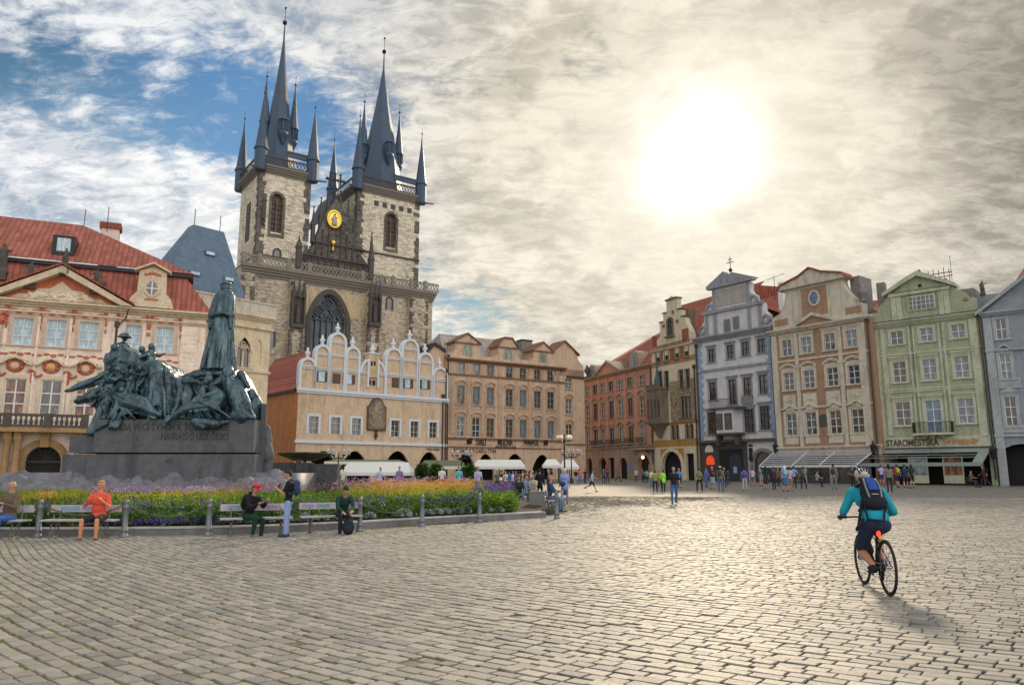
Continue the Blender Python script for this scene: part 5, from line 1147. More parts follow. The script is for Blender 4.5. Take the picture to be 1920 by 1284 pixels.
    m = MB(); m.box(gx0+W*.28, gx1-W*.28, -.2, .9, zz[3]-.55, zz[3]-.35); m.box(gx0+W*.14, gx0+W*.3, -.15, .9, zz[1]+.15, zz[1]+.3); m.box(gx1-W*.3, gx1-W*.14, -.15, .9, zz[1]+.15, zz[1]+.3); m.box(gx0, gx0+W*.16, -.15, .9, zz[0]+.1, zz[0]+.25); m.box(gx1-W*.16, gx1, -.15, .9, zz[0]+.1, zz[0]+.25); m.build('gable_copings', ST, rt)
    x, z = P(1257, 613); wn = MB(); wn.band(arc(x, z+.7, .75, 0, 180, 10), arc(x, z+.7, .5, 0, 180, 10), -.15, 0); wn.box(x-.75, x-.5, -.15, 0, z-1.3, z+.7); wn.box(x+.5, x+.75, -.15, 0, z-1.3, z+.7); wn.box(x-.9, x+.9, -.5, 0, z-1.5, z-1.3); o = wn.build('gable_window', ST, rt); MB().prism([(x-.5, z-1.3), (x+.5, z-1.3)]+arc(x, z+.7, .5, 0, 180, 8), -.04, 0).build('pane', GL_DARK, o)
    m = MB(); [m.lathe((P(px, py)[0], -.02, P(px, py)[1]), [(.22, -.2), (.22, .2)], 8) for px, py in ((1245, 611), (1270, 602), (1262, 585))]; m.build('gable_discs', RD, rt)
    rr = MB(); zr = Z(1300, 563, -8); rr.add([(-.2, .5, zt), (gx0, .8, zt+3.2), (gx0, 9, zt+3.2), (-.2, 9, zt)], [(0, 1, 2, 3)]); rr.add([(0, 1, zt), (s1+1.5, 1, zt+1), (s1+4.5, 9, zr), (S(1268, 573, -8), 9, Z(1268, 571, -8))], [(0, 1, 2, 3)]); rr.build('roof', REDTILE2, rt)
    x, z = P(1291, 592, -2); MB().box(x-.5, x+.5, 1.6, 2.8, z-3, z+1).build('chimney', ST, rt)
    drain(rt, s1-.1, 2, Z(1300, 690)); return F
def white_house():
    A = atz(1305, 637, 19.25); B = atz(1450, 612, 19.25); F = Facade(A[:2], B[:2]); rt = F.root('pale_blue_house', 'pale lilac-blue house with broad renaissance gable and black bay balcony', 'house')
    P, S, Z = F.P, F.S, F.Z; s1 = S(1459, 800)
    BL = plaster('lilac_plaster', (.60, .59, .61), (.25, .25, .28), .25); QU = plaster('blue_quoins', (.28, .36, .50), (.2, .2, .25), .3); GR = plaster('grey_moulding', (.30, .31, .35), (.12, .12, .12), .4); DK = plaster('dark_ashlar', (.075, .07, .068), (.03, .03, .03), .4)
    b = Bldg(F, rt); FR = plain('dark_window_paint', (.03, .03, .035), .6); st = dict(trim=GR, tw=.16, frame=FR, pane=GL_DARK, nx=2, nz=3)
    W = lambda px: (S(px+.5, 700)-S(px-.5, 700))
    for px, py in ((1334.3, 666.8), (1369.6, 660), (1398, 654), (1428, 648.5)): b.win(px, py, 1.15, 1.75, hood='flat', **dict(st, nz=2))
    for i, (px, py) in enumerate(((1336.4, 733.6), (1373.7, 735), (1401.5, 725.5), (1431.3, 720.5))): b.win(px, py, 1.2, 2.35 if i != 1 else 3.2, hood='flat', **st)
    for i, (px, py) in enumerate(((1336.4, 793.6), (1405, 788.5), (1435, 783))): b.win(px, py, 1.5, 2.9, **dict(st, nx=3, hood='flat'))
    zl = Z(1380, 826); gx = S(1431, 860); gz = Z(1431, 846); ex = [(gx-1.45, gx+1.45, 0, gz, 'round')]
    x1 = S(1332, 865); ex.append((x1-.75, x1+.75, Z(1332, 871), Z(1332, 853), 'round'))
    b.wall(BL, 0, s1, 0, 19.2, 12, ex)
    ga, gb_ = S(1350, 860), S(1395, 860)
    m = MB(); pierced(m, 0, S(1403, 860), 0, zl-.2, [(ga, gb_, 0, Z(1370, 842), None), ex[1]], .35, -.12); m.build('dark_ground_storey', DK, rt, fix=False)
    m = MB(); m.box(ga, gb_, -.11, -.02, 0, Z(1370, 842)); pt = m.build('porch', DARKIN, rt)
    m = MB(); q = (ga+gb_)/2+.6; m.prism([(q-.9, 0), (q+.9, 0)]+arc(q, 3.1, .9, 0, 180, 10), -.16, -.11); m.build('porch_door', plain('navy_door', (.02, .03, .05), .5), pt)
    MB().box(q-.3, q+.2, -.19, -.16, 1.6, 2.4).build('notice', plain('notice_paper', (.25, .38, .45), .7), pt)
    MB().box(x1-.75, x1+.75, .1, .2, Z(1332, 872), Z(1332, 852)).build('red_shop_light', plain('red_light', (.6, .05, .02), emit=(1, .10, .03, .45)), rt)
    m = MB(); q = S(1331, 843); zq = Z(1331, 846); m.prism([(q-.65, zq-.1), (q+.65, zq-.1), (q+.65, zq+.15)]+arc(q, zq+.15, .65, 0, 180, 8), -.17, -.12); m.build('lunette_sign', CREAM, rt)
    MB().box(gx-1.5, gx+1.5, .3, .35, 0, gz).build('arch_shop', GL_DARK, rt)
    m = MB(); m.band(arc(gx, gz-1.45, 1.85, 0, 180, 14), arc(gx, gz-1.45, 1.45, 0, 180, 14), -.15, 0); m.box(gx-1.85, gx-1.45, -.15, 0, 0, gz-1.45); m.box(gx+1.45, gx+1.85, -.15, 0, 0, gz-1.45); m.build('arch_surround', GREYSTONE, rt)
    q = S(1409, 852); m = MB(); m.lathe((q, -.12, 3.0), [(.22, 0), (.34, .3), (.3, .8), (.24, 1.1), (.32, 1.5), (.1, 1.7)], 10, sy=.2); m.lathe((q, -.12, 4.85), [(.3, 0), (.3, .25)], 10, sy=.2); m.build('wall_emblem', IRON, rt)
    # quoins, mouldings
    m = MB(); z = zl+.3; k = 0
    while z < 18.4: e = .95 if k % 2 else .65; m.box(-.0, e, -.06, 0, z, z+.5); m.box(s1-e-.1, s1-.05, -.06, 0, z, z+.5); z += .53; k += 1
    m.build('quoins', QU, rt)
    m = MB(); cornice(m, -.1, s1, 18.7, .7, .6, 3); z = (Z(1310, 700)+Z(1448, 676))/2; m.box(0, s1, -.2, 0, z-.15, z+.15)
    m.build('cornice', GR, rt); MB().box(-.05, s1, -.45, .0, zl-.2, zl+.15).build('ledge', SOOT, rt)
    # bay balcony
    c0, c1 = S(1349, 790), S(1394, 790); z0, z1 = Z(1370, 812), Z(1370, 768)
    bay = MB().slab([(c0, 0), (c0+.4, -1.2), (c1-.7, -1.2), (c1-.3, 0)], z0, z1).build('bay', BL, rt)
    m = MB(); wq = (c1-c0-1.1); 
    for k in range(2): x = c0+.85+k*wq*.55; m.box(x-.55, x+.55, -1.24, -1.2, z0+.4, z1-.5)
    m.build('bay_panes', GL_DARK, bay)
    m = MB(); m.box(c0-.5, c1+.6, -1.5, 0, z1, z1+.22); m.box(c0-.2, c1+.2, -1.4, 0, z0-.25, z0); 
    for x in (c0+.3, c1-.5): m.prism([(x-.15, z0-1.5), (x+.15, z0-1.5), (x+.15, z0-.25), (x-.15, z0-.25)], -1.1, 0)
    m.build('bay_slabs', SOOT, bay)
    m = MB(); zt = z1+1.3
    for x in np.arange(c0-.4, S(1381, 750), .16): m.tube((x, -1.42, z1+.2), (x, -1.42, zt), .02, n=4)
    m.tube((c0-.4, -1.42, zt), (S(1381, 750), -1.42, zt), .04, n=4); m.build('balcony_railing', DARKGREY, bay)
    q = S(1402, 750); MB().box(q-.8, q+.8, -.25, 0, Z(1402, 757), Z(1402, 742)).build('coat_panel', GREYSTONE, rt)
    # gable
    g = MB(); a0, a1 = S(1302, 615), S(1449, 600); xl, xr = S(1320, 600), S(1432, 590); ml, mr = S(1337, 560), S(1405, 545); mid = (ml+mr)/2; zm = Z(1371, 578); zp = Z(1371, 535); za = Z(1371, 508)
    zc0 = 19.3; o = [(xl-.9, zc0), (xr+.9, zc0), (xr+.6, zc0+1.6), (xr, zc0+2.2), (xr-.1, zm)]; o += [(mr+.9, zm), (mr+.75, zm+1.1), (mr+.2, zm+1.5), (mr, zm+2.0), (mr, zp), (ml, zp), (ml, zm+2.0), (ml-.2, zm+1.5), (ml-.75, zm+1.1), (ml-.9, zm), (xl+.1, zm), (xl, zc0+2.2), (xl-.6, zc0+1.6)]
    g.prism(o, 0, 1.0); g.build('gable', BL, rt)
    m = MB(); m.box(xl-.3, xr+.2, -.3, 0, zm-.25, zm+.15); m.box(ml-.7, mr+.9, -.5, .3, zp, zp+.35)
    m.prism([(ml-.9, zp+.35), (mid-.5, zp+.35), (mid-.5, za-.2), (mid-.8, za+.1)], -.4, .8); m.prism([(mr+1.0, zp+.35), (mid+.2, zp+.35), (mid+.2, za-.6), (mid+.4, za-.2)], -.4, .8)
    for x in (xl+.5, ml+.2, mr-.2, xr-.5): m.box(x-.22, x+.22, -.14, 0, zc0, zm-.25)
    for x in (ml+.15, mr-.15): m.box(x-.2, x+.2, -.14, 0, zm+.15, zp)
    for x, z in ((ml-.55, zm+.55), (mr+.55, zm+.55), (xl-.3, zc0+1.0), (xr+.3, zc0+1.0)): m.band(arc(x, z, .62, 0, 360, 14), arc(x, z, .34, 0, 360, 14), -.2, .3)
    m.build('gable_mouldings', GR, rt); MB().box(ml+.5, mr-.5, -.06, 0, zm+.5, zp-.4).build('gable_panel', plaster('grey_panel_plaster', (.40, .38, .34)), rt)
    for px, py in ((1363.8, 610), (1380.6, 605)): x, z = P(px, py); o = MB().box(x-.5, x+.5, -.1, 0, z-.85, z+.85).build('attic_window', GR, rt); MB().box(x-.38, x+.38, -.13, -.1, z-.72, z+.72).build('pane', GL_DARK, o)
    m = MB(); m.tube((mid, .2, za-.4), (mid, .2, za+2.0), .05, n=5); m.ball((mid, .2, za+.2), .25); m.box(mid-.5, mid+.5, .15, .25, za+1.2, za+1.28); m.box(mid-.3, mid+.3, .15, .25, za+1.6, za+1.67); m.build('weather_vane', IRON, rt)
    rr = MB(); zr = Z(1412, 537, -5); rr.add([(0, .9, 19.3), (s1+1.0, .9, 19.3), (s1+1.5, 6.5, zr-1.5), (mid, 6.5, zr+.4), (1.0, 6.5, zr-1.5)], [(0, 1, 2, 3, 4)]); rr.add([(mid, 1, Z(1400, 548)), (mid, 12, Z(1400, 548)), (s1+2.6, 12, 20.0), (s1+2.6, 1, 20.0)], [(0, 1, 2, 3)]); rr.build('roof', REDTILE, rt)
    x, z = P(1463, 545, -2); m = MB().box(x-.35, x+.35, 2, 2.8, z-2.5, z+1.1); m.build('chimney', WHITE, rt)
    m = MB(); m.tube((x-.9, 2.2, z-1), (x-.9, 2.2, z+2.2), .035, n=4); m.tube((x-2, 2.2, z+1.8), (x+.6, 2.2, z+2.1), .03, n=4); m.build('aerial', IRON, rt)
    drain(rt, .1, 0, 18.2); drain(rt, s1-.15, 0, 18.2); return F
def brown_house():
    A = atz(1450, 623, 18.4); B = atz(1630, 593, 18.4); F = Facade(A[:2], B[:2]); rt = F.root('cream_brown_house', 'cream and brown baroque house with curved gable holding an oval blue window', 'house')
    P, S, Z = F.P, F.S, F.Z; s0 = S(1460, 800)-.25; s1 = S(1647, 780)
    BR = plaster('caramel_plaster', (.37, .235, .155), (.2, .1, .06), .3); TR = plaster('cream_stucco', (.60, .55, .45), (.2, .17, .13), .5)
    b = Bldg(F, rt); st = dict(trim=TR, tw=.3, frame=WHITE, pane=GL_MID, nx=2, nz=3, fb=.05)
    b.row([(1475.3, 653), (1512, 648), (1555.5, 640), (1596, 634)], 1.25, 1.9, **dict(st, nz=2, hood='flat'))
    b.row([(1479.4, 716.4), (1517, 711), (1561, 706), (1601, 700.5)], 1.3, 2.1, **dict(st, hood='arch', pane=GL_DARK))
    b.row([(1484.5, 797), (1521, 794.5), (1566.8, 791), (1608.6, 787.7)], 1.35, 2.6, **dict(st, hood='swan', pane=GL_DARK))
    zl = Z(1550, 840); b.wall(BR, s0, s1, 0, 18.4, 12, [(s0+.6, s1-.8, 0, zl-1.0, None)])
    MB().box(s0+.1, s1-.3, 3, 3.1, 0, zl).build('shop_interior', DARKIN, rt)
    m = MB(); xs = [S(x, 720) for x in (1479, 1517, 1561, 1601)]; e = [s0+.35, (xs[0]+xs[1])/2, (xs[2]+xs[3])/2, s1-1.1]
    for x, w_ in zip(e, (.35, .22, .22, .42)): m.box(x-w_, x+w_, -.16, 0, zl, 17.9)
    for i, x in enumerate(xs): m.box(x-.85, x+.85, -.08, 0, Z(x and 1561, 760), Z(1561, 733)); m.box(x-.85, x+.85, -.08, 0, Z(1566, 830), Z(1566, 812))
    for py in (760, 700-34): z = Z(1561, py); m.box(s0, s1-.4, -.12, 0, z-.12, z+.1)
    r = random.Random(2)
    for x in xs:
        for zq in (Z(1561, 676), Z(1561, 745), Z(1561, 765)):
            for q in range(5): m.ell((x+(q-2)*.25, -.08, zq+.12*math.cos(q-2)), (.16, .08, .14), n=6, m=4)
    cornice(m, s0, s1, 18.0, .5, .6, 3); cornice(m, s0, s1, zl-.1, .35, .45, 2); m.box(s0, s1, -.14, 0, zl-.8, zl-.1)
    q0, qa, q1 = S(1488, 618), S(1526, 590), S(1578, 600); za = Z(1526, 586); m.band([(q0, 18.6), (qa, za), (q1, 18.6)], [(q0, 18.3), (qa, za-.4), (q1, 18.3)], -.6, 0)
    m.build('stucco_trim', TR, rt); MB().prism([(q0+.4, 18.45), (q1-.4, 18.45), (qa, za-.4)], -.3, 0).build('cornice_pediment', BR, rt)
    q = (xs[1]+xs[2])/2; m = MB(); m.prism([(q-.55, Z(1543, 800)), (q+.55, Z(1543, 800)), (q+.55, Z(1543, 785))]+arc(q, Z(1543, 785), .55, 0, 180, 8), -.03, 0); m.build('niche', SOOT, rt)
    # attic gable
    a0, a1 = S(1474, 590), S(1583, 575); b0, b1 = s0+.3, s1-.8; z0 = 18.5; zp = Z(1528, 533); zt = Z(1521, 504); mid = (a0+a1)/2
    g = MB(); g.prism([(b0, z0), (b1, z0), (b1, z0+1.6), (b1-.9, z0+1.7), (a1+1.2, z0+2.2), (a1+.3, z0+3.4), (a1, z0+4.2), (a1, zp), (a0, zp), (a0, z0+4.0), (a0-.2, z0+3.0), (a0-.9, z0+2.0), (b0, z0+1.6)], 0, 1.2); g.build('gable', TR, rt)
    m = MB(); m.prism([(a0-.6, zp), (a1+.6, zp), (a1+.2, zp+.55), (mid+1.4, zp+1.2), (mid+.4, zt), (mid-.4, zt), (mid-1.4, zp+1.2), (a0-.2, zp+.55)], -.5, 1.4); m.build('gable_pediment', TR, rt)
    m = MB(); m.band([(a0-.7, zp+.1), (a0-.25, zp+.68), (mid-1.4, zp+1.35), (mid, zt+.15), (mid+1.4, zp+1.35), (a1+.25, zp+.68), (a1+.7, zp+.1)], [(a0-.7, zp-.02), (a0-.25, zp+.5), (mid-1.4, zp+1.15), (mid, zt-.05), (mid+1.4, zp+1.15), (a1+.25, zp+.5), (a1+.7, zp-.02)], -.7, 1.5); m.build('gable_tiles', REDTILE2, rt)
    x, z = P(1527.4, 559); MB().box(S(1503, 570), S(1551, 565), -.05, 0, z-2.0, zp-.3).build('gable_field', BR, rt)
    o = MB().band(arc(x, z, .72, 0, 360, 18, .95), arc(x, z, .52, 0, 360, 18, .75), -.2, 0).build('oval_window', TR, rt); MB().ell((x, -.08, z), (.53, .05, .76)).build('pane', glass('blue_pane', (.07, .16, .38), .1, 1.8), o); m = MB().box(x-.03, x+.03, -.17, -.12, z-.75, z+.75); m.box(x-.52, x+.52, -.168, -.122, z-.03, z+.03); m.build('frame', GREYSTONE, o)
    for px in (1465, 1600): x = S(px, 610 if px < 1500 else 583); MB().box(x-.9, x+.9, -.03, 0, z0+.5, z0+1.3).build('attic_panel', BR, rt)
    m = MB(); m.box(a1+.2, a1+1.3, 1.3, 4, z0, zp+.3); m.build('chimney_stack', GREYSTONE, rt)
    urn(rt, S(1614, 565), .5, z0+1.7, 1.5); 
    rr = MB(); rr.add([(s0, 1.2, 18.6), (s1, 1.2, 18.6), (s1-1, 7, 21.5), (s0, 7, 22.5)], [(0, 1, 2, 3)]); rr.build('roof', REDTILE2, rt)
    drain(rt, s1-.3, 0, 18); return F
def green_house():
    A = atz(1640, 610, 17.5); B = atz(1825, 587, 17.5); F = Facade(A[:2], B[:2]); rt = F.root('green_house', 'pale green house with white framed windows, black iron balcony and shop lettering', 'house')
    P, S, Z = F.P, F.S, F.Z; s0 = S(1648, 800)-.2; s1 = S(1858, 780)
    GN = plaster('sage_plaster', (.38, .41, .28), (.15, .16, .08), .35); TR = plaster('pale_sage_trim', (.52, .54, .41), (.2, .2, .12), .4)
    b = Bldg(F, rt); st = dict(trim=TR, tw=.22, frame=WHITE, pane=GL_MID, nx=2, nz=3, fb=.05)
    b.row([(1681.5, 634), (1737.4, 627.3), (1796.3, 620.5)], 1.25, 1.45, **dict(st, nz=2))
    b.row([(1686.7, 698.6), (1743, 693), (1803, 687)], 1.3, 2.2, **dict(st, hood='flat'))
    z1 = b.row([(1693.5, 776.3), (1811, 769.5)], 1.45, 2.5, **dict(st, hood='flat', pane=GL_WARM))
    a = S(1750, 773); b.add(a, z1-2.1, 1.45, 3.35, **dict(st, hood='flat', pane=glass('blue_door_pane', (.10, .17, .26), .1, 1.8), trans=.72, nz=3))
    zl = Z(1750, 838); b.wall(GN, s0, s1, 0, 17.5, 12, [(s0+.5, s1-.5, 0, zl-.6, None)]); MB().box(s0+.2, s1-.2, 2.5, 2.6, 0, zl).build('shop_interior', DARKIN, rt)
    m = MB(); xs = [S(x, 700) for x in (1687, 1743, 1803)]
    for x in xs:
        for sg in (-1, 1): m.box(x+sg*1.35-.22, x+sg*1.35+.22, -.09, 0, Z(1743, 815), 17.0)
    for x in (s0+.5, s1-.7): m.box(x-.35, x+.35, -.12, 0, zl+1, 17.0)
    for py in (659, 727, 731): z = Z(1743, py); m.box(s0, s1, -.1, 0, z-.07, z+.08)
    cornice(m, s0, s1, 17.1, .5, .55, 3); m.box(s0, s1, -.06, 0, zl, Z(1750, 818)); m.build('trim', TR, rt)
    m = MB(); m.box(s0, s1, -.62, -.2, 17.61, 17.68); m.box(s0+.02, s1, -.12, -.02, zl-.12, zl); m.build('dark_ledges', SOOT, rt)
    # attic
    g = MB(); a0, a1 = S(1669, 580), S(1784, 565); z0 = 17.65; zp = Z(1727, 541); zt = Z(1722, 509); mid = (a0+a1)/2
    g.prism([(s0+.2, z0), (s1-.3, z0), (s1-.3, z0+1.5), (a1+1.6, z0+1.5), (a1+1.2, z0+2.2), (a1+.6, z0+2.5), (a1, z0+3.4), (a1, zp), (a0, zp), (a0, z0+3.2), (a0-.5, z0+2.3), (a0-1.1, z0+1.9), (a0-1.3, z0+1.2), (s0+.2, z0+1.2)], 0, 1.2); g.build('gable', GN, rt)
    m = MB(); m.band([(a0-.6, zp), (mid-1.1, zt-.5), (mid, zt), (mid+1.1, zt-.5), (a1+.6, zp)], [(a0-.6, zp-.35), (mid-1.0, zt-.95), (mid, zt-.5), (mid+1.0, zt-.95), (a1+.6, zp-.35)], -.5, 1.3); m.box(a0, a1, -.25, 0, zp-.5, zp-.2)
    for x in (a0+.4, a1-.4, mid-2.0, mid+2.0): m.box(x-.25, x+.25, -.12, 0, z0, zp-.5)
    m.build('gable_trim', TR, rt); MB().prism([(a0+.1, zp-.25), (a1-.1, zp-.25), (mid+1.0, zt-.9), (mid, zt-.5), (mid-1.0, zt-.9)], 0, 1.1).build('gable_pediment', GN, rt)
    x, z = P(1727.8, 567.4); o = MB().box(x-1.35, x+1.35, -.14, 0, z-.8, z+.8).build('attic_window', TR, rt); m = MB(); m.box(x-1.15, x-.08, -.17, -.14, z-.65, z+.65); m.box(x+.08, x+1.15, -.17, -.14, z-.65, z+.65); m.build('pane', GL_DARK, o)
    m = MB(); [m.box(x+q-.025, x+q+.025, -.2, -.17, z-.65, z+.65) for q in (-.8, -.45, .45, .8)]; [m.box(x-1.15, x+1.15, -.198, -.172, z+q-.02, z+q+.02) for q in (-.2, .25)]; m.build('frame', WHITE, o)
    m = MB(); m.box(x-.15, x+.15, -.05, 0, zt-1.7, zt-1.4); m.build('vent', DARKIN, rt)
    for px, py, sc in ((1722, 512, 1.1), (1773, 526, .9), (1811, 562, 1.5)): q, z = P(px, py); urn(rt, q, .3, z-1.2*sc*.3-.3, sc*.8)
    x, z = P(1652, 531, -2); MB().box(x-.42, x+.42, 1.6, 2.4, z-4, z).build('chimney', BROWNP if False else GREYSTONE, rt)
    m = MB(); x, z = P(1760, 513, -3); [m.tube((x-1+q*.5, 3, z-1.2), (x-1+q*.5, 3, z+.4+.2*(q % 2)), .04, n=4) for q in range(5)]; m.tube((x-1.3, 3, z), (x+1.3, 3, z), .05, n=4); m.tube((x-1.3, 3, z-.4), (x+1.3, 3, z-.4), .05, n=4); m.tube((x+1.2, 3, z-1), (x+1.2, 3, z+1.8), .03, n=4); m.build('roof_aerials', IRON, rt)
    m = MB(); m.add([(s0, 1.2, 17.8), (s1, 1.2, 17.8), (s1-1, 6, 20.2), (s0+1, 6, 20.2)], [(0, 1, 2, 3)]); m.box(a1+.3, a1+1.8, 1.5, 5, z0, zp-.4); m.build('roof', GREYSTONE, rt)
    # iron balcony
    c0, c1 = S(1716, 800), S(1790, 800); zb = Z(1753, 812); ba = MB().box(c0, c1, -1.25, -.12, zb-.2, zb).build('balcony', TR, rt)
    m = MB(); 
    for px in (1735, 1750, 1768): q = S(px, 815); m.lathe((q, -.4, zb-.62), [(.1, 0), (.25, .2), (.42, .42)], 8)
    m.build('balcony_brackets', plaster('bracket_stone', (.45, .38, .22)), ba, smooth=True)
    m = MB(); zt_ = zb+1.05
    for x in np.arange(c0+.05, c1, .14): m.tube((x, -1.18, zb), (x, -1.18, zt_), .02, n=4)
    for y in np.arange(-1.18, -.15, .14): m.tube((c0+.05, y, zb), (c0+.05, y, zt_), .02, n=4); m.tube((c1-.05, y, zb), (c1-.05, y, zt_), .02, n=4)
    m.box(c0, c1, -1.21, -1.15, zt_, zt_+.06); m.box(c0, c0+.06, -1.2, -.1, zt_, zt_+.05); m.box(c1-.06, c1, -1.2, -.1, zt_, zt_+.05); m.build('balcony_railing', IRON, ba)
    letter(rt, F, 1710, 829.5, 'STAROMĚSTSKÁ', S(1760, 829)-S(1661, 829), BROWNP, -.09, .04, hscale=.95)
    OG = plain('orange_lettering', (.55, .24, .04), .6); worn_letters(rt, F, 1812, 825, 13, S(1838, 829)-S(1786, 829), .26, OG, -.09); worn_letters(rt, F, 1812, 830, 14, S(1838, 829)-S(1786, 829), .26, OG, -.09); x, z = P(1779, 828); MB().prism([(x-.35, z-.12), (x+.2, z-.12), (x+.2, z+.2), (x-.05, z+.12)], -.11, -.09).build('orange_arrow', OG, rt)
    # shop windows, awning
    x = S(1787, 875); z = 2.6; o = MB().box(x-.9, x-.8, -.05, .1, .6, 3.3); o.box(x+.8, x+.9, -.05, .1, .6, 3.3); o.box(x-.8, x+.8, -.05, .1, .6, 1.4); sw = o.build('shop_window', TR, rt); MB().box(x-.8, x+.8, 0, .05, 1.4, 3.3).build('shop_pane', GL_RED, sw)
    x = S(1722, 880); o = MB().box(x-.9, x-.8, -.05, .1, .6, 3.3); o.box(x+.8, x+.9, -.05, .1, .6, 3.3); o.box(x-.8, x+.8, -.05, .1, .6, 1.4); sw = o.build('shop_window', TR, rt); MB().box(x-.8, x+.8, 0, .05, 1.4, 3.3).build('shop_pane', GL_MID, sw)
    drain(rt, s0+.0, 1, 17.0); drain(rt, s1-.1, 1, 17.0); return F
def grey_house(G):
    st_ = atz(1833, 590, 17.0); A = G.W(G.S(1859, 780)+.05); B = atz(1925, 577, 17.4); F = Facade(A[:2], direction=(.80, -.60)); rt = F.root('grey_blue_house', 'grey-blue house with pediment cut by the right edge of the photo', 'house')
    P, S, Z = F.P, F.S, F.Z; s1 = 12.0
    GB = plaster('grey_blue_plaster', (.27, .31, .35), (.14, .15, .17), .3); TR = plaster('pale_grey_trim', (.38, .41, .43), (.2, .2, .2), .35)
    ze = Z(1850, 588); b = Bldg(F, rt); st = dict(trim=TR, tw=.25, frame=WHITE, pane=GL_MID, nx=2, nz=3, fb=.05)
    w = S(1888, 617)-S(1867, 617)
    for k in range(3):
        d = k*3.9; a, z = P(1877.5, 617); b.add(a+d, z-1.0, w, 2.0, **dict(st, nz=2, pane=GL_DARK)); a, z = P(1886, 687); b.add(a+d, z-1.25, w, 2.5, **dict(st, hood='swan')); a, z = P(1895.6, 771); b.add(a+d, z-1.5, w*1.05, 2.9, **dict(st, hood='tri', pane=GL_WARM))
    x, z = P(1902, 832); b.wall(GB, 0, s1, 0, ze, 12, [(x-1.9, x+3, 0, z, 'round'), ]); MB().box(.2, s1, 1.2, 1.3, 0, z+1).build('shop_interior', DARKIN, rt)
    m = MB(); m.box(.1, .8, -.15, 0, 0, ze-.5); cornice(m, 0, s1, ze-.3, .4, .5, 3)
    for py in (816, 655): q = Z(1890, py); m.box(0, s1, -.2, 0, q-.12, q+.12)
    for k in range(3): a = S(1897, 800)+k*3.9; m.box(a-1.2, a+1.2, -.1, 0, Z(1897, 811), Z(1897, 797)); a = S(1890, 720)+k*3.9; m.box(a-1.1, a+1.1, -.1, 0, Z(1890, 728), Z(1890, 708))
    m.build('trim', TR, rt)
    ax = s1/2; zt = Z(1920, 524); tt = S(1920, 524); sl = (zt-ze)/tt; g = MB().prism([(0, ze), (s1, ze), (s1/2, ze+sl*s1/2)], 0, 1); g.build('pediment', GB, rt)
    m = MB(); m.band([(-.5, ze+.1), (s1/2, ze+sl*s1/2+.35), (s1+.5, ze+.1)], [(-.5, ze-.2), (s1/2, ze+sl*s1/2-.1), (s1+.5, ze-.2)], -.6, 1.1); m.build('pediment_coping', TR, rt)
    rr = MB(); zr = Z(1918, 500, -6); rr.add([(1.0, 2, ze+.5), (s1, 2, ze+.5), (s1, 8, zr+3), (S(1921, 500, -7), 8, zr+.4)], [(0, 1, 2, 3)]); rr.build('roof', REDTILE, rt)
    m = MB(); m.box(-1.0, 2.4, 2, 4, ze-.5, Z(1850, 552, -2)); m.build('attic_block', GB, rt)
    a, z = P(1843, 552, -2); q = statue_lump(None, 0, 0, 0, 1.5, .7, 4); v = F.W(a, -2, z); q.location = v; tag(q, 'small dark bust on the roof between the green and the grey-blue house', 'statue')
    return F
F5 = rose_house(); F6 = painted_house(); F7 = white_house(); F8 = brown_house(); F9 = green_house(); F10 = grey_house(F9)
# ------------------------------------------------------------ figures: skeleton, flesh and clothes
def clouds_tex(name, size, depth=3):
    t = bpy.data.textures.new(name, 'CLOUDS'); t.noise_scale = size; t.noise_depth = depth; return t
def pose(lean=0, side=0, twist=0, hips=.93, tl=5, tr=5, kl=6, kr=6, al=8, ar=8, el=15, er=15, ab=9, ci=0, head=0, turn=0, sp=.10, abl=0, splay=0):
    """joint positions of a 1.75 m figure facing -Y; angles in degrees, forward is positive"""
    J = {}; V = Vector
    def vec(p, a, sg): return V((sg*math.sin(R(a)), -math.sin(R(p))*math.cos(R(a)), -math.cos(R(p))*math.cos(R(a))))
    P = V((0, 0, hips)); J['pel'] = P
    up = V((math.sin(R(side)), -math.sin(R(lean)), math.cos(R(lean))))
    J['waist'] = P+up*.18; J['chest'] = P+up*.40; J['neck'] = P+up*.55; J['hd0'] = J['neck']+V((0, -math.sin(R(lean*.5+head*.5)), 1))*.06
    hd = V((math.sin(R(side))*.5, -math.sin(R(lean*.4+head)), math.cos(R(lean*.4+head)))); J['head'] = J['neck']+up*.05+hd*.135; J['hdir'] = hd
    q = Matrix.Rotation(R(twist), 3, 'Z'); right = q @ V((1, 0, 0))
    for s, sg, t, k, a, e in (('l', -1, tl, kl, al, el), ('r', 1, tr, kr, ar, er)):
        h = P+V((sg*.095, 0, -.03)); J['hip'+s] = h; kn = h+vec(t, 4+splay, sg)*.43; J['kn'+s] = kn; an = kn+vec(t-k, 1, sg)*.42; J['an'+s] = an
        J['toe'+s] = an+V((sg*.03, -.16, -.055)); J['heel'+s] = an+V((0, .045, -.055))
        sh = J['neck']-up*.075+right*(sg*.185); J['sh'+s] = sh; ab_ = ab+(abl if s == 'l' else 0); elb = sh+vec(a, ab_, sg)*.29; J['el'+s] = elb
        wr = elb+vec(a+e, ab_-ci, sg)*.245; J['wr'+s] = wr; J['hn'+s] = (wr-elb).normalized()
    return J
def tubes(m, J, names, radii, n=10):
    for a, b, r0, r1 in zip(names, names[1:], radii, radii[1:]): m.cap(J[a] if isinstance(a, str) else a, J[b] if isinstance(b, str) else b, r0, r1, n)
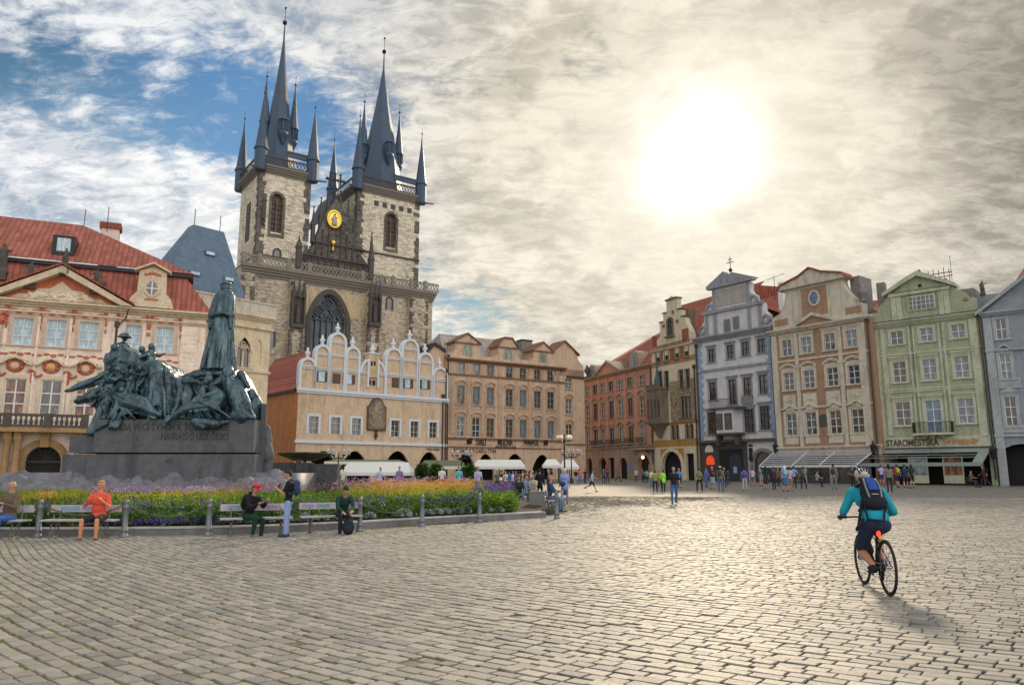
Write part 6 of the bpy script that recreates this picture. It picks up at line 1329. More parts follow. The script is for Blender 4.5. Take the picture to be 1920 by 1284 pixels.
def torso(m, J, w=1.0, lo='pel', k=1.0):
    up = (J['neck']-J['pel']).normalized(); M = up.to_track_quat('Z', 'Y').to_matrix()
    # keep the broad axis along x
    x = Vector((1, 0, 0)); y = up.cross(x).normalized(); x = y.cross(up).normalized(); M = Matrix((x, y, up)).transposed()
    m.ell(J['pel']+up*.0, (.165*w*k, .115*w*k, .12), M); m.ell(J['waist'], (.145*w*k, .10*w*k, .16), M); m.ell(J['chest']-up*.02, (.172*w*k, .115*w*k, .19), M); m.ell(J['chest']+up*.07, (.175*w*k, .095*w*k, .11), M)
    for s in 'lr': m.cap(J['neck']-up*.04, J['sh'+s], .062*k, .064*k)
def hand(m, J, s, near, grip=False):
    w = J['wr'+s]; d = J['hn'+s]; sg = -1 if s == 'l' else 1
    a = Vector((0, 0, 1)) if abs(d.z) < .8 else Vector((0, -1, 0)); side_ = d.cross(a).normalized(); nrm = side_.cross(d).normalized()
    pc = w+d*.05; m.cap(w, pc+d*.02, .026, .03, 8); M = Matrix((side_, nrm, d)).transposed(); m.ell(pc+d*.005, (.04, .018, .05), M)
    if near:
        curl = .9 if grip else .45
        for k in range(4):
            b = pc+side_*(-.029+.0195*k)+d*.038; L = (.026, .031, .029, .022)[k]; d1 = (d-nrm*curl*.5).normalized(); d2 = (d-nrm*curl*1.3).normalized()
            p1 = b+d1*L*1.15; p2 = p1+d2*L; m.cap(b, p1, .0105, .0098, 6); m.cap(p1, p2, .0098, .0085, 6)
        tb = pc-side_*.034*sg-d*.012; t1 = tb+(d*.7-side_*sg*.6-nrm*.3).normalized()*.036; m.cap(tb, t1, .0125, .011, 6); m.cap(t1, t1+(d-nrm*.3).normalized()*.028, .011, .009, 6)
    else: m.ell(pc+d*.045, (.033, .018, .042), M)
def head_mb(m, J, turn=0, near=False):
    h = J['head']; q = Matrix.Rotation(R(turn), 3, 'Z'); hd = J['hdir']; x = q @ Vector((1, 0, 0)); y = hd.cross(x).normalized(); x = y.cross(hd).normalized(); M = Matrix((x, y, hd)).transposed(); T = lambda a, b, c: h+M @ Vector((a, b, c))
    m.ell(T(0, .008, .02), (.076, .094, .098), M); m.ell(T(0, -.02, -.045), (.058, .068, .068), M); m.ell(T(0, -.052, -.085), (.030, .028, .024), M)
    m.cap(T(0, -.094, .012), T(0, -.112, -.026), .010, .015, 8); m.ell(T(0, -.082, -.055), (.026, .012, .010), M)
    for sg in (-1, 1): m.ell(T(sg*.077, .008, -.005), (.010, .020, .032), M); m.ell(T(sg*.035, -.078, -.018), (.022, .016, .018), M)
    m.ell(T(0, -.075, .034), (.052, .022, .014), M); return T, M
def cmat(name, col, rough=.85, var=.10): return plain(name, col, rough, 0.0, var*2, 9.0, .4, .25)
SKIN = plain('skin', (.46, .25, .165), .55, var=.06, spec=.4); SKIN_W = plain('sunburnt_skin', (.62, .24, .14), .5, var=.06)
def body_parts(J, near=False, vox=None, short=True, pants='long', skirt=0, fat=1.0, hair='short', sleeve='short', turn=0, glove=False, grip=False, hat=None):
    """meshes of one figure: body, shirt, trousers, shoes, hair"""
    v = vox or (.011 if near else .021); out = {}
    m = MB(); T, M = head_mb(m, J, turn, near); m.cap(J['hd0']-Vector((0, 0, .06)), J['head']-J['hdir']*.05, .056, .05)
    for s in 'lr': tubes(m, J, ('sh'+s, 'el'+s, 'wr'+s), (.047, .037, .025)); hand(m, J, s, near, grip)
    for s in 'lr': tubes(m, J, ('hip'+s, 'kn'+s), (.078, .052)); cf = J['kn'+s].lerp(J['an'+s], .3); m.cap(J['kn'+s], cf, .05, .055); m.cap(cf, J['an'+s], .055, .035)
    torso(m, J, fat*.9); out['body'] = remesh(m, v if not near else .008, SKIN, 2, 'body')
    m = MB(); torso(m, J, fat, k=1.09)
    for s in 'lr':
        if sleeve == 'short': e = J['sh'+s].lerp(J['el'+s], .75); m.cap(J['sh'+s], e, .066*fat, .058)
        else: tubes(m, J, ('sh'+s, 'el'+s, J['el'+s].lerp(J['wr'+s], .93)), (.068*fat, .055, .040))
    if short == 'long': m.cap(J['pel'], J['pel']-Vector((0, 0, .12)), .17*fat, .175*fat)
    if hat == 'hood': m.ell(J['neck']+Vector((0, .07, .02)), (.10, .07, .09))
    tx = FOLD; out['shirt'] = remesh(m, v, cmat('cloth', (.3, .3, .3)), 2, 'shirt', tx, .014)
    m = MB(); up = (J['neck']-J['pel']).normalized(); m.ell(J['pel']-up*.02, (.172*fat, .125*fat, .125))
    for s in 'lr':
        if pants == 'long': an = J['kn'+s].lerp(J['an'+s], .97); tubes(m, J, ('hip'+s, 'kn'+s), (.094*fat, .068)); m.cap(J['kn'+s], an, .067, .052)
        elif pants == 'short': m.cap(J['hip'+s], J['hip'+s].lerp(J['kn'+s], .84), .098*fat, .082)
    if pants == 'skirt':
        c0 = J['pel']; c1 = (J['knl']+J['knr'])/2; 
        for q in np.linspace(0, 1, 7): p = c0.lerp(c1, q); m.ell(p, (.17*fat+.05*q, .13+.06*q, .09))
        for s in 'lr': m.cap(J['hip'+s], J['hip'+s].lerp(J['kn'+s], .95), .095, .10)
    out['trousers'] = remesh(m, v, cmat('trouser_cloth', (.1, .1, .15)), 2, 'trousers', tx, .012)
    m = MB()
    for s in 'lr': m.cap(J['heel'+s]+Vector((0, 0, .0)), J['toe'+s], .036, .032); m.cap(J['heel'+s], J['an'+s]-Vector((0, 0, .015)), .04, .042); m.ell((J['heel'+s]+J['toe'+s])/2+Vector((0, 0, .005)), (.043, .11, .035))
    out['shoes'] = remesh(m, v*.8, cmat('shoe_leather', (.04, .035, .03), .6), 1, 'shoes')
    m = MB()
    if hair != 'none':
        m.ell(T(0, .028, .045), (.085, .090, .090), M); 
        if hair == 'short': m.ell(T(0, .055, -.01), (.074, .052, .075), M); m.ell(T(0, -.05, .098), (.058, .042, .024), M)
        if hair == 'long': m.ell(T(0, .06, -.04), (.085, .055, .12), M); m.cap(T(0, .07, -.05), T(0, .085, -.20), .07, .055); [m.cap(T(sg*.07, .02, 0), T(sg*.078, .02, -.14), .024, .022) for sg in (-1, 1)]
        if hair == 'bun': m.ell(T(0, .10, .06), (.04, .04, .04), M); m.ell(T(0, .05, -.01), (.072, .05, .06), M)
        out['hair'] = remesh(m, v*.8, cmat('hair_colour', (.035, .022, .014), .7), 1, 'hair')
    if near:
        m = MB()
        for sg in (-1, 1): m.ell(T(sg*.033, -.088, .006), (.012, .006, .006), M, 8, 5); m.box(*[0]*6) if False else None; m.ell(T(sg*.034, -.090, .026), (.018, .006, .004), M, 8, 5)
        out['eyes'] = m.mesh('eyes', cmat('eye_dark', (.03, .02, .015), .4)); m = MB(); m.ell(T(0, -.0915, -.052), (.022, .006, .005), M, 8, 5); out['mouth'] = m.mesh('mouth', cmat('lips', (.35, .10, .08)))
    return out, T, M
FOLD = clouds_tex('folds', .13, 2)

# ------------------------------------------------------------ bronze monument
def monument():
    BZ, t, b = newmat('patinated_bronze'); o = ocoord(t); n = t.noise(o, 1.4, 7, .65); f = t.noise(o, 7, 5, .6); st = t.noise(t.vm('MULTIPLY', o, (4, 4, .6)), 1.0, 5, .6)
    c = t.mix(t.ss(n, .38, .62), (.020, .042, .058), (.048, .098, .125)); c = t.mix(t.m('MULTIPLY', t.ss(st, .48, .66), .7), c, (.12, .21, .24)); c = t.mix(t.m('MULTIPLY', t.ss(f, .55, .75), .5), c, (.02, .025, .022))
    t.put(b.inputs['Base Color'], c); b.inputs['Metallic'].default_value = .35; b.inputs['Roughness'].default_value = .36; b.inputs['Specular IOR Level'].default_value = .8
    bump(t, b, t.m('ADD', f, t.m('MULTIPLY', st, .7)), .5, .04)
    GR = plaster('monument_granite', (.125, .13, .14), (.04, .04, .045), .6, .7); BL = plaster('granite_base', (.19, .185, .21), (.04, .04, .05), .7, .55)
    C = aty(330, 886, 31); rt = thing('monument', 'bronze monument with tall robed standing figure and huddled groups on dark granite plinth', 'monument', (C.x, C.y, 0))
    k = 31/1400.0
    def X(px, d=0): return (aty(px, 800, 31+d).x)-C.x
    def Zz(py, d=0): return aty(330, py, 31+d).z
    z0, zm, zt = .75, Zz(846), Zz(786); x0, x1 = X(178), X(477)
    # plinth in two courses, right face turned towards the light
    def plinth(m, e, z_0, z_1, l=x0, r=x1): m.slab([(l-e, -e), (r+e, -e), (X(489, .9)+e, .9), (X(484, 3.6)+e, 3.6), (l-e, 4.2)], z_0, z_1)
    m = MB(); plinth(m, .12, z0, zm-.12); m.build('plinth_base', GR, rt)
    m = MB(); plinth(m, .0, zm-.04, zt); m.build('plinth_top', GR, rt); m = MB(); plinth(m, -.1, zm-.125, zm-.035); m.build('plinth_joint', DARKIN, rt)
    m = MB(); m.slab([(X(112), .4), (x0-.02, .15), (x0-.02, 4.0), (X(118), 3.4)], z0, zm-.12); m.slab([(X(120), .5), (x0-.02, .25), (x0-.02, 3.8), (X(126), 3.3)], zm-.04, Zz(815)); m.build('plinth_wing', GR, rt)
    m = MB(); a0, a1 = X(488, 1), X(498, 1); m.slab([(a0, 1.0), (a1, 1.0), (X(499, 2.2), 2.2), (X(486, 2.2), 2.2)], z0, Zz(757, 1)); m.build('pillar', GR, rt)
    m = MB(); m.cap((a1-.1, 1.4, Zz(800)), (a1+.05, 1.4, Zz(850)), .2, .25); m.cap((a1+.05, 1.4, Zz(850)), (a1, 1.4, 1.2), .25, .22); m.ell((a1+.0, 1.3, Zz(846)), (.32, .3, .42)); link('rough_block', remesh(m, .08, GR, 2, 'rough_block', clouds_tex('rk', .5), .15), rt)
    # inscriptions, cut letters painted dark
    LT = plain('cut_letters', (.06, .06, .062), .9)
    for txt, pl, pr, py in (('VLÁDA VĚCÍ TVÝCH K TOBĚ SE ZASE', 203, 432, 800), ('NAVRÁTÍ Ó LIDE ČESKÝ', 303, 432, 818)):
        me = TXT(txt, 1.0, LT, .006); w = me_w(me); kx = (X(pr)-X(pl))/w; me.transform(Matrix.Diagonal((kx, 1, .40, 1))); me.transform(Matrix.Translation((0, 0, -.14))); link('inscription', me, rt, ((X(pl)+X(pr))/2, -.008, Zz(py)))
    MB().band(arc(X(326), Zz(864), .14, 0, 360, 12, .07), arc(X(326), Zz(864), .11, 0, 360, 12, .045), -.135, -.115).build('ring_mark', LT, rt)
    # rough carved skirt of rock below the plinth
    xs = np.linspace(X(8), X(545), 110); ys = np.linspace(0, 1, 26); m = MB(); vs = []; nx = len(xs)
    for j, v in enumerate(ys):
        for x in xs:
            y = .25-v*3.0; z = 1.66-v*.98
            e = mnoise.fractal(Vector((x*1.3+v*1.5, v*4.2, 3)), 1.0, 2.0, 4)*.42-abs(mnoise.noise(Vector((x*1.1-v*2.0, v*2.0, 8))))*.5+.02
            if j in (0,): e = 0
            vs.append((x, y, z+e-(.05 if j else 0)))
    m.add(vs, [(j*nx+i, j*nx+i+1, (j+1)*nx+i+1, (j+1)*nx+i) for j in range(len(ys)-1) for i in range(nx-1)]); m.box(xs[0], xs[-1], .26, 4.5, -.1, 1.64); m.build('rock_skirt', BL, rt, smooth=True)
    # ---- bronze: one mesh for each figure group
    tex = clouds_tex('drapery', .22, 3)
    V = lambda px, py, d=0.0: Vector((aty(px, py, 31+d).x-C.x, d, aty(px, py, 31+d).z))
    def fold(m, pts, r): 
        pts = [Vector(p) for p in pts]; out = [pts[0]]
        for a, b_ in zip(pts, pts[1:]):
            for q in (1/3, 2/3, 1): out.append(a.lerp(b_, q)+Vector((random.uniform(-.03, .03), random.uniform(-.03, .03), 0)))
        for a, b_ in zip(out, out[1:]): m.cap(a, b_, r, r*.95, 6)
    def figure(m, J, sc, loc, rz, rx=0.0):
        """adds a draped figure to a mesh builder"""
        q = MB(); head_mb(q, J); q.ell(J['head'], (.095, .11, .125)); torso(q, J, 1.3); q.ell(J['waist'], (.25, .2, .3))
        q.cap(J['hd0']-Vector((0, 0, .06)), J['head'], .06, .055)
        for s in 'lr': tubes(q, J, ('sh'+s, 'el'+s, 'wr'+s), (.07, .055, .035)); hand(q, J, s, False); tubes(q, J, ('hip'+s, 'kn'+s, 'an'+s), (.11, .085, .06)); q.cap(J['heel'+s], J['toe'+s], .045, .035)
        Mx = Matrix.Translation(loc) @ Matrix.Rotation(R(rz), 4, 'Z') @ Matrix.Rotation(R(rx), 4, 'X') @ Matrix.Scale(sc, 4)
        m.add([Mx @ Vector(v) for v in q.v], q.f); return Mx
    # tall robed preacher
    m = MB(); b0 = V(412, 694, 1.0); zt_ = V(413, 529, 1.0).z; H = zt_-b0.z; cx = b0.x
    tilt = lambda q: Vector((cx+.04-.10*(1-q), 1.0, b0.z+H*q))
    rings = ((0, .72, .60), (.12, .66, .55), (.3, .56, .47), (.5, .49, .40), (.65, .45, .36), (.76, .42, .32), (.84, .36, .28), (.875, .20, .19))
    n = 40; vs = []; r = random.Random(4)
    ph = [r.uniform(0, 6) for _ in range(4)]
    for q, rx, ry in rings:
        c_ = tilt(q)
        for i in range(n):
            a = 2*math.pi*i/n; w = 1+(.10*math.sin(7*a+ph[0]+q*2)+.06*math.sin(13*a+ph[1]-q*3))*(1-q*.6); vs.append((c_.x+rx*w*math.cos(a), c_.y+ry*w*math.sin(a), c_.z))
    m.add(vs, [(j*n+i, j*n+(i+1) % n, (j+1)*n+(i+1) % n, (j+1)*n+i) for j in range(len(rings)-1) for i in range(n)]+[tuple(range(n-1, -1, -1)), tuple(range(len(rings)*n-n, len(rings)*n))])
    for i in range(16):
        a = 2*math.pi*i/16+r.uniform(-.1, .1); q0 = r.uniform(.5, .82); p0 = tilt(q0); p1 = tilt(.25); p2 = tilt(0)
        fold(m, [p0+Vector((.42*math.cos(a), .34*math.sin(a), 0)), p1+Vector((.57*math.cos(a+.1), .50*math.sin(a+.1), 0)), p2+Vector((.74*math.cos(a+.05), .64*math.sin(a+.05), 0))], .05)
    hd = tilt(.94); s_ = 2.25
    J = dict(head=hd, hdir=Vector((0, -.05, 1)))
    q = MB(); head_mb(q, dict(head=Vector((0, 0, 0)), hdir=Vector((0, 0, 1)))); q.ell((0, .03, .05), (.09, .095, .085)); q.ell((0, .0, .075), (.10, .105, .05)); q.cap((0, -.075, -.08), (0, -.085, -.16), .035, .02); q.ell((0, .05, -.02), (.085, .06, .09)); q.cap((0, 0.01, -.05), (0, .02, -.2), .06, .07)
    Mx = Matrix.Translation(hd) @ Matrix.Rotation(R(72), 4, 'Z') @ Matrix.Scale(s_, 4); m.add([Mx @ Vector(v) for v in q.v], q.f)
    # arms folded over the breast, wide sleeves
    for sg in (-1, 1): sh = tilt(.82)+Vector((sg*.30, -.08, 0)); el = tilt(.60)+Vector((sg*.42, -.28, 0)); wr = tilt(.62)+Vector((sg*.05+.15, -.46, 0)); m.cap(sh, el, .17, .16); m.cap(el, wr, .16, .10); m.ell(wr+Vector((0, -.03, .0)), (.1, .08, .08)); m.cap(el, el-Vector((-sg*.05, .02, .55)), .14, .06)
    m.ell(tilt(.84), (.40, .27, .16)); m.cap(tilt(.85)+Vector((-.2, -.1, .05)), tilt(.85)+Vector((.25, -.12, .05)), .12, .12)
    link('standing_preacher', remesh(m, .03, BZ, 1, 'standing_preacher', tex, .02), rt, (0, 0, 0))
    # great mass under the figures: a wave of cloth and flame
    def wave(px, pts, y0, y1): pass
    outl = [(196, 787), (186, 764), (200, 735), (203, 700), (210, 672), (224, 652), (240, 650), (256, 664), (275, 682), (287, 676), (303, 680), (320, 688), (338, 712), (352, 705), (372, 696), (400, 690), (440, 690), (455, 712), (470, 745), (478, 787)]
    m = MB(); pts = [(V(px, py, 1.2).x, V(px, py, 1.2).z) for px, py in outl]; m.prism(pts, .75, 2.6)
    zz = lambda py: V(300, py, .5).z
    fold(m, [V(287, 680, .8), V(284, 720, .45), V(278, 785, .1)], .12); fold(m, [V(300, 680, .8), V(306, 730, .5), V(310, 785, .2)], .10); fold(m, [V(336, 712, .9), V(335, 745, .5), V(322, 785, .15)], .12)
    m.prism([(V(px, py, .6).x, V(px, py, .6).z) for px, py in ((283, 678), (296, 675), (306, 680), (312, 787), (276, 787))], .45, 1.2)
    fold(m, [V(345, 708, 1.0), V(375, 702, .6), V(420, 700, .5)], .13); fold(m, [V(338, 716, .9), V(370, 715, .4), V(400, 730, .2)], .12); fold(m, [V(350, 704, 1), V(360, 740, .5), V(345, 780, .2)], .10)
    for i in range(16): px = random.uniform(210, 460); py = 712+random.uniform(0, 20); fold(m, [V(px, py, .8), V(px+random.uniform(-8, 8), py+25, .45), V(px+random.uniform(-14, 14), 785, .15)], random.uniform(.05, .09))
    link('cloth_mass', remesh(m, .05, BZ, 2, 'cloth_mass', tex, .10), rt)
    # flag-like cloaks trailing to the left
    m = MB()
    def leaf(pts, th):
        for (a, ra), (b_, rb) in zip(pts, pts[1:]):
            for q in np.linspace(0, 1, 8): c_ = a.lerp(b_, q); rr = ra+(rb-ra)*q; m.ell(c_, (.22, th, rr), None, 10, 6)
    leaf([(V(128, 733, .9), .06), (V(150, 724, .9), .17), (V(185, 712, .9), .24), (V(220, 690, .9), .3)], .14)
    leaf([(V(148, 752, .8), .12), (V(165, 745, .7), .25), (V(195, 735, .7), .30), (V(225, 715, .8), .4)], .18)
    leaf([(V(170, 812, .3), .12), (V(182, 790, .4), .3), (V(196, 765, .5), .45)], .2)
    fold(m, [V(175, 812, .1), V(190, 800, .0), V(200, 794, -.05)], .12); fold(m, [V(130, 733, .75), V(170, 716, .7), V(215, 690, .7)], .05); fold(m, [V(150, 750, .6), V(180, 742, .5), V(215, 725, .6)], .05)
    link('trailing_cloaks', remesh(m, .045, BZ, 2, 'trailing_cloaks', tex, .06), rt)
    # left group: warriors and exiles climbing over each other
    specs = [  # head px, py, depth, scale, turn, lean, arms
        (234, 633, 1.3, 1.25, 60, 10, 20, 60), (214, 652, .8, 1.3, 30, 22, 30, 50), (266, 655, 1.4, 1.25, -60, 38, 50, 60), (283, 650, 1.8, 1.15, 70, 12, 60, 40),
        (243, 683, .5, 1.15, 40, 40, 60, 30), (222, 692, .3, 1.2, -40, 15, 40, 70), (246, 697, .3, 1.1, 10, 30, 70, 20), (204, 690, .7, 1.2, -50, 20, 20, 60), (226, 662, 1.2, 1.2, -20, 25, 30, 50), (252, 672, 1.0, 1.2, 20, 30, 40, 40), (214, 712, .2, 1.2, 40, 30, 50, 40), (262, 690, .6, 1.1, -20, 35, 60, 30), (229, 731, -.05, 1.15, -30, 45, 50, 70)]
    for i, (px, py, d, sc, tn, ln, a_, e_) in enumerate(specs):
        m = MB(); J = pose(lean=ln, al=a_, ar=a_+12, el=e_, er=e_*.8, ab=10, ci=20, tl=60+10*(i % 3), tr=30+20*(i % 2), kl=80, kr=60, hips=.0, head=ln*.6)
        hp = V(px, py, d); Mr = Matrix.Rotation(R(tn), 3, 'Z'); loc = hp-(Mr @ J['head'])*sc; figure(m, J, sc, loc, tn)
        w = V(px, py, d)
        if i == 0: m.ell(w+Vector((0, 0, .08)), (.24, .24, .14)); m.lathe(w+Vector((0, 0, .02)), [(.30, -.02), (.30, .03), (.2, .08)], 14)
        if i == 1: m.ell(w+Vector((0, .05, .05)), (.17, .17, .15)); m.cap(w+Vector((0, .1, 0)), w+Vector((-.1, .1, -.5)), .16, .2)
        if i == 3: m.cap(w+Vector((0, .08, .05)), w+Vector((.05, .12, -.5)), .15, .14)
        # cloak
        ck = w-Vector((0, -.1, .3*sc)); 
        for q in range(8): fold(m, [ck+Vector((random.uniform(-.22, .22), random.uniform(-.2, .1), 0)), ck+Vector((random.uniform(-.35, .2), random.uniform(-.3, .1), -.55*sc)), ck+Vector((random.uniform(-.5, .2), random.uniform(-.3, 0), -1.05*sc))], .07)
        link('crouching_figure', remesh(m, .028, BZ, 0, 'crouching_figure', tex, .015), rt)
    # right group: reclining woman, bowed elder, mourners
    def chain(m, pts, rs):
        for a, b_, p, q in zip(pts, pts[1:], rs, rs[1:]): m.cap(V(*a), V(*b_), p, q, 10)
    m = MB(); chain(m, [(398, 727, .1), (410, 745, .0), (400, 760, -.1), (372, 762, -.15), (345, 768, -.2), (322, 782, -.3)], [.17, .33, .33, .26, .19, .11])     # lying body with draped legs
    m.ell(V(392, 712, .1), (.19, .2, .24)); m.ell(V(388, 716, .0), (.12, .1, .16)); m.cap(V(322, 782, -.3), V(308, 793, -.4), .10, .05)
    chain(m, [(404, 735, -.1), (385, 742, -.25), (372, 752, -.3)], [.12, .09, .07])
    for i in range(12): q = random.uniform(0, 1); fold(m, [V(405-50*q, 745+14*q, -.2), V(415-60*q, 765+8*q, -.35), V(432-75*q, 785+4*q, -.15)], .045)
    fold(m, [V(345, 758, -.25), V(375, 752, -.35), V(410, 768, -.4), V(430, 783, -.3)], .06); link('reclining_figure', remesh(m, .032, BZ, 1, 'reclining_figure', tex, .03), rt)
    m = MB(); chain(m, [(384, 745, .5), (372, 748, .3), (355, 760, .0)], [.22, .2, .12]); m.ell(V(386, 715, .3), (.17, .18, .19)); m.ell(V(384, 710, .3), (.27, .25, .07)); chain(m, [(384, 728, .4), (378, 750, .2)], [.2, .26]); link('hatted_figure', remesh(m, .032, BZ, 1, 'hatted_figure', tex, .03), rt)
    m = MB(); m.ell(V(428, 697, .3), (.25, .26, .30)); m.ell(V(426, 702, .1), (.13, .10, .17)); m.cap(V(427, 712, .08), V(428, 735, .05), .12, .05); chain(m, [(425, 708, .4), (440, 730, .4), (452, 760, .2), (455, 782, .1)], [.3, .42, .42, .3]); chain(m, [(415, 712, .3), (398, 722, .1)], [.17, .12])
    for i in range(14): fold(m, [V(random.uniform(425, 450), 715, .1), V(random.uniform(430, 468), 745, -.1), V(random.uniform(430, 480), 783, -.05)], random.uniform(.05, .08))
    m.ell(V(452, 703, .5), (.2, .2, .2)); m.cap(V(452, 703, .5), V(466, 725, .4), .16, .10); link('bowed_elder', remesh(m, .035, BZ, 1, 'bowed_elder', tex, .05), rt)
    m = MB(); m.ell(V(472, 738, 1.4), (.19, .2, .24)); m.ell(V(471, 743, 1.25), (.12, .1, .15)); m.cap(V(473, 750, 1.5), V(475, 785, 1.5), .25, .38); m.cap(V(466, 750, 1.3), V(470, 775, 1.1), .1, .1); m.cap(V(478, 742, 1.6), V(490, 757, 1.6), .16, .08); link('mourning_figure', remesh(m, .035, BZ, 1, 'mourning_figure', tex, .04), rt)
    m = MB(); m.cap(V(365, 790, -.25), V(405, 795, -.3), .17, .2); m.cap(V(365, 793, -.3), V(380, 800, -.32), .12, .14); m.cap(V(318, 783, -.25), V(308, 797, -.3), .14, .12); fold(m, [V(360, 785, -.1), V(390, 800, -.3), V(410, 790, -.2)], .08); m.cap(V(400, 795, -.3), V(425, 790, -.1), .13, .1); link('overhanging_drapery', remesh(m, .035, BZ, 1, 'overhanging_drapery', tex, .04), rt)
    m = MB(); chain(m, [(215, 745, .3), (235, 752, .0), (262, 762, -.1), (300, 778, -.1)], [.2, .28, .22, .1]); chain(m, [(232, 735, .1), (225, 760, .0), (205, 783, -.1)], [.2, .18, .1]); chain(m, [(245, 745, .1), (272, 750, .0), (290, 772, -.05)], [.2, .16, .1])
    for i in range(8): fold(m, [V(random.uniform(215, 250), 750, 0), V(random.uniform(215, 270), 768, -.15), V(random.uniform(210, 300), 784, -.1)], .05)
    link('kneeling_figure', remesh(m, .032, BZ, 1, 'kneeling_figure', tex, .03), rt)
    # low dark wall to the right of it
    GW = plaster('dark_basalt', (.085, .088, .095), (.03, .03, .03), .4); a = aty(497, 905, 36); c = aty(632, 905, 36); top = aty(560, 867, 36).z
    w = MB(); L = c.x-a.x; w.box(0, L*.62, 0, .6, 0, top); w.box(L*.62+.02, L, -.05, .6, 0, top-.06); w.box(L*.42, L*.5, -.08, .0, 0, top+.15)
    q = w.build('screen_wall', GW, None, loc=(a.x, 36, 0)); tag(q, 'low dark stone screen wall right of the bronze monument', 'wall')
monument()
# ------------------------------------------------------------ flower bed
def inter(pts, n):
    P = np.array(pts, float); d = np.r_[0, np.cumsum(np.hypot(*np.diff(P, axis=0).T))]; q = np.linspace(0, d[-1], n); return np.stack([np.interp(q, d, P[:, 0]), np.interp(q, d, P[:, 1])], 1)
_pix = [(0, 1005), (120, 1005), (230, 1004), (330, 1003), (410, 1001), (490, 999), (560, 996), (620, 993), (680, 990), (740, 986), (800, 982), (860, 979), (920, 976), (980, 973), (1024, 971)]
CURB = [(-30, 24.5), (-24, 21.8), (-18.5, 20.6)]+[tuple(atz(*p, 0)[:2]) for p in _pix]
Cp = inter(CURB, 120)
for _ in range(3): Cp[1:-1] = (Cp[:-2]+2*Cp[1:-1]+Cp[2:])/4
BACK = [(1.35, 28.6), (.9, 31), (-.3, 34), (-2.5, 38), (-6, 42)]
def bed():
    K = plaster('kerb_granite', (.20, .20, .205), (.06, .06, .06), .5); LT = plaster('kerb_top', (.42, .41, .38), (.2, .2, .2), .4)
    T = np.gradient(Cp, axis=0); T /= np.hypot(*T.T)[:, None]; N = np.stack([-T[:, 1], T[:, 0]], 1)
    inn = Cp+N*.32; m = MB(); m2 = MB()
    for i in range(len(Cp)-1):
        a, b, c, d = Cp[i], Cp[i+1], inn[i+1], inn[i]; z0, z1 = gz(a[1]), gz(b[1])
        m.add([(a[0], a[1], z0-.03), (b[0], b[1], z1-.03), (b[0], b[1], z1+.2), (a[0], a[1], z0+.2)], [(0, 1, 2, 3)])
        m2.add([(a[0], a[1]-.01, z0+.2), (b[0], b[1]-.01, z1+.2), (c[0], c[1], z1+.215), (d[0], d[1], z0+.215)], [(0, 1, 2, 3)])
        m2.add([(a[0], a[1]-.012, z0+.17), (b[0], b[1]-.012, z1+.17), (b[0], b[1]-.012, z1+.2), (a[0], a[1]-.012, z0+.2)], [(0, 1, 2, 3)])
    e = Cp[-1]; f = (BACK[0][0], BACK[0][1]); z = gz(e[1]); m.add([(e[0], e[1], z-.03), (e[0]+.05, e[1]+2.2, z), (e[0]+.05, e[1]+2.2, z+.22), (e[0], e[1], z+.22)], [(0, 1, 2, 3)])
    kb = thing('kerb', 'long curved granite kerb round the flower bed', 'kerb'); m.build('kerb_face', K, kb, fix=False); m2.build('kerb_top', LT, kb, fix=False)
    # soil mound
    m = MB(); rows = 14; tgt = np.array([[-30+29*q, 30+10*q*q*.9] for q in np.linspace(0, 1, 120)]); vs = []
    tg = inter([(-40, 32), (-20, 31), (-8, 31), (-5.5, 36), (-6, 42), (-4, 40), (-1.5, 36.5), (.2, 33), (1.3, 30)], 120)
    for r_ in range(rows):
        q = r_/(rows-1)
        for i in range(120): p = inn[i]*(1-q)+tg[i]*q; vs.append((p[0], p[1], bedz(p[0], p[1])))
    m.add(vs, [(r_*120+i, r_*120+i+1, (r_+1)*120+i+1, (r_+1)*120+i) for r_ in range(rows-1) for i in range(119)])
    tag(m.build('ground_soil', plain('soil', (.045, .03, .02), .95, bmp=.6), None, smooth=True), kind='structure')
def cdist(x, y):       # distance behind the kerb line
    x = np.atleast_1d(x); y = np.atleast_1d(y); d = np.full(x.shape, 1e9)
    for p in Cp: d = np.minimum(d, np.hypot(x-p[0], y-p[1]))
    return d
def bedz(x, y):
    d = cdist(x, y); z = .16+.40*np.clip(d/7.0, 0, 1)**.8+.009*np.maximum(np.atleast_1d(y)-25, 0); return float(z[0]) if z.size == 1 else z
bed()
def leafmat(name, stops, rough=.6, trans=.25, scale=.6):
    m, t, b = newmat(name); a = t.node('ShaderNodeAttribute'); a.attribute_name = 'rnd'; o = ocoord(t); n = t.noise(o, scale, 3, .6)
    r = t.node('ShaderNodeValToRGB'); t.put(r.inputs[0], t.m('ADD', t.m('MULTIPLY', a.outputs['Fac'], .6), t.m('MULTIPLY', t.ss(n, .3, .7), .4))); r.color_ramp.interpolation = 'LINEAR'
    el = r.color_ramp.elements; el[0].position = 0; el[0].color = (*stops[0], 1); el[1].position = 1; el[1].color = (*stops[-1], 1)
    for i, c in enumerate(stops[1:-1]): e = el.new((i+1)/(len(stops)-1)); e.color = (*c, 1)
    t.put(b.inputs['Base Color'], r.outputs[0]); b.inputs['Roughness'].default_value = rough; b.inputs['Specular IOR Level'].default_value = .25
    tr = t.node('ShaderNodeBsdfTranslucent'); t.put(tr.inputs[0], r.outputs[0]); mx = t.node('ShaderNodeMixShader'); mx.inputs[0].default_value = trans
    t.l.new(b.outputs[0], mx.inputs[1]); t.l.new(tr.outputs[0], mx.inputs[2]); t.l.new(mx.outputs[0], m.node_tree.nodes['Material Output'].inputs[0]); return m
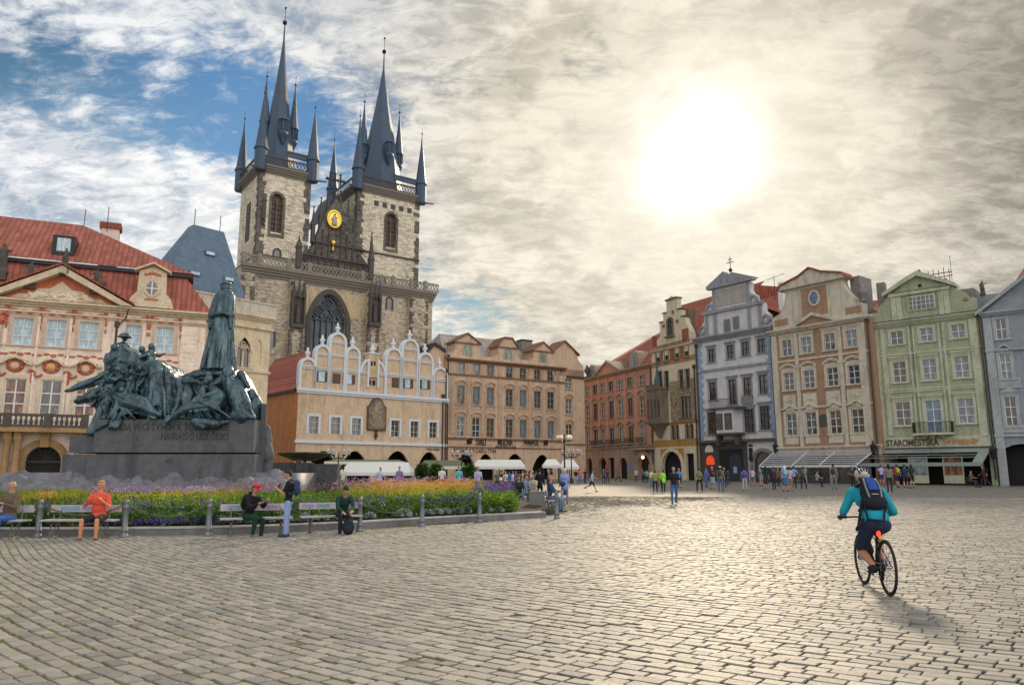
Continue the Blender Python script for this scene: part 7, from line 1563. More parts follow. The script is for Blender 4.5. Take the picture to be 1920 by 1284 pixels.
def quads(name, C, U, V, mat, label, cat, rnd=None, kind='stuff'):
    """many small leaf or petal faces: centre, half-width and half-length vectors"""
    n = len(C); P = np.stack([C-U-V, C+U*.9-V, C+U*.45+V, C-U*.45+V], 1).reshape(-1, 3); me = bpy.data.meshes.new(name)
    me.vertices.add(n*4); me.vertices.foreach_set('co', P.reshape(-1).astype(np.float32)); me.loops.add(n*4); me.loops.foreach_set('vertex_index', np.arange(n*4, dtype=np.int32)); me.polygons.add(n); me.polygons.foreach_set('loop_start', (np.arange(n)*4).astype(np.int32)); me.update(calc_edges=True)
    at = me.attributes.new('rnd', 'FLOAT', 'FACE'); at.data.foreach_set('value', (rng.random(n) if rnd is None else rnd).astype(np.float32)); me.materials.append(mat)
    o = link(name, me); 
    if label: tag(o, label, cat, None, kind)
    return o
def sample(n, pxr, dr, ymax=44):
    """points of the bed seen between two picture columns and two distances behind the kerb"""
    out = []
    while sum(len(o) for o in out) < n:
        y = rng.uniform(20.2, ymax, n*3); px = rng.uniform(pxr[0], pxr[1], n*3); x = (px-960)/1400*y*1.0; 
        ok = y > np.interp(x, Cp[:, 0], Cp[:, 1]); x, y = x[ok], y[ok]; d = cdist(x, y); ok = (d > dr[0]) & (d < dr[1]) & ~((x > -19) & (x < -7.0) & (y > 28.4)); out.append(np.stack([x[ok], y[ok]], 1))
    return np.concatenate(out)[:n]
def dirs(n, flat=.4):
    a = rng.normal(size=(n, 3)); a[:, 2] *= flat; return a/np.linalg.norm(a, axis=1)[:, None]
def foliage(name, mat, n, pxr, dr, hgt, size, label, cat='plants', per=26, spread=.16, flat=.6, hbase=.02, ymax=44):
    P = sample(max(1, n//per), pxr, dr, ymax); k = len(P); hz = bedz(P[:, 0], P[:, 1]); H = rng.uniform(hgt*.55, hgt, k)
    idx = np.repeat(np.arange(k), per); m = len(idx); r = rng.normal(0, spread, (m, 2)); t_ = rng.random(m)**.7
    C = np.stack([P[idx, 0]+r[:, 0]*(1.1-t_*.5), P[idx, 1]+r[:, 1]*(1.1-t_*.5), hz[idx]+hbase+H[idx]*t_], 1); U = dirs(m, flat)*(rng.uniform(.5, 1, m)*size)[:, None]; W = dirs(m, 1.3); V = np.cross(U, W); V *= (size*1.5/np.maximum(1e-6, np.linalg.norm(V, axis=1)))[:, None]
    return quads(name, C, U, V, mat, label, cat, (rng.random(k)[idx]*.5+rng.random(m)*.5))
def blades(name, mat, n, pxr, dr, hgt, w, label, cat='plants', ymax=44, hb=0.0):
    P = sample(n//9, pxr, dr, ymax); idx = np.repeat(np.arange(len(P)), 9); m = len(idx); hz = bedz(P[:, 0], P[:, 1])[idx]; H = (rng.uniform(.55, 1.0, len(P))*hgt)[idx]*rng.uniform(.6, 1.05, m)
    lean = rng.normal(0, .22, (m, 2)); base = np.stack([P[idx, 0]+rng.normal(0, .06, m), P[idx, 1]+rng.normal(0, .06, m), hz+hb], 1); V = np.stack([lean[:, 0]*H, lean[:, 1]*H, H], 1)/2; a = rng.uniform(0, math.pi, m); U = np.stack([np.cos(a)*w, np.sin(a)*w, np.zeros(m)], 1)
    return quads(name, base+V, U, V, mat, label, cat)
def petals(name, mat, n, pxr, dr, zlo, zhi, size, label, cat='flowers', ymax=44, cl=8, sp=.05):
    P = sample(n//cl, pxr, dr, ymax); k = len(P); idx = np.repeat(np.arange(k), cl); m = len(idx); z = (bedz(P[:, 0], P[:, 1])+rng.uniform(zlo, zhi, k))[idx]
    C = np.stack([P[idx, 0]+rng.normal(0, sp, m), P[idx, 1]+rng.normal(0, sp, m), z+rng.normal(0, sp*.5, m)], 1); U = dirs(m, .5)*size; V = np.cross(U, dirs(m, 1)); V *= (size/np.maximum(1e-6, np.linalg.norm(V, axis=1)))[:, None]; return quads(name, C, U, V, mat, label, cat, np.clip(rng.random(k)[idx]*.6+rng.random(m)*.4, 0, 1))
G1 = leafmat('mid_green_leaves', [(.018, .045, .008), (.05, .12, .015), (.11, .22, .03)]); G2 = leafmat('bright_green_leaves', [(.05, .11, .01), (.14, .26, .02), (.30, .40, .04)]); G3 = leafmat('yellow_grass', [(.14, .20, .02), (.42, .40, .05), (.65, .50, .10)])
PU = leafmat('violet_petals', [(.06, .03, .16), (.12, .06, .34), (.22, .14, .55)]); LI = leafmat('lilac_petals', [(.30, .14, .30), (.52, .32, .55), (.70, .55, .72)]); OR_ = leafmat('orange_petals', [(.45, .14, .03), (.75, .35, .06), (.85, .55, .22)]); PK_ = leafmat('dusky_pink_petals', [(.16, .05, .07), (.36, .14, .16), (.5, .28, .26)])
foliage('green_foliage', G1, 60000, (-60, 960), (.45, 6.5), .42, .035, 'dark green leafy undergrowth filling the flower bed', spread=.20)
foliage('bright_foliage', G2, 34000, (-60, 945), (1.6, 5.5), .55, .032, 'bright green bushy plants in the middle of the flower bed', spread=.17)
foliage('right_foliage', G2, 8000, (905, 958), (.5, 3.2), .60, .035, 'fresh green bushes at the right tip of the flower bed', spread=.18)
blades('meadow_grass', G2, 42000, (-60, 960), (2.2, 7.2), .55, .010, 'tall thin green grass blades in the flower bed', 'grass')
blades('golden_grass', G3, 20000, (660, 915), (3.0, 9.5), .66, .011, 'golden yellow grass behind the bollards at the right half of the bed', 'grass')
blades('yellow_grass', G3, 9000, (60, 170), (2.4, 6.0), .66, .011, 'yellow green grass behind the left bench', 'grass'); blades('pale_grass', G3, 5000, (330, 470), (3.4, 6.8), .62, .010, 'sparse yellowed grass before the monument', 'grass')
petals('violet_flowers', PU, 3600, (-60, 900), (1.0, 3.4), .28, .52, .022, 'deep violet flowers along the front of the bed'); petals('blue_edging_flowers', PU, 2500, (190, 460), (.4, .9), .08, .2, .018, 'low blue violet edging flowers by the kerb')
petals('lilac_flowers', LI, 5000, (185, 415), (5.0, 7.4), .30, .58, .022, 'pale lilac flowers in front of the monument rock', ymax=29); petals('lilac_flowers', LI, 2500, (470, 900), (5.0, 12), .50, .80, .018, 'airy lilac flower heads above the golden grass')
petals('purple_spikes', PU, 2600, (890, 962), (2.0, 6.0), .35, .68, .02, 'purple flower spikes at the right tip of the bed')
petals('orange_flowers', OR_, 5000, (700, 890), (4.0, 9), .40, .72, .020, 'orange and peach flowers in the golden grass'); petals('orange_blooms', OR_, 450, (92, 118), (3.0, 4.4), .4, .6, .025, 'small patch of orange blooms behind the left bench')
petals('dusky_flowers', PK_, 2800, (420, 760), (4.2, 8.5), .40, .76, .018, 'dusky red seed heads in the middle of the bed'); petals('yellow_flowers', G3, 4000, (100, 420), (3.6, 6.0), .34, .58, .022, 'small yellow flowers before the monument')
# silver leaved plants along the kerb: each a plant of its own
SV = leafmat('silver_leaves', [(.22, .30, .28), (.42, .52, .50), (.62, .70, .70)], .7, .15)
SVL = ['silver-leaved plant '+q for q in ('at the left edge behind the bald man', 'left of the leftmost bollard', 'behind the legs of the graffiti bench', 'behind the man in red', 'right of the second bollard', 'half way between second and third bollard', 'close left of the third bollard', 'behind the left leg of the cap wearer bench', 'behind the seat of the cap wearer', 'left of the standing man', 'between the standing man and the teal graffiti bench', 'behind the left leg of the teal graffiti bench', 'left of the bowed man', 'behind the bowed man', 'first right of the fourth bollard', 'half way between fourth and fifth bollard', 'second left of the fifth bollard', 'touching the fifth bollard', 'first right of the fifth bollard', 'second right of the fifth bollard', 'middle of the group between fifth and sixth bollard', 'left of the sixth bollard', 'first right of the sixth bollard', 'rightmost, at the tip of the bed')]
def silver():
    pr = []
    for v in range(3):
        n = 420; a = rng.uniform(0, 2*math.pi, n); e = np.arccos(rng.uniform(0, 1, n)); r = .19*rng.uniform(.75, 1.05, n); D = np.stack([np.sin(e)*np.cos(a), np.sin(e)*np.sin(a), np.cos(e)*.85], 1); C = D*r[:, None]; U = np.cross(D, dirs(n)); U *= (.018/np.maximum(1e-6, np.linalg.norm(U, axis=1)))[:, None]
        o = quads('silver_plant', C, U, D*.045, SV, None, None); pr.append(o)
    k = 0
    for i, px in enumerate((20, 52, 122, 200, 262, 332, 348, 432, 470, 512, 548, 578, 612, 652, 700, 752, 762, 806, 822, 838, 862, 876, 912, 935)):
        for q in range(60):
            y = 20.2+q*.2; x = (px-960)/1400*y
            if y > np.interp(x, Cp[:, 0], Cp[:, 1])+.62: break
        o = pr[i % 3] if i < 3 else pr[i % 3].copy()
        if i >= 3: SC.collection.objects.link(o)
        o.location = (x, y, bedz(x, y)+.06); s_ = rng.uniform(.75, 1.25); o.scale = (s_, s_, s_*rng.uniform(.8, 1.1)); o.rotation_euler.z = rng.uniform(0, 6)
        tag(o, SVL[i], 'plant', 'silver plants along the kerb')
silver()

# ------------------------------------------------------------ bollards and chains
GP = plain('grey_cast_iron', (.19, .20, .225), .5, .4, var=.2, vs=9, bmp=.2); WD = plain('weathered_board', (.42, .39, .42), .75, var=.22, vs=5, bmp=.3); CH = plain('chain_iron', (.16, .15, .13), .5, .6)
def bollards():
    me = MB().lathe((0, 0, 0), [(.115, 0), (.115, .05), (.085, .08), (.08, .16), (.09, .17), (.09, .2), (.072, .22), (.064, .74), (.08, .76), (.08, .80), (.062, .82), (.062, .88), (.075, .90), (.05, .95), (.02, .985)], 14).mesh('bollard', GP, True)
    L = []
    for i, (px, py, tx) in enumerate(((70, 1007, 'at the left end of the graffiti bench'), (232, 1007, 'right of the man in the red shirt'), (390, 1004, 'left of the bench with the cap wearer'), (674, 996, 'beside the right end of the bench with the bowed man'), (791, 987, 'standing alone in front of the orange flowers'), (899, 979, 'in front of the right tip of the flower bed'), (977, 944, 'behind the end of the kerb, left of the grey panel'), (993, 949, 'touching the left side of the grey panel'), (1044, 972, 'rightmost, standing clear of the kerb end'))):
        p = aground(px, py); o = link('bollard', me, None, (p.x, p.y, p.z-.01)); 
        tag(o, 'grey cast iron bollard '+tx, 'bollard', 'bollards round the flower bed'); L.append(p)
    def chain(a, b, sag, tx):
        a = Vector((a.x, a.y, a.z+.86)); b = Vector((b.x, b.y, b.z+.86)); n = int((b-a).length/.075); m = MB(); pts = []
        for i in range(n+1): q = i/n; p = a.lerp(b, q); p.z -= sag*4*q*(1-q); pts.append(p)
        for i, (p, q) in enumerate(zip(pts, pts[1:])):
            d = (q-p).normalized(); s = d.cross(Vector((0, 0, 1))).normalized() if i % 2 else Vector((0, 0, 1)); o = s*.017
            m.tube(p-d*.012+o, q+d*.012+o, .0075, n=4); m.tube(p-d*.012-o, q+d*.012-o, .0075, n=4); m.tube(p-d*.012+o, p-d*.012-o, .0075, n=4); m.tube(q+d*.012+o, q+d*.012-o, .0075, n=4)
        tag(m.build('chain', CH, None, fix=False), 'hanging iron chain '+tx, 'chain', 'chains between the bollards')
    lf = L[0]+Vector((-3.2, .3, 0)); chain(lf, L[0], .3, 'at the left edge of the photo'); chain(L[0], L[1], .3, 'behind the graffiti bench'); chain(L[1], L[2], .34, 'between the man in red and the cap wearer'); chain(L[2], L[3], .5, 'behind the two benches with seated people'); chain(L[3], L[4], .38, 'right of the bowed man'); chain(L[4], L[5], .38, 'in front of the orange flowers'); chain(L[5], L[7], .35, 'at the right tip of the flower bed'); chain(L[7], L[8], .3, 'in front of the grey panel')
    # grey advertising panel behind the kerb end
    p = aground(1007, 962); w = 28/1400*p.y; r = thing('advertising_board', 'grey framed panel standing behind the end of the kerb', 'board', (p.x, p.y, p.z)); MB().box(-w/2+.05, w/2-.05, 0, .3, .02, .82).build('board', plain('panel_grey', (.17, .17, .17), .7, var=.15), r); m = MB(); m.box(-w/2, -w/2+.05, -.02, .32, 0, .86); m.box(w/2-.05, w/2, -.02, .32, 0, .86); m.box(-w/2+.051, w/2-.051, -.02, .32, .82, .86); m.build('frame', GP, r)
bollards()
# ------------------------------------------------------------ benches
GF = {'blue': plain('blue_graffiti', (.10, .38, .62), .6), 'violet': plain('violet_graffiti', (.35, .24, .48), .6), 'teal': plain('teal_graffiti', (.06, .34, .38), .6)}
def bench(loc, rz, L, label, marks=(), red=False):
    r = thing('bench', label, 'bench', loc, rz, 'benches round the flower bed'); h = L/2
    MB().box(-h, h, -.20, .20, .425, .465).build('seat', WD, r); b = MB(); b.box(-h, h, .22, .255, .64, .82); b.build('backrest', WD, r)
    for sx in (-1, 1):
        x = sx*(h-.28); m = MB(); c = Vector((x, .0, .22)); n = 18
        for k in range(n): a0, a1 = 2*math.pi*k/n, 2*math.pi*(k+1)/n; m.tube(c+Vector((0, math.cos(a0)*.17, math.sin(a0)*.19)), c+Vector((0, math.cos(a1)*.17, math.sin(a1)*.19)), .02, n=6)
        m.tube((x, -.2, .01), (x, .24, .01), .025, n=6); m.tube((x, .18, .41), (x, .27, .88), .022, n=6); m.tube((x, -.2, .0), (x, -.15, .2), .022, n=6); m.tube((x, -.06, .04), (x, .08, .40), .014, n=5); m.build('leg', CH, r, fix=False)
    rr = random.Random(int(L*1000))
    for col, x0, x1 in marks:
        m = MB(); x = -h+L*x0
        while x < -h+L*x1:
            w = rr.uniform(.05, .09); k = rr.choice((0, 1, 2)); z = .73; y = .212
            if k == 0: p = [(x, y, z-.05), (x+w*.5, y, z+.055), (x+w, y, z-.05)]
            elif k == 1: p = [(x+w/2+math.cos(a)*w/2, y, z+math.sin(a)*.05) for a in np.linspace(0, 6.28, 9)]
            else: p = [(x+w, y, z+.05), (x, y, z+.03), (x+w, y, z-.02), (x, y, z-.05)]
            m.path([Vector(q) for q in p], .009, 4); x += w*1.15
        m.build('graffiti', GF[col], r, fix=False)
    return r
def put_bench(px0, px1, py0, py1, *a, **k):
    p, q = aground(px0, py0), aground(px1, py1); d = q-p; return bench((p+q)/2, math.atan2(d.y, d.x), d.length, *a, **k)
put_bench(-62, 47, 1009, 1009, 'bench cut by the left edge with the bald man in a brown cardigan', [('violet', .6, .7)]); put_bench(80, 214, 1008, 1008, 'bench with blue graffiti on its board under the man in the red shirt', [('blue', .16, .42), ('violet', .45, .6)])
put_bench(410, 546, 1005, 1001, 'bench of the cap wearer beside the standing man', [('blue', .10, .3), ('violet', .62, .8)]); put_bench(562, 676, 1000, 996, 'bench with teal graffiti on which the bowed man sits', [('teal', .28, .48), ('violet', .05, .2)])
p_ = aground(1032, 958); bench(p_, R(95), 1.7, 'bench seen end on behind the grey panel'); p_ = aground(965, 948); bench(p_, R(60), 1.7, 'bench with curled legs behind the right tip of the flower bed')

# ------------------------------------------------------------ awnings, parasols, lamps
CV = plain('white_canvas', (.66, .66, .62), .85, var=.06, vs=2); CG = plain('olive_canvas', (.13, .15, .09), .85, var=.1); CD = plain('dark_canvas', (.022, .028, .026), .8)
def marquee(px0, px1, yt, yb, Y, label, top=CV, band=True, dep=3.5, name='awning'):
    a, b = aty(px0, yt, Y), aty(px1, yt, Y); zt, zb = a.z, aty(px0, yb, Y).z; z0 = gz(Y); L = b.x-a.x; r = thing(name, label, 'awning', (a.x, Y, 0), 0, 'canvas roofs of the pavement cafes')
    m = MB(); m.add([(0, 0, zb+.18), (L, 0, zb+.18), (L-.5, dep*.5, zt), (.5, dep*.5, zt), (0, dep, zb+.18), (L, dep, zb+.18)], [(0, 1, 2, 3), (3, 2, 5, 4), (0, 3, 4), (1, 5, 2)]); m.build('canopy', top, r)
    m = MB(); m.box(0, L, -.02, .0, zb-.12, zb+.18); m.box(0, .02, .0, dep, zb-.12, zb+.18); m.box(L-.02, L, 0, dep, zb-.12, zb+.18); m.build('valance', CV, r)
    for x in (.1, L/2, L-.1):
        for y in (.1, dep-.1): MB().tube((x, y, z0-.1), (x, y, zb+.2), .045, n=6).build('pole', DARKGREY, r)
    # tables, hedge boxes and shade under it
    return r
marquee(636, 770, 866, 889, 72, 'wide low white marquee in front of the gabled house', dep=4); marquee(608, 752, 861, 868, 78, 'olive topped awning behind the wide white marquee', CG); marquee(784, 872, 862, 877, 78, 'olive canvas roof with white edge between the two long facades', CG); marquee(886, 985, 861, 877, 82, 'long white canvas roof in front of the peach arcades'); marquee(1018, 1052, 860, 875, 84, 'small white canvas roof left of the globe lamp'); marquee(1050, 1086, 861, 878, 86, 'small white canvas roof right of the globe lamp')
# pergola of white slats on the cream and brown house
def pergola():
    F = F8; r = thing('slatted_canopy', 'open white slatted canopy frame on the cream and brown house', 'awning', (F.A.x, F.A.y, 0), F.rz); d = 3.6; s0, s1 = F.S(1450, 850, .4), F.S(1640, 840, .4); f0, f1 = F.S(1424, 874, d), F.S(1606, 872, d); zt = F.Z(1550, 846, .4); zb = F.Z(1520, 872, d)
    WM = plain('white_metal', (.62, .64, .70), .5, .2, var=.05)
    for k in range(8): q = k/7; y = -(.4+(d-.4)*q); z = zt+(zb-zt)*q; a = s0+(f0-s0)*q; b = s1+(f1-s1)*q; MB().box(a, b, y-.06, y+.06, z-.05, z+.04).build('slat', WM, r)
    for q in (0, .36, .64, 1): a = s0+(s1-s0)*q; b = f0+(f1-f0)*q; MB().tube((a, -.4, zt), (b, -d, zb), .06, n=6).build('rafter', WM, r)
    MB().box(f0, f1, -d-.1, -d+.05, zb-.22, zb+.02).build('front_beam', WM, r)
    for q in (0, .25, .5, .75, 1): b = f0+(f1-f0)*q; MB().box(b-.05, b+.05, -d-.03, -d+.07, 0, zb-.2).build('post', WM, r)
    MB().box(s0+.3, s1-.3, -.9, -.8, .3, zt-.5).build('glass_front', GL_DARK, r)
pergola()
def green_awning():
    F = F9; r = thing('shop_awning', 'long pale awning with dark gap on the green house', 'awning', (F.A.x, F.A.y, 0), F.rz); d = 3.2; s0, s1 = F.S(1655, 848, .2), F.S(1858, 838, .2); zt = F.Z(1750, 842, .2); zb = F.Z(1730, 868, d); f0, f1 = F.S(1604, 877, d), F.S(1843, 866, d); C = plain('grey_green_canvas', (.24, .28, .27), .85, var=.08)
    m = MB(); m.add([(s0, -.2, zt), (s1, -.2, zt), (s1+(f1-s1)*.25, -.9, zt-.35), (s0+(f0-s0)*.25, -.9, zt-.35)], [(0, 1, 2, 3)]); m.build('canopy', C, r)
    for q in (.42, .6): a = s0+(f0-s0)*q; b = s1+(f1-s1)*q; MB().box(a, b, -(.2+(d-.2)*q)-.05, -(.2+(d-.2)*q)+.05, zt+(zb-zt)*q-.04, zt+(zb-zt)*q+.04).build('slat', C, r)
    for q in np.linspace(0, 1, 5): MB().tube((s0+(s1-s0)*q, -.3, zt-.1), (f0+(f1-f0)*q, -d, zb), .045, n=5).build('arm', DARKGREY, r)
    m = MB(); m.add([(s1, -.2, zt), (f1, -d, zb), (f1-.9, -d, zb+.05), (s1-.9, -.2, zt)], [(0, 1, 2, 3)]); m.build('side_flap', C, r); m = MB(); m.box(f0, f1, -d-.04, -d+.04, zb-.3, zb+.05); m.build('valance', C, r)
    for q in (.0, 1): MB().box(f0+(f1-f0)*q-.05, f0+(f1-f0)*q+.05, -d, -d+.1, 0, zb-.2).build('post', DARKGREY, r)
green_awning()
def flat_parasol():
    p = aty(572, 850, 42); r = thing('parasol', 'large flat dark parasol above the dark screen wall', 'parasol', (p.x, 42, gz(42))); z = p.z-gz(42); w = 50/1400*42
    m = MB(); m.lathe((0, 0, z-.42), [(.5, 0), (w*.55, .12), (w*.95, .34), (w, .42), (w*.95, .46), (.1, .52)], 8, rot=R(22.5)); m.build('canopy', CD, r); MB().tube((0, 0, 0), (0, 0, z-.4), .09, n=8).build('pole', DARKGREY, r); MB().box(-.5, .5, -.4, .4, 0, z-1.1).build('base', DARKGREY, r)
flat_parasol()
def globe_lamp():
    p = aty(1058, 822, 50); r = thing('street_lamp', 'black street lamp with four round white globes', 'street lamp', (p.x, 50, gz(50))); z = p.z-gz(50)
    MB().lathe((0, 0, 0), [(.2, 0), (.2, .25), (.13, .3), (.10, .9), (.065, 1.0), (.045, z+.15), (.02, z+.3)], 10).build('pole', IRON, r, smooth=True); GLB = plain('globe_glass', (.82, .74, .58), .25, var=.02)
    m = MB()
    for k, a in enumerate((180, 235, 0, -55)): x, y = .40*math.cos(R(a)), .40*math.sin(R(a)); m.path([Vector((0, 0, z-.1)), Vector((x*.5, y*.5, z-.18)), Vector((x, y, z-.2)), Vector((x, y, z-.08))], .022); MB().ball((x, y, z+.06), .165, n=16, m=10).build('globe', GLB, r, smooth=True)
    m.build('arms', IRON, r)
globe_lamp()
def candelabra(px, py, Y, label):
    p = aty(px, py, Y); r = thing('street_lamp', label, 'street lamp', (p.x, Y, gz(Y)), 0, 'lantern candelabra before the cafes'); z = p.z-gz(Y); MB().lathe((0, 0, 0), [(.22, 0), (.16, .5), (.07, .7), (.05, z)], 8).build('pole', IRON, r)
    m = MB(); g = MB()
    for k in range(6): a = R(k*60+10); x, y = .95*math.cos(a), .95*math.sin(a); m.path([Vector((0, 0, z-.35)), Vector((x*.6, y*.6, z-.5)), Vector((x, y, z-.2))], .035); m.lathe((x, y, z-.2), [(.08, 0), (.17, .08), (.1, .1)], 6); g.lathe((x, y, z-.1), [(.09, 0), (.17, .35), (.03, .5)], 6)
    m.build('arms', IRON, r); g.build('lantern_glass', plain('lantern_glass', (.45, .45, .42), .3), r)
candelabra(635, 850, 70, 'dark six-armed lantern candelabra above the wide white marquee'); candelabra(866, 851, 76, 'dark six-armed lantern candelabra before the restaurant lettering'); candelabra(1071, 849, 80, 'dark six-armed lantern candelabra right of the globe lamp')
def wall_lantern(F, px, py, label):
    a, z = F.P(px, py, .9); v = F.W(a, .0, z); r = thing('wall_lantern', label, 'lantern', v, F.rz, 'black lanterns on the house corners'); m = MB().tube((0, 0, .1), (0, -.9, .25), .05, n=5); m.tube((0, 0, -.5), (0, -.7, .1), .03, n=5); m.build('bracket', IRON, r); MB().lathe((0, -.9, -.9), [(.12, 0), (.2, .1), (.34, .85), (.4, .9), (.16, 1.15), (.05, 1.5)], 6).build('lantern', IRON, r)
wall_lantern(F7, 1454, 836, 'black lantern at the corner of the pale blue and the brown house'); wall_lantern(F8, 1637, 836, 'black lantern between the brown and the green house'); wall_lantern(F9, 1862, 842, 'black lantern between the green and the grey-blue house')
# ------------------------------------------------------------ people
PC = {}
POSES = {
 'stand': dict(tl=3, tr=-2, kl=4, kr=3, al=4, ar=10, el=12, er=18, ab=8), 'hips': dict(tl=4, tr=4, al=-10, ar=-12, el=75, er=80, ab=32, ci=50),
 'phone': dict(al=20, ar=25, el=95, er=100, ab=8, ci=18, head=22), 'walk': dict(tl=24, tr=-22, kl=12, kr=28, al=-22, ar=22, el=20, er=35, lean=4),
 'step': dict(tl=10, tr=-8, kl=6, kr=22, al=-10, ar=12, el=14, er=22, lean=2), 'stride': dict(tl=26, tr=-26, kl=6, kr=48, al=-25, ar=28, el=45, er=60, lean=5),
 'fold': dict(al=18, ar=18, el=85, er=88, ab=12, ci=55), 'point': dict(al=8, ar=70, el=15, er=20), 'wide': dict(tl=4, tr=4, splay=9, al=6, ar=6, el=20, er=20, ab=16), 'lookup': dict(al=5, ar=110, el=20, er=60, head=-18, ab=10),
 'sit': dict(hips=.53, tl=84, tr=86, kl=86, kr=80, al=28, ar=32, el=60, er=55, lean=6, ci=20), 'sitfwd': dict(hips=.53, tl=84, tr=80, kl=80, kr=62, al=38, ar=40, el=28, er=30, lean=34, head=25, ci=24, ab=4), 'sitcross': dict(hips=.53, tl=84, tr=88, kl=78, kr=92, al=22, ar=25, el=92, er=95, ab=16, ci=62),
 'siteat': dict(hips=.53, tl=83, tr=83, kl=84, kr=84, splay=7, al=26, ar=26, el=105, er=112, ab=24, ci=58, lean=2), 'sitphone': dict(hips=.53, tl=86, tr=78, kl=98, kr=84, al=34, ar=36, el=80, er=84, lean=16, head=24, ci=26, ab=8)}
def wear(name, base, par, mat):
    o = link(name, base, par); 
    if mat: o.material_slots[0].link = 'OBJECT'; o.material_slots[0].material = mat
    return o
def packmesh():
    if 'pack' not in PC:
        m = MB(); m.ell((0, .0, 0), (.155, .10, .225)); m.ell((0, .05, -.07), (.12, .07, .12)); m.ell((0, .01, .12), (.13, .085, .1))
        for sg in (-1, 1): pts = [Vector((sg*.09, -.06, .19)), Vector((sg*.11, -.17, .24)), Vector((sg*.12, -.28, .12)), Vector((sg*.13, -.27, -.08)), Vector((sg*.13, -.1, -.18))]; [m.cap(a, b, .022, .022, 6) for a, b in zip(pts, pts[1:])]
        PC['pack'] = remesh(m, .014, cmat('bag_cloth', (.05, .06, .09)), 1, 'backpack')
        m = MB(); m.ell((0, 0, 0), (.17, .07, .13)); m.path([Vector((-.15, 0, .1)), Vector((-.1, -.1, .45)), Vector((.05, -.1, .62)), Vector((.15, .05, .45)), Vector((.15, 0, .1))], .014); PC['bag'] = remesh(m, .018, cmat('bag_cloth', (.05, .06, .09)), 1, 'shoulder_bag')
        m = MB(); m.ell((0, .01, .045), (.092, .102, .075)); m.ell((0, -.12, .03), (.065, .07, .012)); PC['cap'] = remesh(m, .012, cmat('cap_cloth', (.5, .03, .03)), 1, 'cap')
        m = MB(); m.ell((0, .01, .055), (.095, .105, .075)); m.lathe((0, .01, .02), [(.17, .01), (.175, .0), (.09, .03)], 16); PC['hat'] = remesh(m, .012, cmat('hat_straw', (.4, .34, .25)), 1, 'hat')
    return PC
def person(px, foot, top, ps, rz, shirt, trou, label, group=None, pants='long', sleeve='short', hair='short', hcol=(.03, .02, .014), near=False, pack=None, bag=None, hat=None, scale=None, skin=None, fat=1.0, turn=0, shoes=(.035, .03, .028), loc=None, phone=False, long_=False, hood=False, lap=None, skirtcol=None):
    key = (ps, pants, sleeve, hair, near, fat, long_, hood, turn)
    if key not in PC:
        J = pose(**POSES[ps]); parts, T, M = body_parts(J, near, None, 'long' if long_ else True, pants, 0, fat, hair, sleeve, turn, hat='hood' if hood else None)
        z = min(v.co.z for v in parts['shoes'].vertices); zt = max(v.co.z for v in parts['hair' if 'hair' in parts else 'body'].vertices); PC[key] = (J, parts, z, zt, M)
    J, parts, zmin, ztop, M = PC[key]; zmin = min(zmin, .02)
    p = aground(px, foot) if loc is None else Vector(loc)
    if scale is None:
        h = aty(px, top, p.y).z-p.z; scale = max(.84, min(1.10, h/(ztop-zmin)))
    r = thing('person', label, 'person', (p.x, p.y, p.z-zmin*scale if not ps.startswith('sit') else p.z), R(rz), group); r.scale = (scale,)*3
    for k, me in parts.items():
        mt = {'body': skin or SKIN, 'shirt': cmat('cloth_%02x%02x%02x' % tuple(int(c*255) for c in shirt), shirt), 'trousers': cmat('cloth_%02x%02x%02x' % tuple(int(c*255) for c in trou), trou), 'hair': cmat('hair_%02x%02x%02x' % tuple(int(c*255) for c in hcol), hcol, .7), 'shoes': cmat('shoe_%02x%02x%02x' % tuple(int(c*255) for c in shoes), shoes, .6)}.get(k)
        if k == 'trousers': k = {'short': 'shorts', 'skirt': 'skirt'}.get(pants, 'trousers')
        wear(k, me, r, mt)
    Q = packmesh(); up = (J['neck']-J['pel']).normalized(); ang = math.atan2(-up.y, up.z)
    if pack: o = wear('backpack', Q['pack'], r, cmat('pack_%02x%02x%02x' % tuple(int(c*255) for c in pack), pack)); o.location = J['chest']+Vector((0, .20, 0))-up*.04; o.rotation_euler = (ang, 0, 0)
    if bag: o = wear('shoulder_bag', Q['bag'], r, cmat('pack_%02x%02x%02x' % tuple(int(c*255) for c in bag), bag)); o.location = J['pel']+Vector((.10, .17, .06))
    if hat: o = wear(hat[0], Q[hat[0]], r, cmat('hat_%02x%02x%02x' % tuple(int(c*255) for c in hat[1]), hat[1])); o.matrix_basis = Matrix.Translation(J['head']+J['hdir']*.035) @ M.to_4x4() @ Matrix.Rotation(R(turn), 4, 'Z')
    if phone: w = J['wrr']+J['hnr']*.10; o = link('phone', MB().cbox((0, 0, 0), (.075, .012, .15)).mesh('phone', IRON), r, w); o.rotation_euler = (R(-50), 0, 0)
    return r
Wt = (.55, .56, .60); BLU = (.06, .12, .34); LBL = (.22, .32, .55); BK = (.018, .018, .022); NV = (.025, .035, .08); JN = (.09, .15, .30); GY = (.20, .20, .19); DG = (.05, .05, .055); RD_ = (.34, .03, .03); KH = (.25, .21, .14); BR_ = (.13, .07, .04); NG = (.28, .72, .06); LV = (.30, .26, .55)
def bsit(px, foot, d=.0): p = aground(px, foot); return (p.x, p.y+d, p.z)
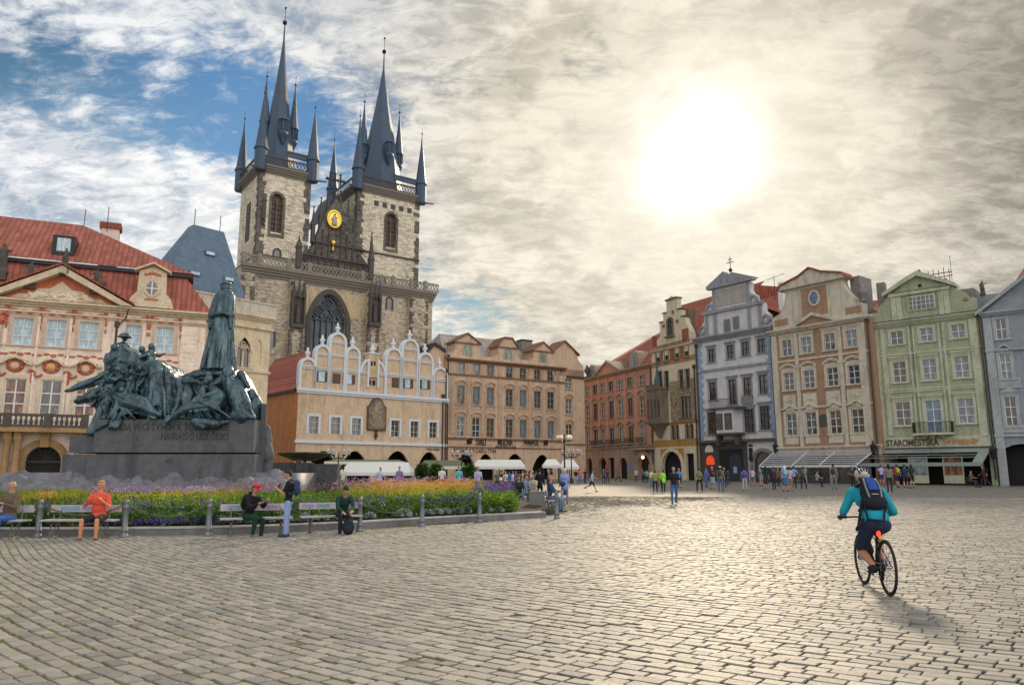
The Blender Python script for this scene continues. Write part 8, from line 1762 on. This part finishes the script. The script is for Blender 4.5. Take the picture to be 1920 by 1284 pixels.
# --- close to the benches
p0 = bsit(12, 1009); person(12, 1009, 917, 'sitcross', -12, (.15, .10, .07), (.05, .14, .42), 'bald man in brown cardigan with crossed arms on the bench at the left edge', None, sleeve='long', hair='none', near=True, loc=(p0[0], p0[1], p0[2]), scale=1.04, fat=1.15)
p0 = bsit(181, 1009); person(181, 1009, 908, 'siteat', 2, (.72, .10, .06), (.03, .03, .035), 'sunburnt man in a red shirt and dark shorts eating on the bench', None, pants='short', near=True, skin=SKIN_W, hcol=(.42, .24, .15), loc=p0, scale=1.05, fat=1.12)
p0 = bsit(463, 1004); person(463, 1004, 908, 'sitphone', 62, (.014, .013, .02), (.012, .045, .032), 'person in black hoodie and red cap looking at a phone on the bench', None, sleeve='long', near=True, pack=(.015, .014, .018), hat=('cap', (.62, .03, .04)), loc=p0, scale=1.0, phone=True, hood=True, shoes=(.20, .14, .22))
person(538, 1006, 880, 'phone', -82, (.012, .013, .018), (.24, .33, .56), 'standing man in black t-shirt, pale jeans and navy backpack by the bench', None, near=True, pack=(.025, .06, .12), phone=True, shoes=(.03, .04, .08))
p0 = bsit(640, 999); person(640, 999, 912, 'sitfwd', 24, (.018, .05, .045), (.02, .022, .03), 'man in dark green sweater bowed forward on the right bench', None, sleeve='long', near=True, loc=p0, scale=1.02, shoes=(.28, .13, .05))
q = aground(655, 1000); bgm = MB(); bgm.ell((0, 0, .2), (.17, .13, .21)); bgm.ell((0, -.08, .14), (.12, .08, .12)); bgm.cap((-.05, 0, .38), (.05, 0, .40), .02, .02); bo = link('bag', remesh(bgm, .015, cmat('navy_bag', (.02, .025, .04)), 1, 'bag'), None, (q.x+.03, q.y-.32, q.z)); tag(bo, 'dark bag on the ground between the feet of the bowed man', 'bag')
q = aground(470, 1005)
# --- behind the kerb end
p0 = bsit(1030, 958); person(1030, 958, 897, 'sit', 80, (.03, .06, .12), (.12, .17, .32), 'man in navy jacket with grey hair seated behind the grey panel, facing right', None, sleeve='long', hcol=(.30, .25, .20), loc=p0, scale=1.08)
mid = 'people resting behind the flower bed'
for a in ((945, 948, 'sitfwd', -20, (.26, .02, .02), (.05, .04, .08), 'white-haired person in dark red jacket bent forward behind the right tip of the bed', dict(hcol=(.6, .58, .52), sleeve='long')),
          (972, 950, 'sit', 10, (.02, .03, .03), (.12, .17, .3), 'person in brown hat and black jacket seated between red jacket and grey panel', dict(hat=('hat', (.16, .08, .05)), sleeve='long')),
          (984, 946, 'sit', 60, (.12, .20, .36), (.08, .12, .24), 'seated person in blue jacket right of the brown hat', dict(sleeve='long')),
          (990, 940, 'sitfwd', 30, (.42, .14, .08), (.2, .18, .15), 'bald sunburnt man in rusty shirt seated behind the blue jacket', dict(hair='none', skin=SKIN_W)),
          (1001, 941, 'sit', -30, (.45, .40, .30), (.3, .12, .05), 'dark-haired woman in cream and orange top seated above the grey panel', dict(hair='long'))):
    px, ft, ps, rz, sh, tr, lb, kw = a; person(px, ft, 0, ps, rz, sh, tr, lb, mid, loc=bsit(px, ft), scale=1.05, **kw)
person(1012, 938, 878, 'stand', 170, (.010, .012, .022), (.010, .012, .022), 'tall person all in black standing behind the seated group', None, long_=True, sleeve='long')
person(1029, 935, 879, 'stand', 100, (.035, .04, .06), (.02, .02, .03), 'person in dark clothes standing just left of the globe lamp', None, sleeve='long', hcol=(.3, .25, .2))
person(1059, 945, 877, 'step', 175, (.24, .32, .66), (.22, .26, .42), 'white-haired man in pale blue shirt with dark shoulder bag walking away under the lamp', None, hcol=(.62, .60, .55), bag=(.03, .05, .10), long_=True, fat=1.1)
# --- open square
person(1110, 922, 881, 'stride', 88, (.38, .47, .66), (.02, .03, .09), 'man in light blue shirt and navy shorts striding to the right', None, pants='short')
person(1265, 945, 875, 'step', 0, BK, (.05, .14, .36), 'man in black t-shirt and blue jeans walking alone towards the camera', None, hcol=(.35, .32, .28))
person(1274, 915, 877, 'stand', 0, (.08, .22, .60), NV, 'man in bright blue shirt behind the lone walker in black', None, hcol=(.3, .22, .15)); person(1229, 923, 881, 'stand', 170, (.26, .30, .05), BK, 'person in olive yellow vest left of the neon jacket', None); person(1244, 922, 880, 'stand', 200, NG, BK, 'person in neon green jacket', None, sleeve='long', long_=True, hair='bun')
person(1222, 912, 882, 'stand', 20, Wt, JN, 'person in white t-shirt just left of the olive vest', None); person(1237, 913, 882, 'stand', -20, (.35, .30, .12), DG, 'person in straw-coloured top between olive vest and neon jacket', None, hair='long')
person(1312, 921, 878, 'wide', 160, (.22, .28, .10), BK, 'person in yellow and grey vest left of the group at the pale blue house', None, pack=(.16, .17, .18)); person(1325, 913, 877, 'stand', 30, BLU, BLU, 'person all in blue behind the yellow-grey vest', None, sleeve='long'); person(1337, 917, 874, 'phone', -40, (.06, .03, .05), (.25, .28, .34), 'person in dark top with pale skirt looking down', None, pants='skirt', hair='short', hcol=(.35, .3, .25))
person(1352, 920, 874, 'stand', 150, KH, (.07, .13, .26), 'person in beige jacket, jeans and white hat', None, sleeve='long', hat=('hat', (.6, .58, .5)), pack=(.05, .06, .05)); person(1359, 913, 876, 'stand', 10, (.05, .03, .03), DG, 'grey-haired person in dark jacket right of the beige jacket', None, sleeve='long', hcol=(.5, .42, .38)); person(1366, 909, 879, 'stand', 190, (.03, .045, .04), (.03, .04, .04), 'person in dark green standing before the navy porch door', None, sleeve='long')
# --- queue and groups before the slatted canopy and the green house
row = 'people standing along the right side of the square'
T_ = [(1397, 920, 876, 'stand', 175, (.17, .15, .48), (.42, .38, .40), 'in violet-blue shirt and pale trousers at the left end of the row', dict(pack=(.06, .12, .38))),
 (1412, 911, 877, 'phone', 140, (.58, .45, .52), (.10, .16, .30), 'in pink and white top with denim shorts next to the violet shirt', dict(pants='short', hair='bun')),
 (1428, 911, 875, 'stand', 190, (.10, .20, .34), (.3, .3, .3), 'in denim blue shirt, third from the left end of the row', dict(pants='short')),
 (1437, 917, 873, 'stand', 170, (.03, .035, .035), (.03, .03, .03), 'woman in a dark knee-length dress', dict(pants='skirt', hair='long')),
 (1452, 917, 875, 'stand', 200, (.05, .03, .05), (.03, .025, .04), 'in dark plum clothes right of the dark dress', dict(sleeve='long')),
 (1460, 911, 877, 'stand', 20, (.16, .08, .05), (.04, .04, .05), 'in brown jacket half hidden in the middle of the row', dict(sleeve='long', hair='long', hcol=(.14, .06, .03))),
 (1473, 921, 872, 'stand', 175, (.22, .33, .50), (.05, .13, .28), 'woman with white hair and pale blue backpack over a blue skirt', dict(pants='skirt', pack=(.30, .42, .58), hcol=(.72, .72, .72), hair='long')),
 (1482, 921, 874, 'stand', 160, (.42, .40, .44), (.32, .18, .12), 'in striped pale top and bare legs beside the blue skirt', dict(pants='short', hair='bun')),
 (1490, 915, 873, 'hips', 180, (.16, .30, .60), (.02, .025, .06), 'in sky blue shirt and navy trousers', dict()),
 (1508, 916, 874, 'wide', 185, (.10, .10, .07), (.03, .03, .03), 'in camouflage top with grey rucksack', dict(pack=(.17, .17, .15))),
 (1532, 912, 876, 'sit', 90, (.32, .34, .36), (.03, .03, .05), 'seated on a chair in pale shirt under the slatted canopy', dict(sit=1)),
 (1565, 918, 870, 'stand', 150, (.24, .22, .20), (.19, .19, .18), 'tall man in grey standing apart under the right end of the slatted canopy', dict(pack=(.05, .05, .05), sleeve='long')),
 (1600, 914, 873, 'hips', 20, (.05, .045, .04), BK, 'man with hands on hips in black left of the cyclist helmet', dict()),
 (1611, 910, 877, 'stand', 0, (.26, .16, .30), DG, 'in lilac print top just left of the cyclist helmet', dict(hair='long')),
 (1627, 908, 874, 'stand', 180, (.27, .22, .62), BLU, 'in purple shirt above the cyclist helmet', dict()),
 (1654, 909, 871, 'phone', 170, (.42, .38, .75), (.02, .05, .14), 'in lavender top and dark blue shorts right of the cyclist', dict(pants='short')),
 (1669, 922, 868, 'stand', 175, (.20, .19, .18), (.02, .03, .05), 'in grey top and long dark trousers, closest one right of the cyclist', dict(hair='long', hcol=(.02, .015, .01))),
 (1684, 914, 867, 'step', 185, (.45, .04, .18), (.03, .03, .07), 'in magenta shirt with lime backpack', dict(pack=(.35, .52, .03), pants='short')),
 (1699, 915, 868, 'step', 160, (.02, .04, .10), (.03, .035, .06), 'in navy top and shorts right of the lime backpack', dict(pants='short')),
 (1711, 915, 867, 'stand', 180, (.025, .04, .035), (.03, .03, .03), 'in black-green top at the right end of the group with the lime backpack', dict(pants='short', hair='long')),
 (1821, 912, 880, 'sit', 30, (.09, .09, .08), DG, 'seated low in grey at the corner of the green house', dict(sit=1)),
 (1847, 914, 868, 'walk', 250, (.05, .03, .04), (.07, .02, .03), 'dark-clad walker with raised arms and a big grey bag near the right edge', dict(bag=(.22, .15, .16), sleeve='long')),
 (1868, 909, 868, 'stand', 200, (.36, .42, .55), (.24, .21, .17), 'in white and blue shirt and khaki trousers before the grey-blue house', dict(hat=('cap', (.03, .05, .14)))),
 (1903, 909, 867, 'walk', 100, (.02, .025, .05), (.03, .05, .10), 'in dark blue jacket walking right near the right edge', dict(sleeve='long')),
 (1914, 905, 872, 'stand', 180, (.10, .14, .30), DG, 'in blue top cut by the right edge of the photo', dict())]
for px, ft, tp, ps, rz, sh, tr, lb, kw in T_:
    kw = dict(kw); st = kw.pop('sit', 0)
    if st:
        p = aground(px, ft); person(px, ft, tp, ps, rz, sh, tr, 'person '+lb, row, loc=p, scale=1.05, **kw); c = thing('chair', 'small dark cafe chair '+('under the slatted canopy' if px < 1600 else 'at the corner of the green house'), 'chair', p, R(rz)); MB().box(-.22, .22, -.2, .22, .42, .46).build('seat', DARKGREY, c); MB().box(-.22, .22, .22, .25, .46, .9).build('backrest', DARKGREY, c)
        for x in (-.2, .2):
            for y in (-.18, .2): MB().tube((x, y, 0), (x, y, .42), .015, n=5).build('leg', DARKGREY, c)
    else: person(px, ft, tp, ps, rz, sh, tr, ('' if lb.startswith(('woman', 'man', 'tall', 'dark-clad')) else 'person ')+lb, row, **kw)
# --- far left of the right row and crowd under the peach arcades
far = 'distant people in front of the far arcades'
for px, ft, tp, ps, rz, sh, tr, lb, kw in ((1087, 908, 878, 'stand', 180, (.55, .12, .13), JN, 'distant person in salmon shirt right of the lamp pole', dict()), (1080, 908, 880, 'stand', 10, BK, (.3, .4, .55), 'distant person in black top left of the salmon shirt', dict()), (1132, 907, 878, 'stand', 0, (.05, .09, .13), DG, 'distant person in dark teal by the red poster', dict()), (1139, 906, 880, 'stand', 170, (.08, .03, .05), DG, 'distant person in dark plum by the red poster', dict()),
    (1097, 906, 881, 'stand', 30, NV, NV, 'distant person in navy at the corner of the peach house', dict()), (1160, 903, 881, 'walk', 90, (.05, .10, .15), DG, 'distant walker in teal before the rose house windows', dict()), (1193, 904, 882, 'stand', 0, (.42, .38, .32), DG, 'distant person in cream top before the blue poster', dict()), (1205, 904, 880, 'phone', 40, (.06, .10, .28), NV, 'distant person in blue at the lit doorway', dict()), (1213, 906, 884, 'stand', 180, (.12, .40, .14), DG, 'distant person in green vest at the lit doorway', dict())):
    person(px, ft, tp, ps, rz, sh, tr, lb, far, **kw)
for i, (px, ft, tp, sh, kw) in enumerate(((932, 916, 884, (.10, .12, .09), dict(hcol=(.3, .2, .1))), (940, 914, 886, (.06, .04, .03), {}), (948, 917, 884, (.52, .50, .48), {}), (955, 913, 886, (.04, .12, .22), {}), (961, 917, 884, (.55, .56, .62), dict(hair='long')), (967, 914, 887, (.10, .14, .30), {}), (973, 916, 885, (.05, .03, .03), dict(hair='long')), (980, 914, 884, (.40, .40, .38), dict(hat=1)), (987, 916, 886, (.30, .05, .05), {}), (993, 913, 886, (.12, .10, .08), dict(hair='long')), (999, 916, 884, (.48, .46, .42), dict(hcol=(.65, .62, .58))), (1005, 914, 886, (.05, .06, .10), {}))):
    kw = dict(kw); kw.pop('hat', 0); col = ('olive', 'dark brown', 'cream', 'dark teal', 'white', 'denim blue', 'black', 'light grey', 'wine red', 'dull brown', 'ivory', 'midnight blue')[i]
    person(px, ft+6, tp, ('stand', 'phone', 'fold', 'hips')[i % 4], (20, 160, -40, 200, 90)[i % 5], sh, (DG, NV, JN, GY)[i % 4], 'person in %s top in the crowd before the peach arcades' % col, 'crowd before the peach arcades', **kw)
for px, y0, tp, sh, tr, lb in ((896, 930, 888, (.42, .42, .62), DG, 'person in pale lilac shirt standing behind the golden grass'), (860, 924, 890, (.10, .42, .48), GY, 'person in turquoise top behind the orange flowers'), (712, 925, 890, (.42, .46, .66), NV, 'person in light blue shirt walking behind the flowers under the wide marquee'), (748, 924, 890, (.22, .14, .40), DG, 'person in violet shirt at the right end of the wide marquee'), (828, 924, 892, (.6, .6, .6), DG, 'person in white bent over a table between the marquees'), (642, 926, 893, (.55, .53, .45), GY, 'person in cream at the left end of the wide marquee')):
    person(px, y0, tp, 'walk' if px == 712 else 'stand', 200 if px % 4 else 20, sh, tr, lb, 'people behind the flower bed', scale=1.0)
# potted hedges between the cafe roofs
for i, (px, py, Y) in enumerate(((792, 890, 70), (880, 886, 74), (818, 892, 68))):
    p = aty(px, py, Y); n = 900; C = rng.normal(size=(n, 3)); C /= np.linalg.norm(C, axis=1)[:, None]; C *= (rng.random(n)**.35)[:, None]*np.array([.75, .6, .8]); C += np.array([0, 0, 1.35]); r = thing('potted_shrub', ('dark potted shrub at the left pole of the olive canvas roof', 'dark potted shrub between the olive roof and the long white roof', 'low potted shrub under the olive canvas roof')[i], 'shrub', (p.x, Y, gz(Y))); U = dirs(n)*.09; V = dirs(n)*.12; o = quads('crown', C, U, V, G1, None, None); o.parent = r; MB().lathe((0, 0, 0), [(.28, 0), (.38, .6), (.4, .62)], 10).build('pot', DARKGREY, r)

# ------------------------------------------------------------ cyclist
def cyclist():
    a = aground(1668, 1117); b = aground(1615, 1092); d = (b-a).normalized(); rz = math.atan2(d.x, -d.y); S_ = 1.08; mid = a+d*.5*S_
    BKM = plain('bicycle_black', (.012, .012, .014), .35, .2, var=.05); TY = plain('tyre', (.016, .015, .015), .85, var=.1); SVR = plain('bare_metal', (.42, .42, .44), .3, .9, var=.05)
    r = thing('bicycle', 'black city bicycle ridden away over the setts', 'bicycle', mid, rz); r.scale = (S_,)*3
    RA, FA = Vector((0, .50, .345)), Vector((0, -.53, .345)); BB = Vector((0, .06, .285)); ST = Vector((0, .22, .80)); HT = Vector((0, -.35, .82)); HB = Vector((0, -.385, .69)); bar = Vector((0, -.42, .92))
    m = MB(); 
    for p, q, w in ((BB, ST-Vector((0, .02, .05)), .017), (BB, HB, .02), (ST-Vector((0, .045, .14)), HT-Vector((0, .0, .03)), .016), (HT, HB, .022)): m.tube(p, q, w, n=10)
    for sg in (-1, 1): m.tube(RA+Vector((sg*.06, 0, 0)), BB+Vector((sg*.03, 0, 0)), .010, n=8); m.tube(RA+Vector((sg*.06, 0, 0)), ST-Vector((-sg*.015, .05, .17)), .009, n=8)
    m.build('frame', BKM, r, smooth=False); m = MB(); turn = Matrix.Translation(HB) @ Matrix.Rotation(R(5), 4, 'Z') @ Matrix.Translation(-HB)
    for sg in (-1, 1): m.tube(FA+Vector((sg*.05, 0, 0)), HB+Vector((sg*.04, 0, -.01)), .012, n=8)
    m.build('fork', BKM, r); m = MB(); m.tube(HT, bar, .014, n=8); m.path([bar+Vector((-.30, .06, .0)), bar+Vector((-.1, 0, 0)), bar+Vector((.1, 0, 0)), bar+Vector((.30, .06, 0))], .012, 8)
    for sg in (-1, 1): m.tube(bar+Vector((sg*.22, .02, .0)), bar+Vector((sg*.20, -.08, -.03)), .007, n=6)
    m.build('handlebar', BKM, r); 
    for sg in (-1, 1): MB().tube(bar+Vector((sg*.21, .035, 0)), bar+Vector((sg*.32, .065, 0)), .018, n=10).build('grip', TY, r)
    for nm, c in (('rear', RA), ('front', FA)):
        def tor(mb, R_, w, n=48, k=8):
            vs = [(c.x+math.cos(2*math.pi*j/k)*w, c.y+math.cos(2*math.pi*i/n)*(R_+math.sin(2*math.pi*j/k)*w), c.z+math.sin(2*math.pi*i/n)*(R_+math.sin(2*math.pi*j/k)*w)) for i in range(n) for j in range(k)]; mb.add(vs, [(i*k+j, i*k+(j+1) % k, ((i+1) % n)*k+(j+1) % k, ((i+1) % n)*k+j) for i in range(n) for j in range(k)])
        w = MB(); tor(w, .328, .018); wh = w.build('wheel', TY, r, smooth=True); w = MB(); tor(w, .302, .010, 48, 6); w.build('rim', BKM, wh, smooth=True); s = MB()
        for i in range(28): A = 2*math.pi*i/28; s.tube(c+Vector(((-1)**i*.022, math.cos(A+.35*(-1)**(i//2))*.02, math.sin(A+.35*(-1)**(i//2))*.02)), c+Vector((0, math.cos(A)*.298, math.sin(A)*.298)), .0022, n=4)
        s.build('spokes', SVR, wh); MB().tube(c-Vector((.05, 0, 0)), c+Vector((.05, 0, 0)), .018, n=10).build('hub', SVR, wh)
    m = MB(); m.lathe((0, 0, 0), [(.0, 0)]) if False else None
    m.ell(ST+Vector((0, .03, .03)), (.075, .09, .022)); m.ell(ST+Vector((0, -.08, .03)), (.028, .11, .018)); m.build('saddle', BKM, r, smooth=True)
    rl = plain('rear_light_red', (.8, .02, .01), .3, emit=(1, .05, .02, 2.0)); MB().ell(ST+Vector((.012, .085, -.055)), (.028, .014, .038)).build('rear_light', rl, r, smooth=True); MB().ell(ST+Vector((-.01, .09, -.105)), (.028, .008, .014)).build('reflector', plain('yellow_reflector', (.6, .6, .1), .3), r, smooth=True)
    PL = BB+Vector((-.115, -.165, .02)); PR = BB+Vector((.115, .165, -.02))
    m = MB(); m.tube(BB-Vector((.07, 0, 0)), BB+Vector((.07, 0, 0)), .022, n=8); m.tube(BB-Vector((.07, 0, 0)), PL+Vector((.045, 0, 0)), .012, n=6); m.tube(BB+Vector((.07, 0, 0)), PR-Vector((.045, 0, 0)), .012, n=6); m.build('cranks', SVR, r)
    for p in (PL, PR): MB().cbox(p, (.10, .09, .02)).build('pedal', BKM, r)
    m = MB(); m.lathe((0, 0, 0), [(.095, -.003), (.095, .003)], 24); ch = m; cr = ch.build('chainring', BKM, r); cr.rotation_euler = (0, R(90), 0); cr.location = BB+Vector((.055, 0, 0))
    m = MB(); m.tube(BB+Vector((.055, 0, .09)), RA+Vector((.045, 0, .035)), .005, n=4); m.tube(BB+Vector((.055, 0, -.09)), RA+Vector((.045, 0, -.12)), .005, n=4); m.build('chain', SVR, r); m = MB(); m.lathe((0, 0, 0), [(.05, -.012), (.03, .012)], 16); c_ = m.build('cassette', BKM, r); c_.rotation_euler = (0, R(90), 0); c_.location = RA+Vector((.045, 0, 0)); MB().cap(RA+Vector((.06, .01, -.04)), RA+Vector((.06, -.03, -.14)), .02, .025).build('derailleur', BKM, r)
    m = MB(); m.cap(BB.lerp(HB, .35)+Vector((0, 0, .06)), BB.lerp(HB, .65)+Vector((0, 0, .06)), .035, .035); m.build('bottle', cmat('bottle_dark', (.03, .03, .04)), r, smooth=True)
    # rider
    J = pose(lean=36, hips=.88, head=0); off = Vector((0, .18, 0))
    for k in J:
        if k not in ('hdir',) and not k.startswith('hn'): J[k] = J[k]+off
    def ik(h, t, l1, l2, pole):
        d = t-h; L = min(d.length, l1+l2-.002); x = (l1*l1-l2*l2+L*L)/(2*L); y = math.sqrt(max(0, l1*l1-x*x)); dn = d.normalized(); pl = (pole-dn*pole.dot(dn)).normalized(); return h+dn*x+pl*y
    for s, sg, ped in (('l', -1, PL), ('r', 1, PR)):
        h = J['pel']+Vector((sg*.095, 0, -.03)); an = ped+Vector((0, .10, .085)); J['hip'+s] = h; J['an'+s] = an; J['kn'+s] = ik(h, an, .43, .42, Vector((sg*.08, -1, .3))); J['toe'+s] = ped+Vector((0, -.055, .035)); J['heel'+s] = an+Vector((0, .055, -.05))
        sh = J['sh'+s]; wr = bar+Vector((sg*.27, .085, .035)); el = ik(sh, wr, .29, .26, Vector((sg*.55, .1, -1))); J['el'+s] = el; J['wr'+s] = wr; J['hn'+s] = (bar+Vector((sg*.27, -.02, -.0))-wr).normalized()
    J['hdir'] = Vector((0, -.12, .99)).normalized(); J['head'] = J['neck']+Vector((0, -.10, .13)); J['hd0'] = J['neck']+Vector((0, -.03, .05))
    parts, T, M = body_parts(J, True, None, True, 'short', 0, 1.04, 'short', 'long', 0, grip=True)
    pr = thing('person', 'cyclist in turquoise jacket, helmet and blue-black rucksack riding the black bicycle', 'person', mid, rz); pr.scale = (S_,)*3
    TQ = cmat('turquoise_jacket', (.015, .30, .40)); cols = {'body': plain('tanned_skin', (.50, .22, .12), .5, var=.08), 'shirt': TQ, 'trousers': cmat('navy_shorts', (.022, .035, .075)), 'shoes': cmat('black_trainers', (.02, .022, .025)), 'hair': cmat('brown_hair', (.12, .06, .03)), 'eyes': None, 'mouth': None}
    nm = {'shirt': 'jacket', 'trousers': 'shorts'}
    for k, me in parts.items(): wear(nm.get(k, k), me, pr, cols[k])
    m = MB(); m.ell(J['pel']+Vector((0, -.01, .07)), (.185, .15, .12)); m.ell(J['waist'], (.17, .13, .14)); pr_ = remesh(m, .012, TQ, 2, 'jacket_hem', FOLD, .02); o = link('jacket_hem', pr_, pr)
    # helmet with vents
    m = MB(); m.ell(T(0, .012, .05), (.098, .122, .088), M, 24, 14); hl = link('helmet', remesh(m, .007, plain('helmet_shell', (.50, .49, .47), .35, var=.05), 1, 'helmet'), pr)
    v = MB()
    for x in (-.062, -.032, 0, .032, .062):
        for y0, y1 in ((-.085, -.03), (-.01, .045), (.065, .11)):
            def sp(y): k = max(.0, 1-(x/.1)**2-((y)/.124)**2); return T(x, y+.012, .05+.0895*math.sqrt(k))
            v.cap(sp(y0), sp(y1), .011, .011, 6)
    v.build('helmet_vents', DARKIN, hl, smooth=True); m = MB(); m.ell(T(0, .10, -.03), (.075, .03, .02), M); m.build('helmet_band', DARKIN, hl, smooth=True)
    # rucksack, straps and pannier strap hanging at the right
    up = (J['neck']-J['pel']).normalized(); bkd = Vector((0, math.cos(R(36)), math.sin(R(36)))); c = J['chest']+bkd*.175-up*.075; x = Vector((1, 0, 0)); Mx = Matrix((x, bkd, up)).transposed()
    m = MB(); m.ell(c, (.155, .10, .225), Mx); m.ell(c+up*.13, (.12, .08, .12), Mx); m.ell(c-up*.12, (.165, .10, .12), Mx)
    for sg in (-1, 1): m.cap(c+up*.17+x*sg*.09, J['sh'+('l' if sg < 0 else 'r')]+Vector((-sg*.05, .0, .075)), .026, .024); m.cap(c-up*.18+x*sg*.13, J['waist']+x*sg*.17, .018, .018)
    ps = link('rucksack', remesh(m, .01, cmat('rucksack_black', (.016, .018, .026)), 2, 'rucksack'), pr)
    def onpack(u, v_, e=.0):   # a point on the back of the rucksack
        k = max(0, 1-(u/.155)**2-(v_/.26)**2); return c+x*u+up*v_+bkd*(.100*math.sqrt(k)+.012+e)
    m = MB(); 
    for u in np.linspace(-.055, .055, 8):
        for v_ in np.linspace(.0, .21, 9): m.ell(onpack(u, v_), (.012, .014, .014), Mx, 6, 4)
    link('blue_panel', remesh(m, .008, cmat('blue_nylon', (.02, .06, .30), .5), 2, 'blue_panel'), ps); m = MB()
    for sg in (-1, 1):
        pts = [onpack(sg*(.075+.012*math.sin(q*3)), .20-.30*q, .003) for q in np.linspace(0, 1, 8)]; [m.cap(a_, b_, .014, .014, 6) for a_, b_ in zip(pts, pts[1:])]
    m.build('grey_strips', cmat('grey_nylon', (.22, .24, .27), .5), ps, smooth=True); m = MB(); [m.ell(onpack(u, -.075, .006), (.016, .006, .006), Mx, 6, 4) for u in np.linspace(-.03, .03, 5)]; m.build('buckle_logo', cmat('pale_print', (.5, .5, .5)), ps)
    m = MB(); s0 = J['shr']+Vector((.0, .10, -.05)); s1 = J['pel']+Vector((.24, .10, -.02)); m.cap(c-up*.1+x*.15, s1, .018, .018); m.cap(s1-Vector((.05, 0, -.06)), s1+Vector((.03, .02, -.06)), .024, .024); m.cap(c-up*.16-x*.12, J['pel']+Vector((-.05, .19, .03)), .012, .012); m.cap(J['pel']+Vector((-.05, .19, .03)), J['pel']+Vector((.14, .18, .05)), .012, .012); m.cap(J['pel']+Vector((.14, .18, .05)), c-up*.16+x*.14, .012, .012); m.build('hanging_straps', cmat('black_webbing', (.014, .014, .018)), ps, smooth=True)
cyclist()
print('objects', len(bpy.data.objects), 'verts', sum(len(m.vertices) for m in bpy.data.meshes))
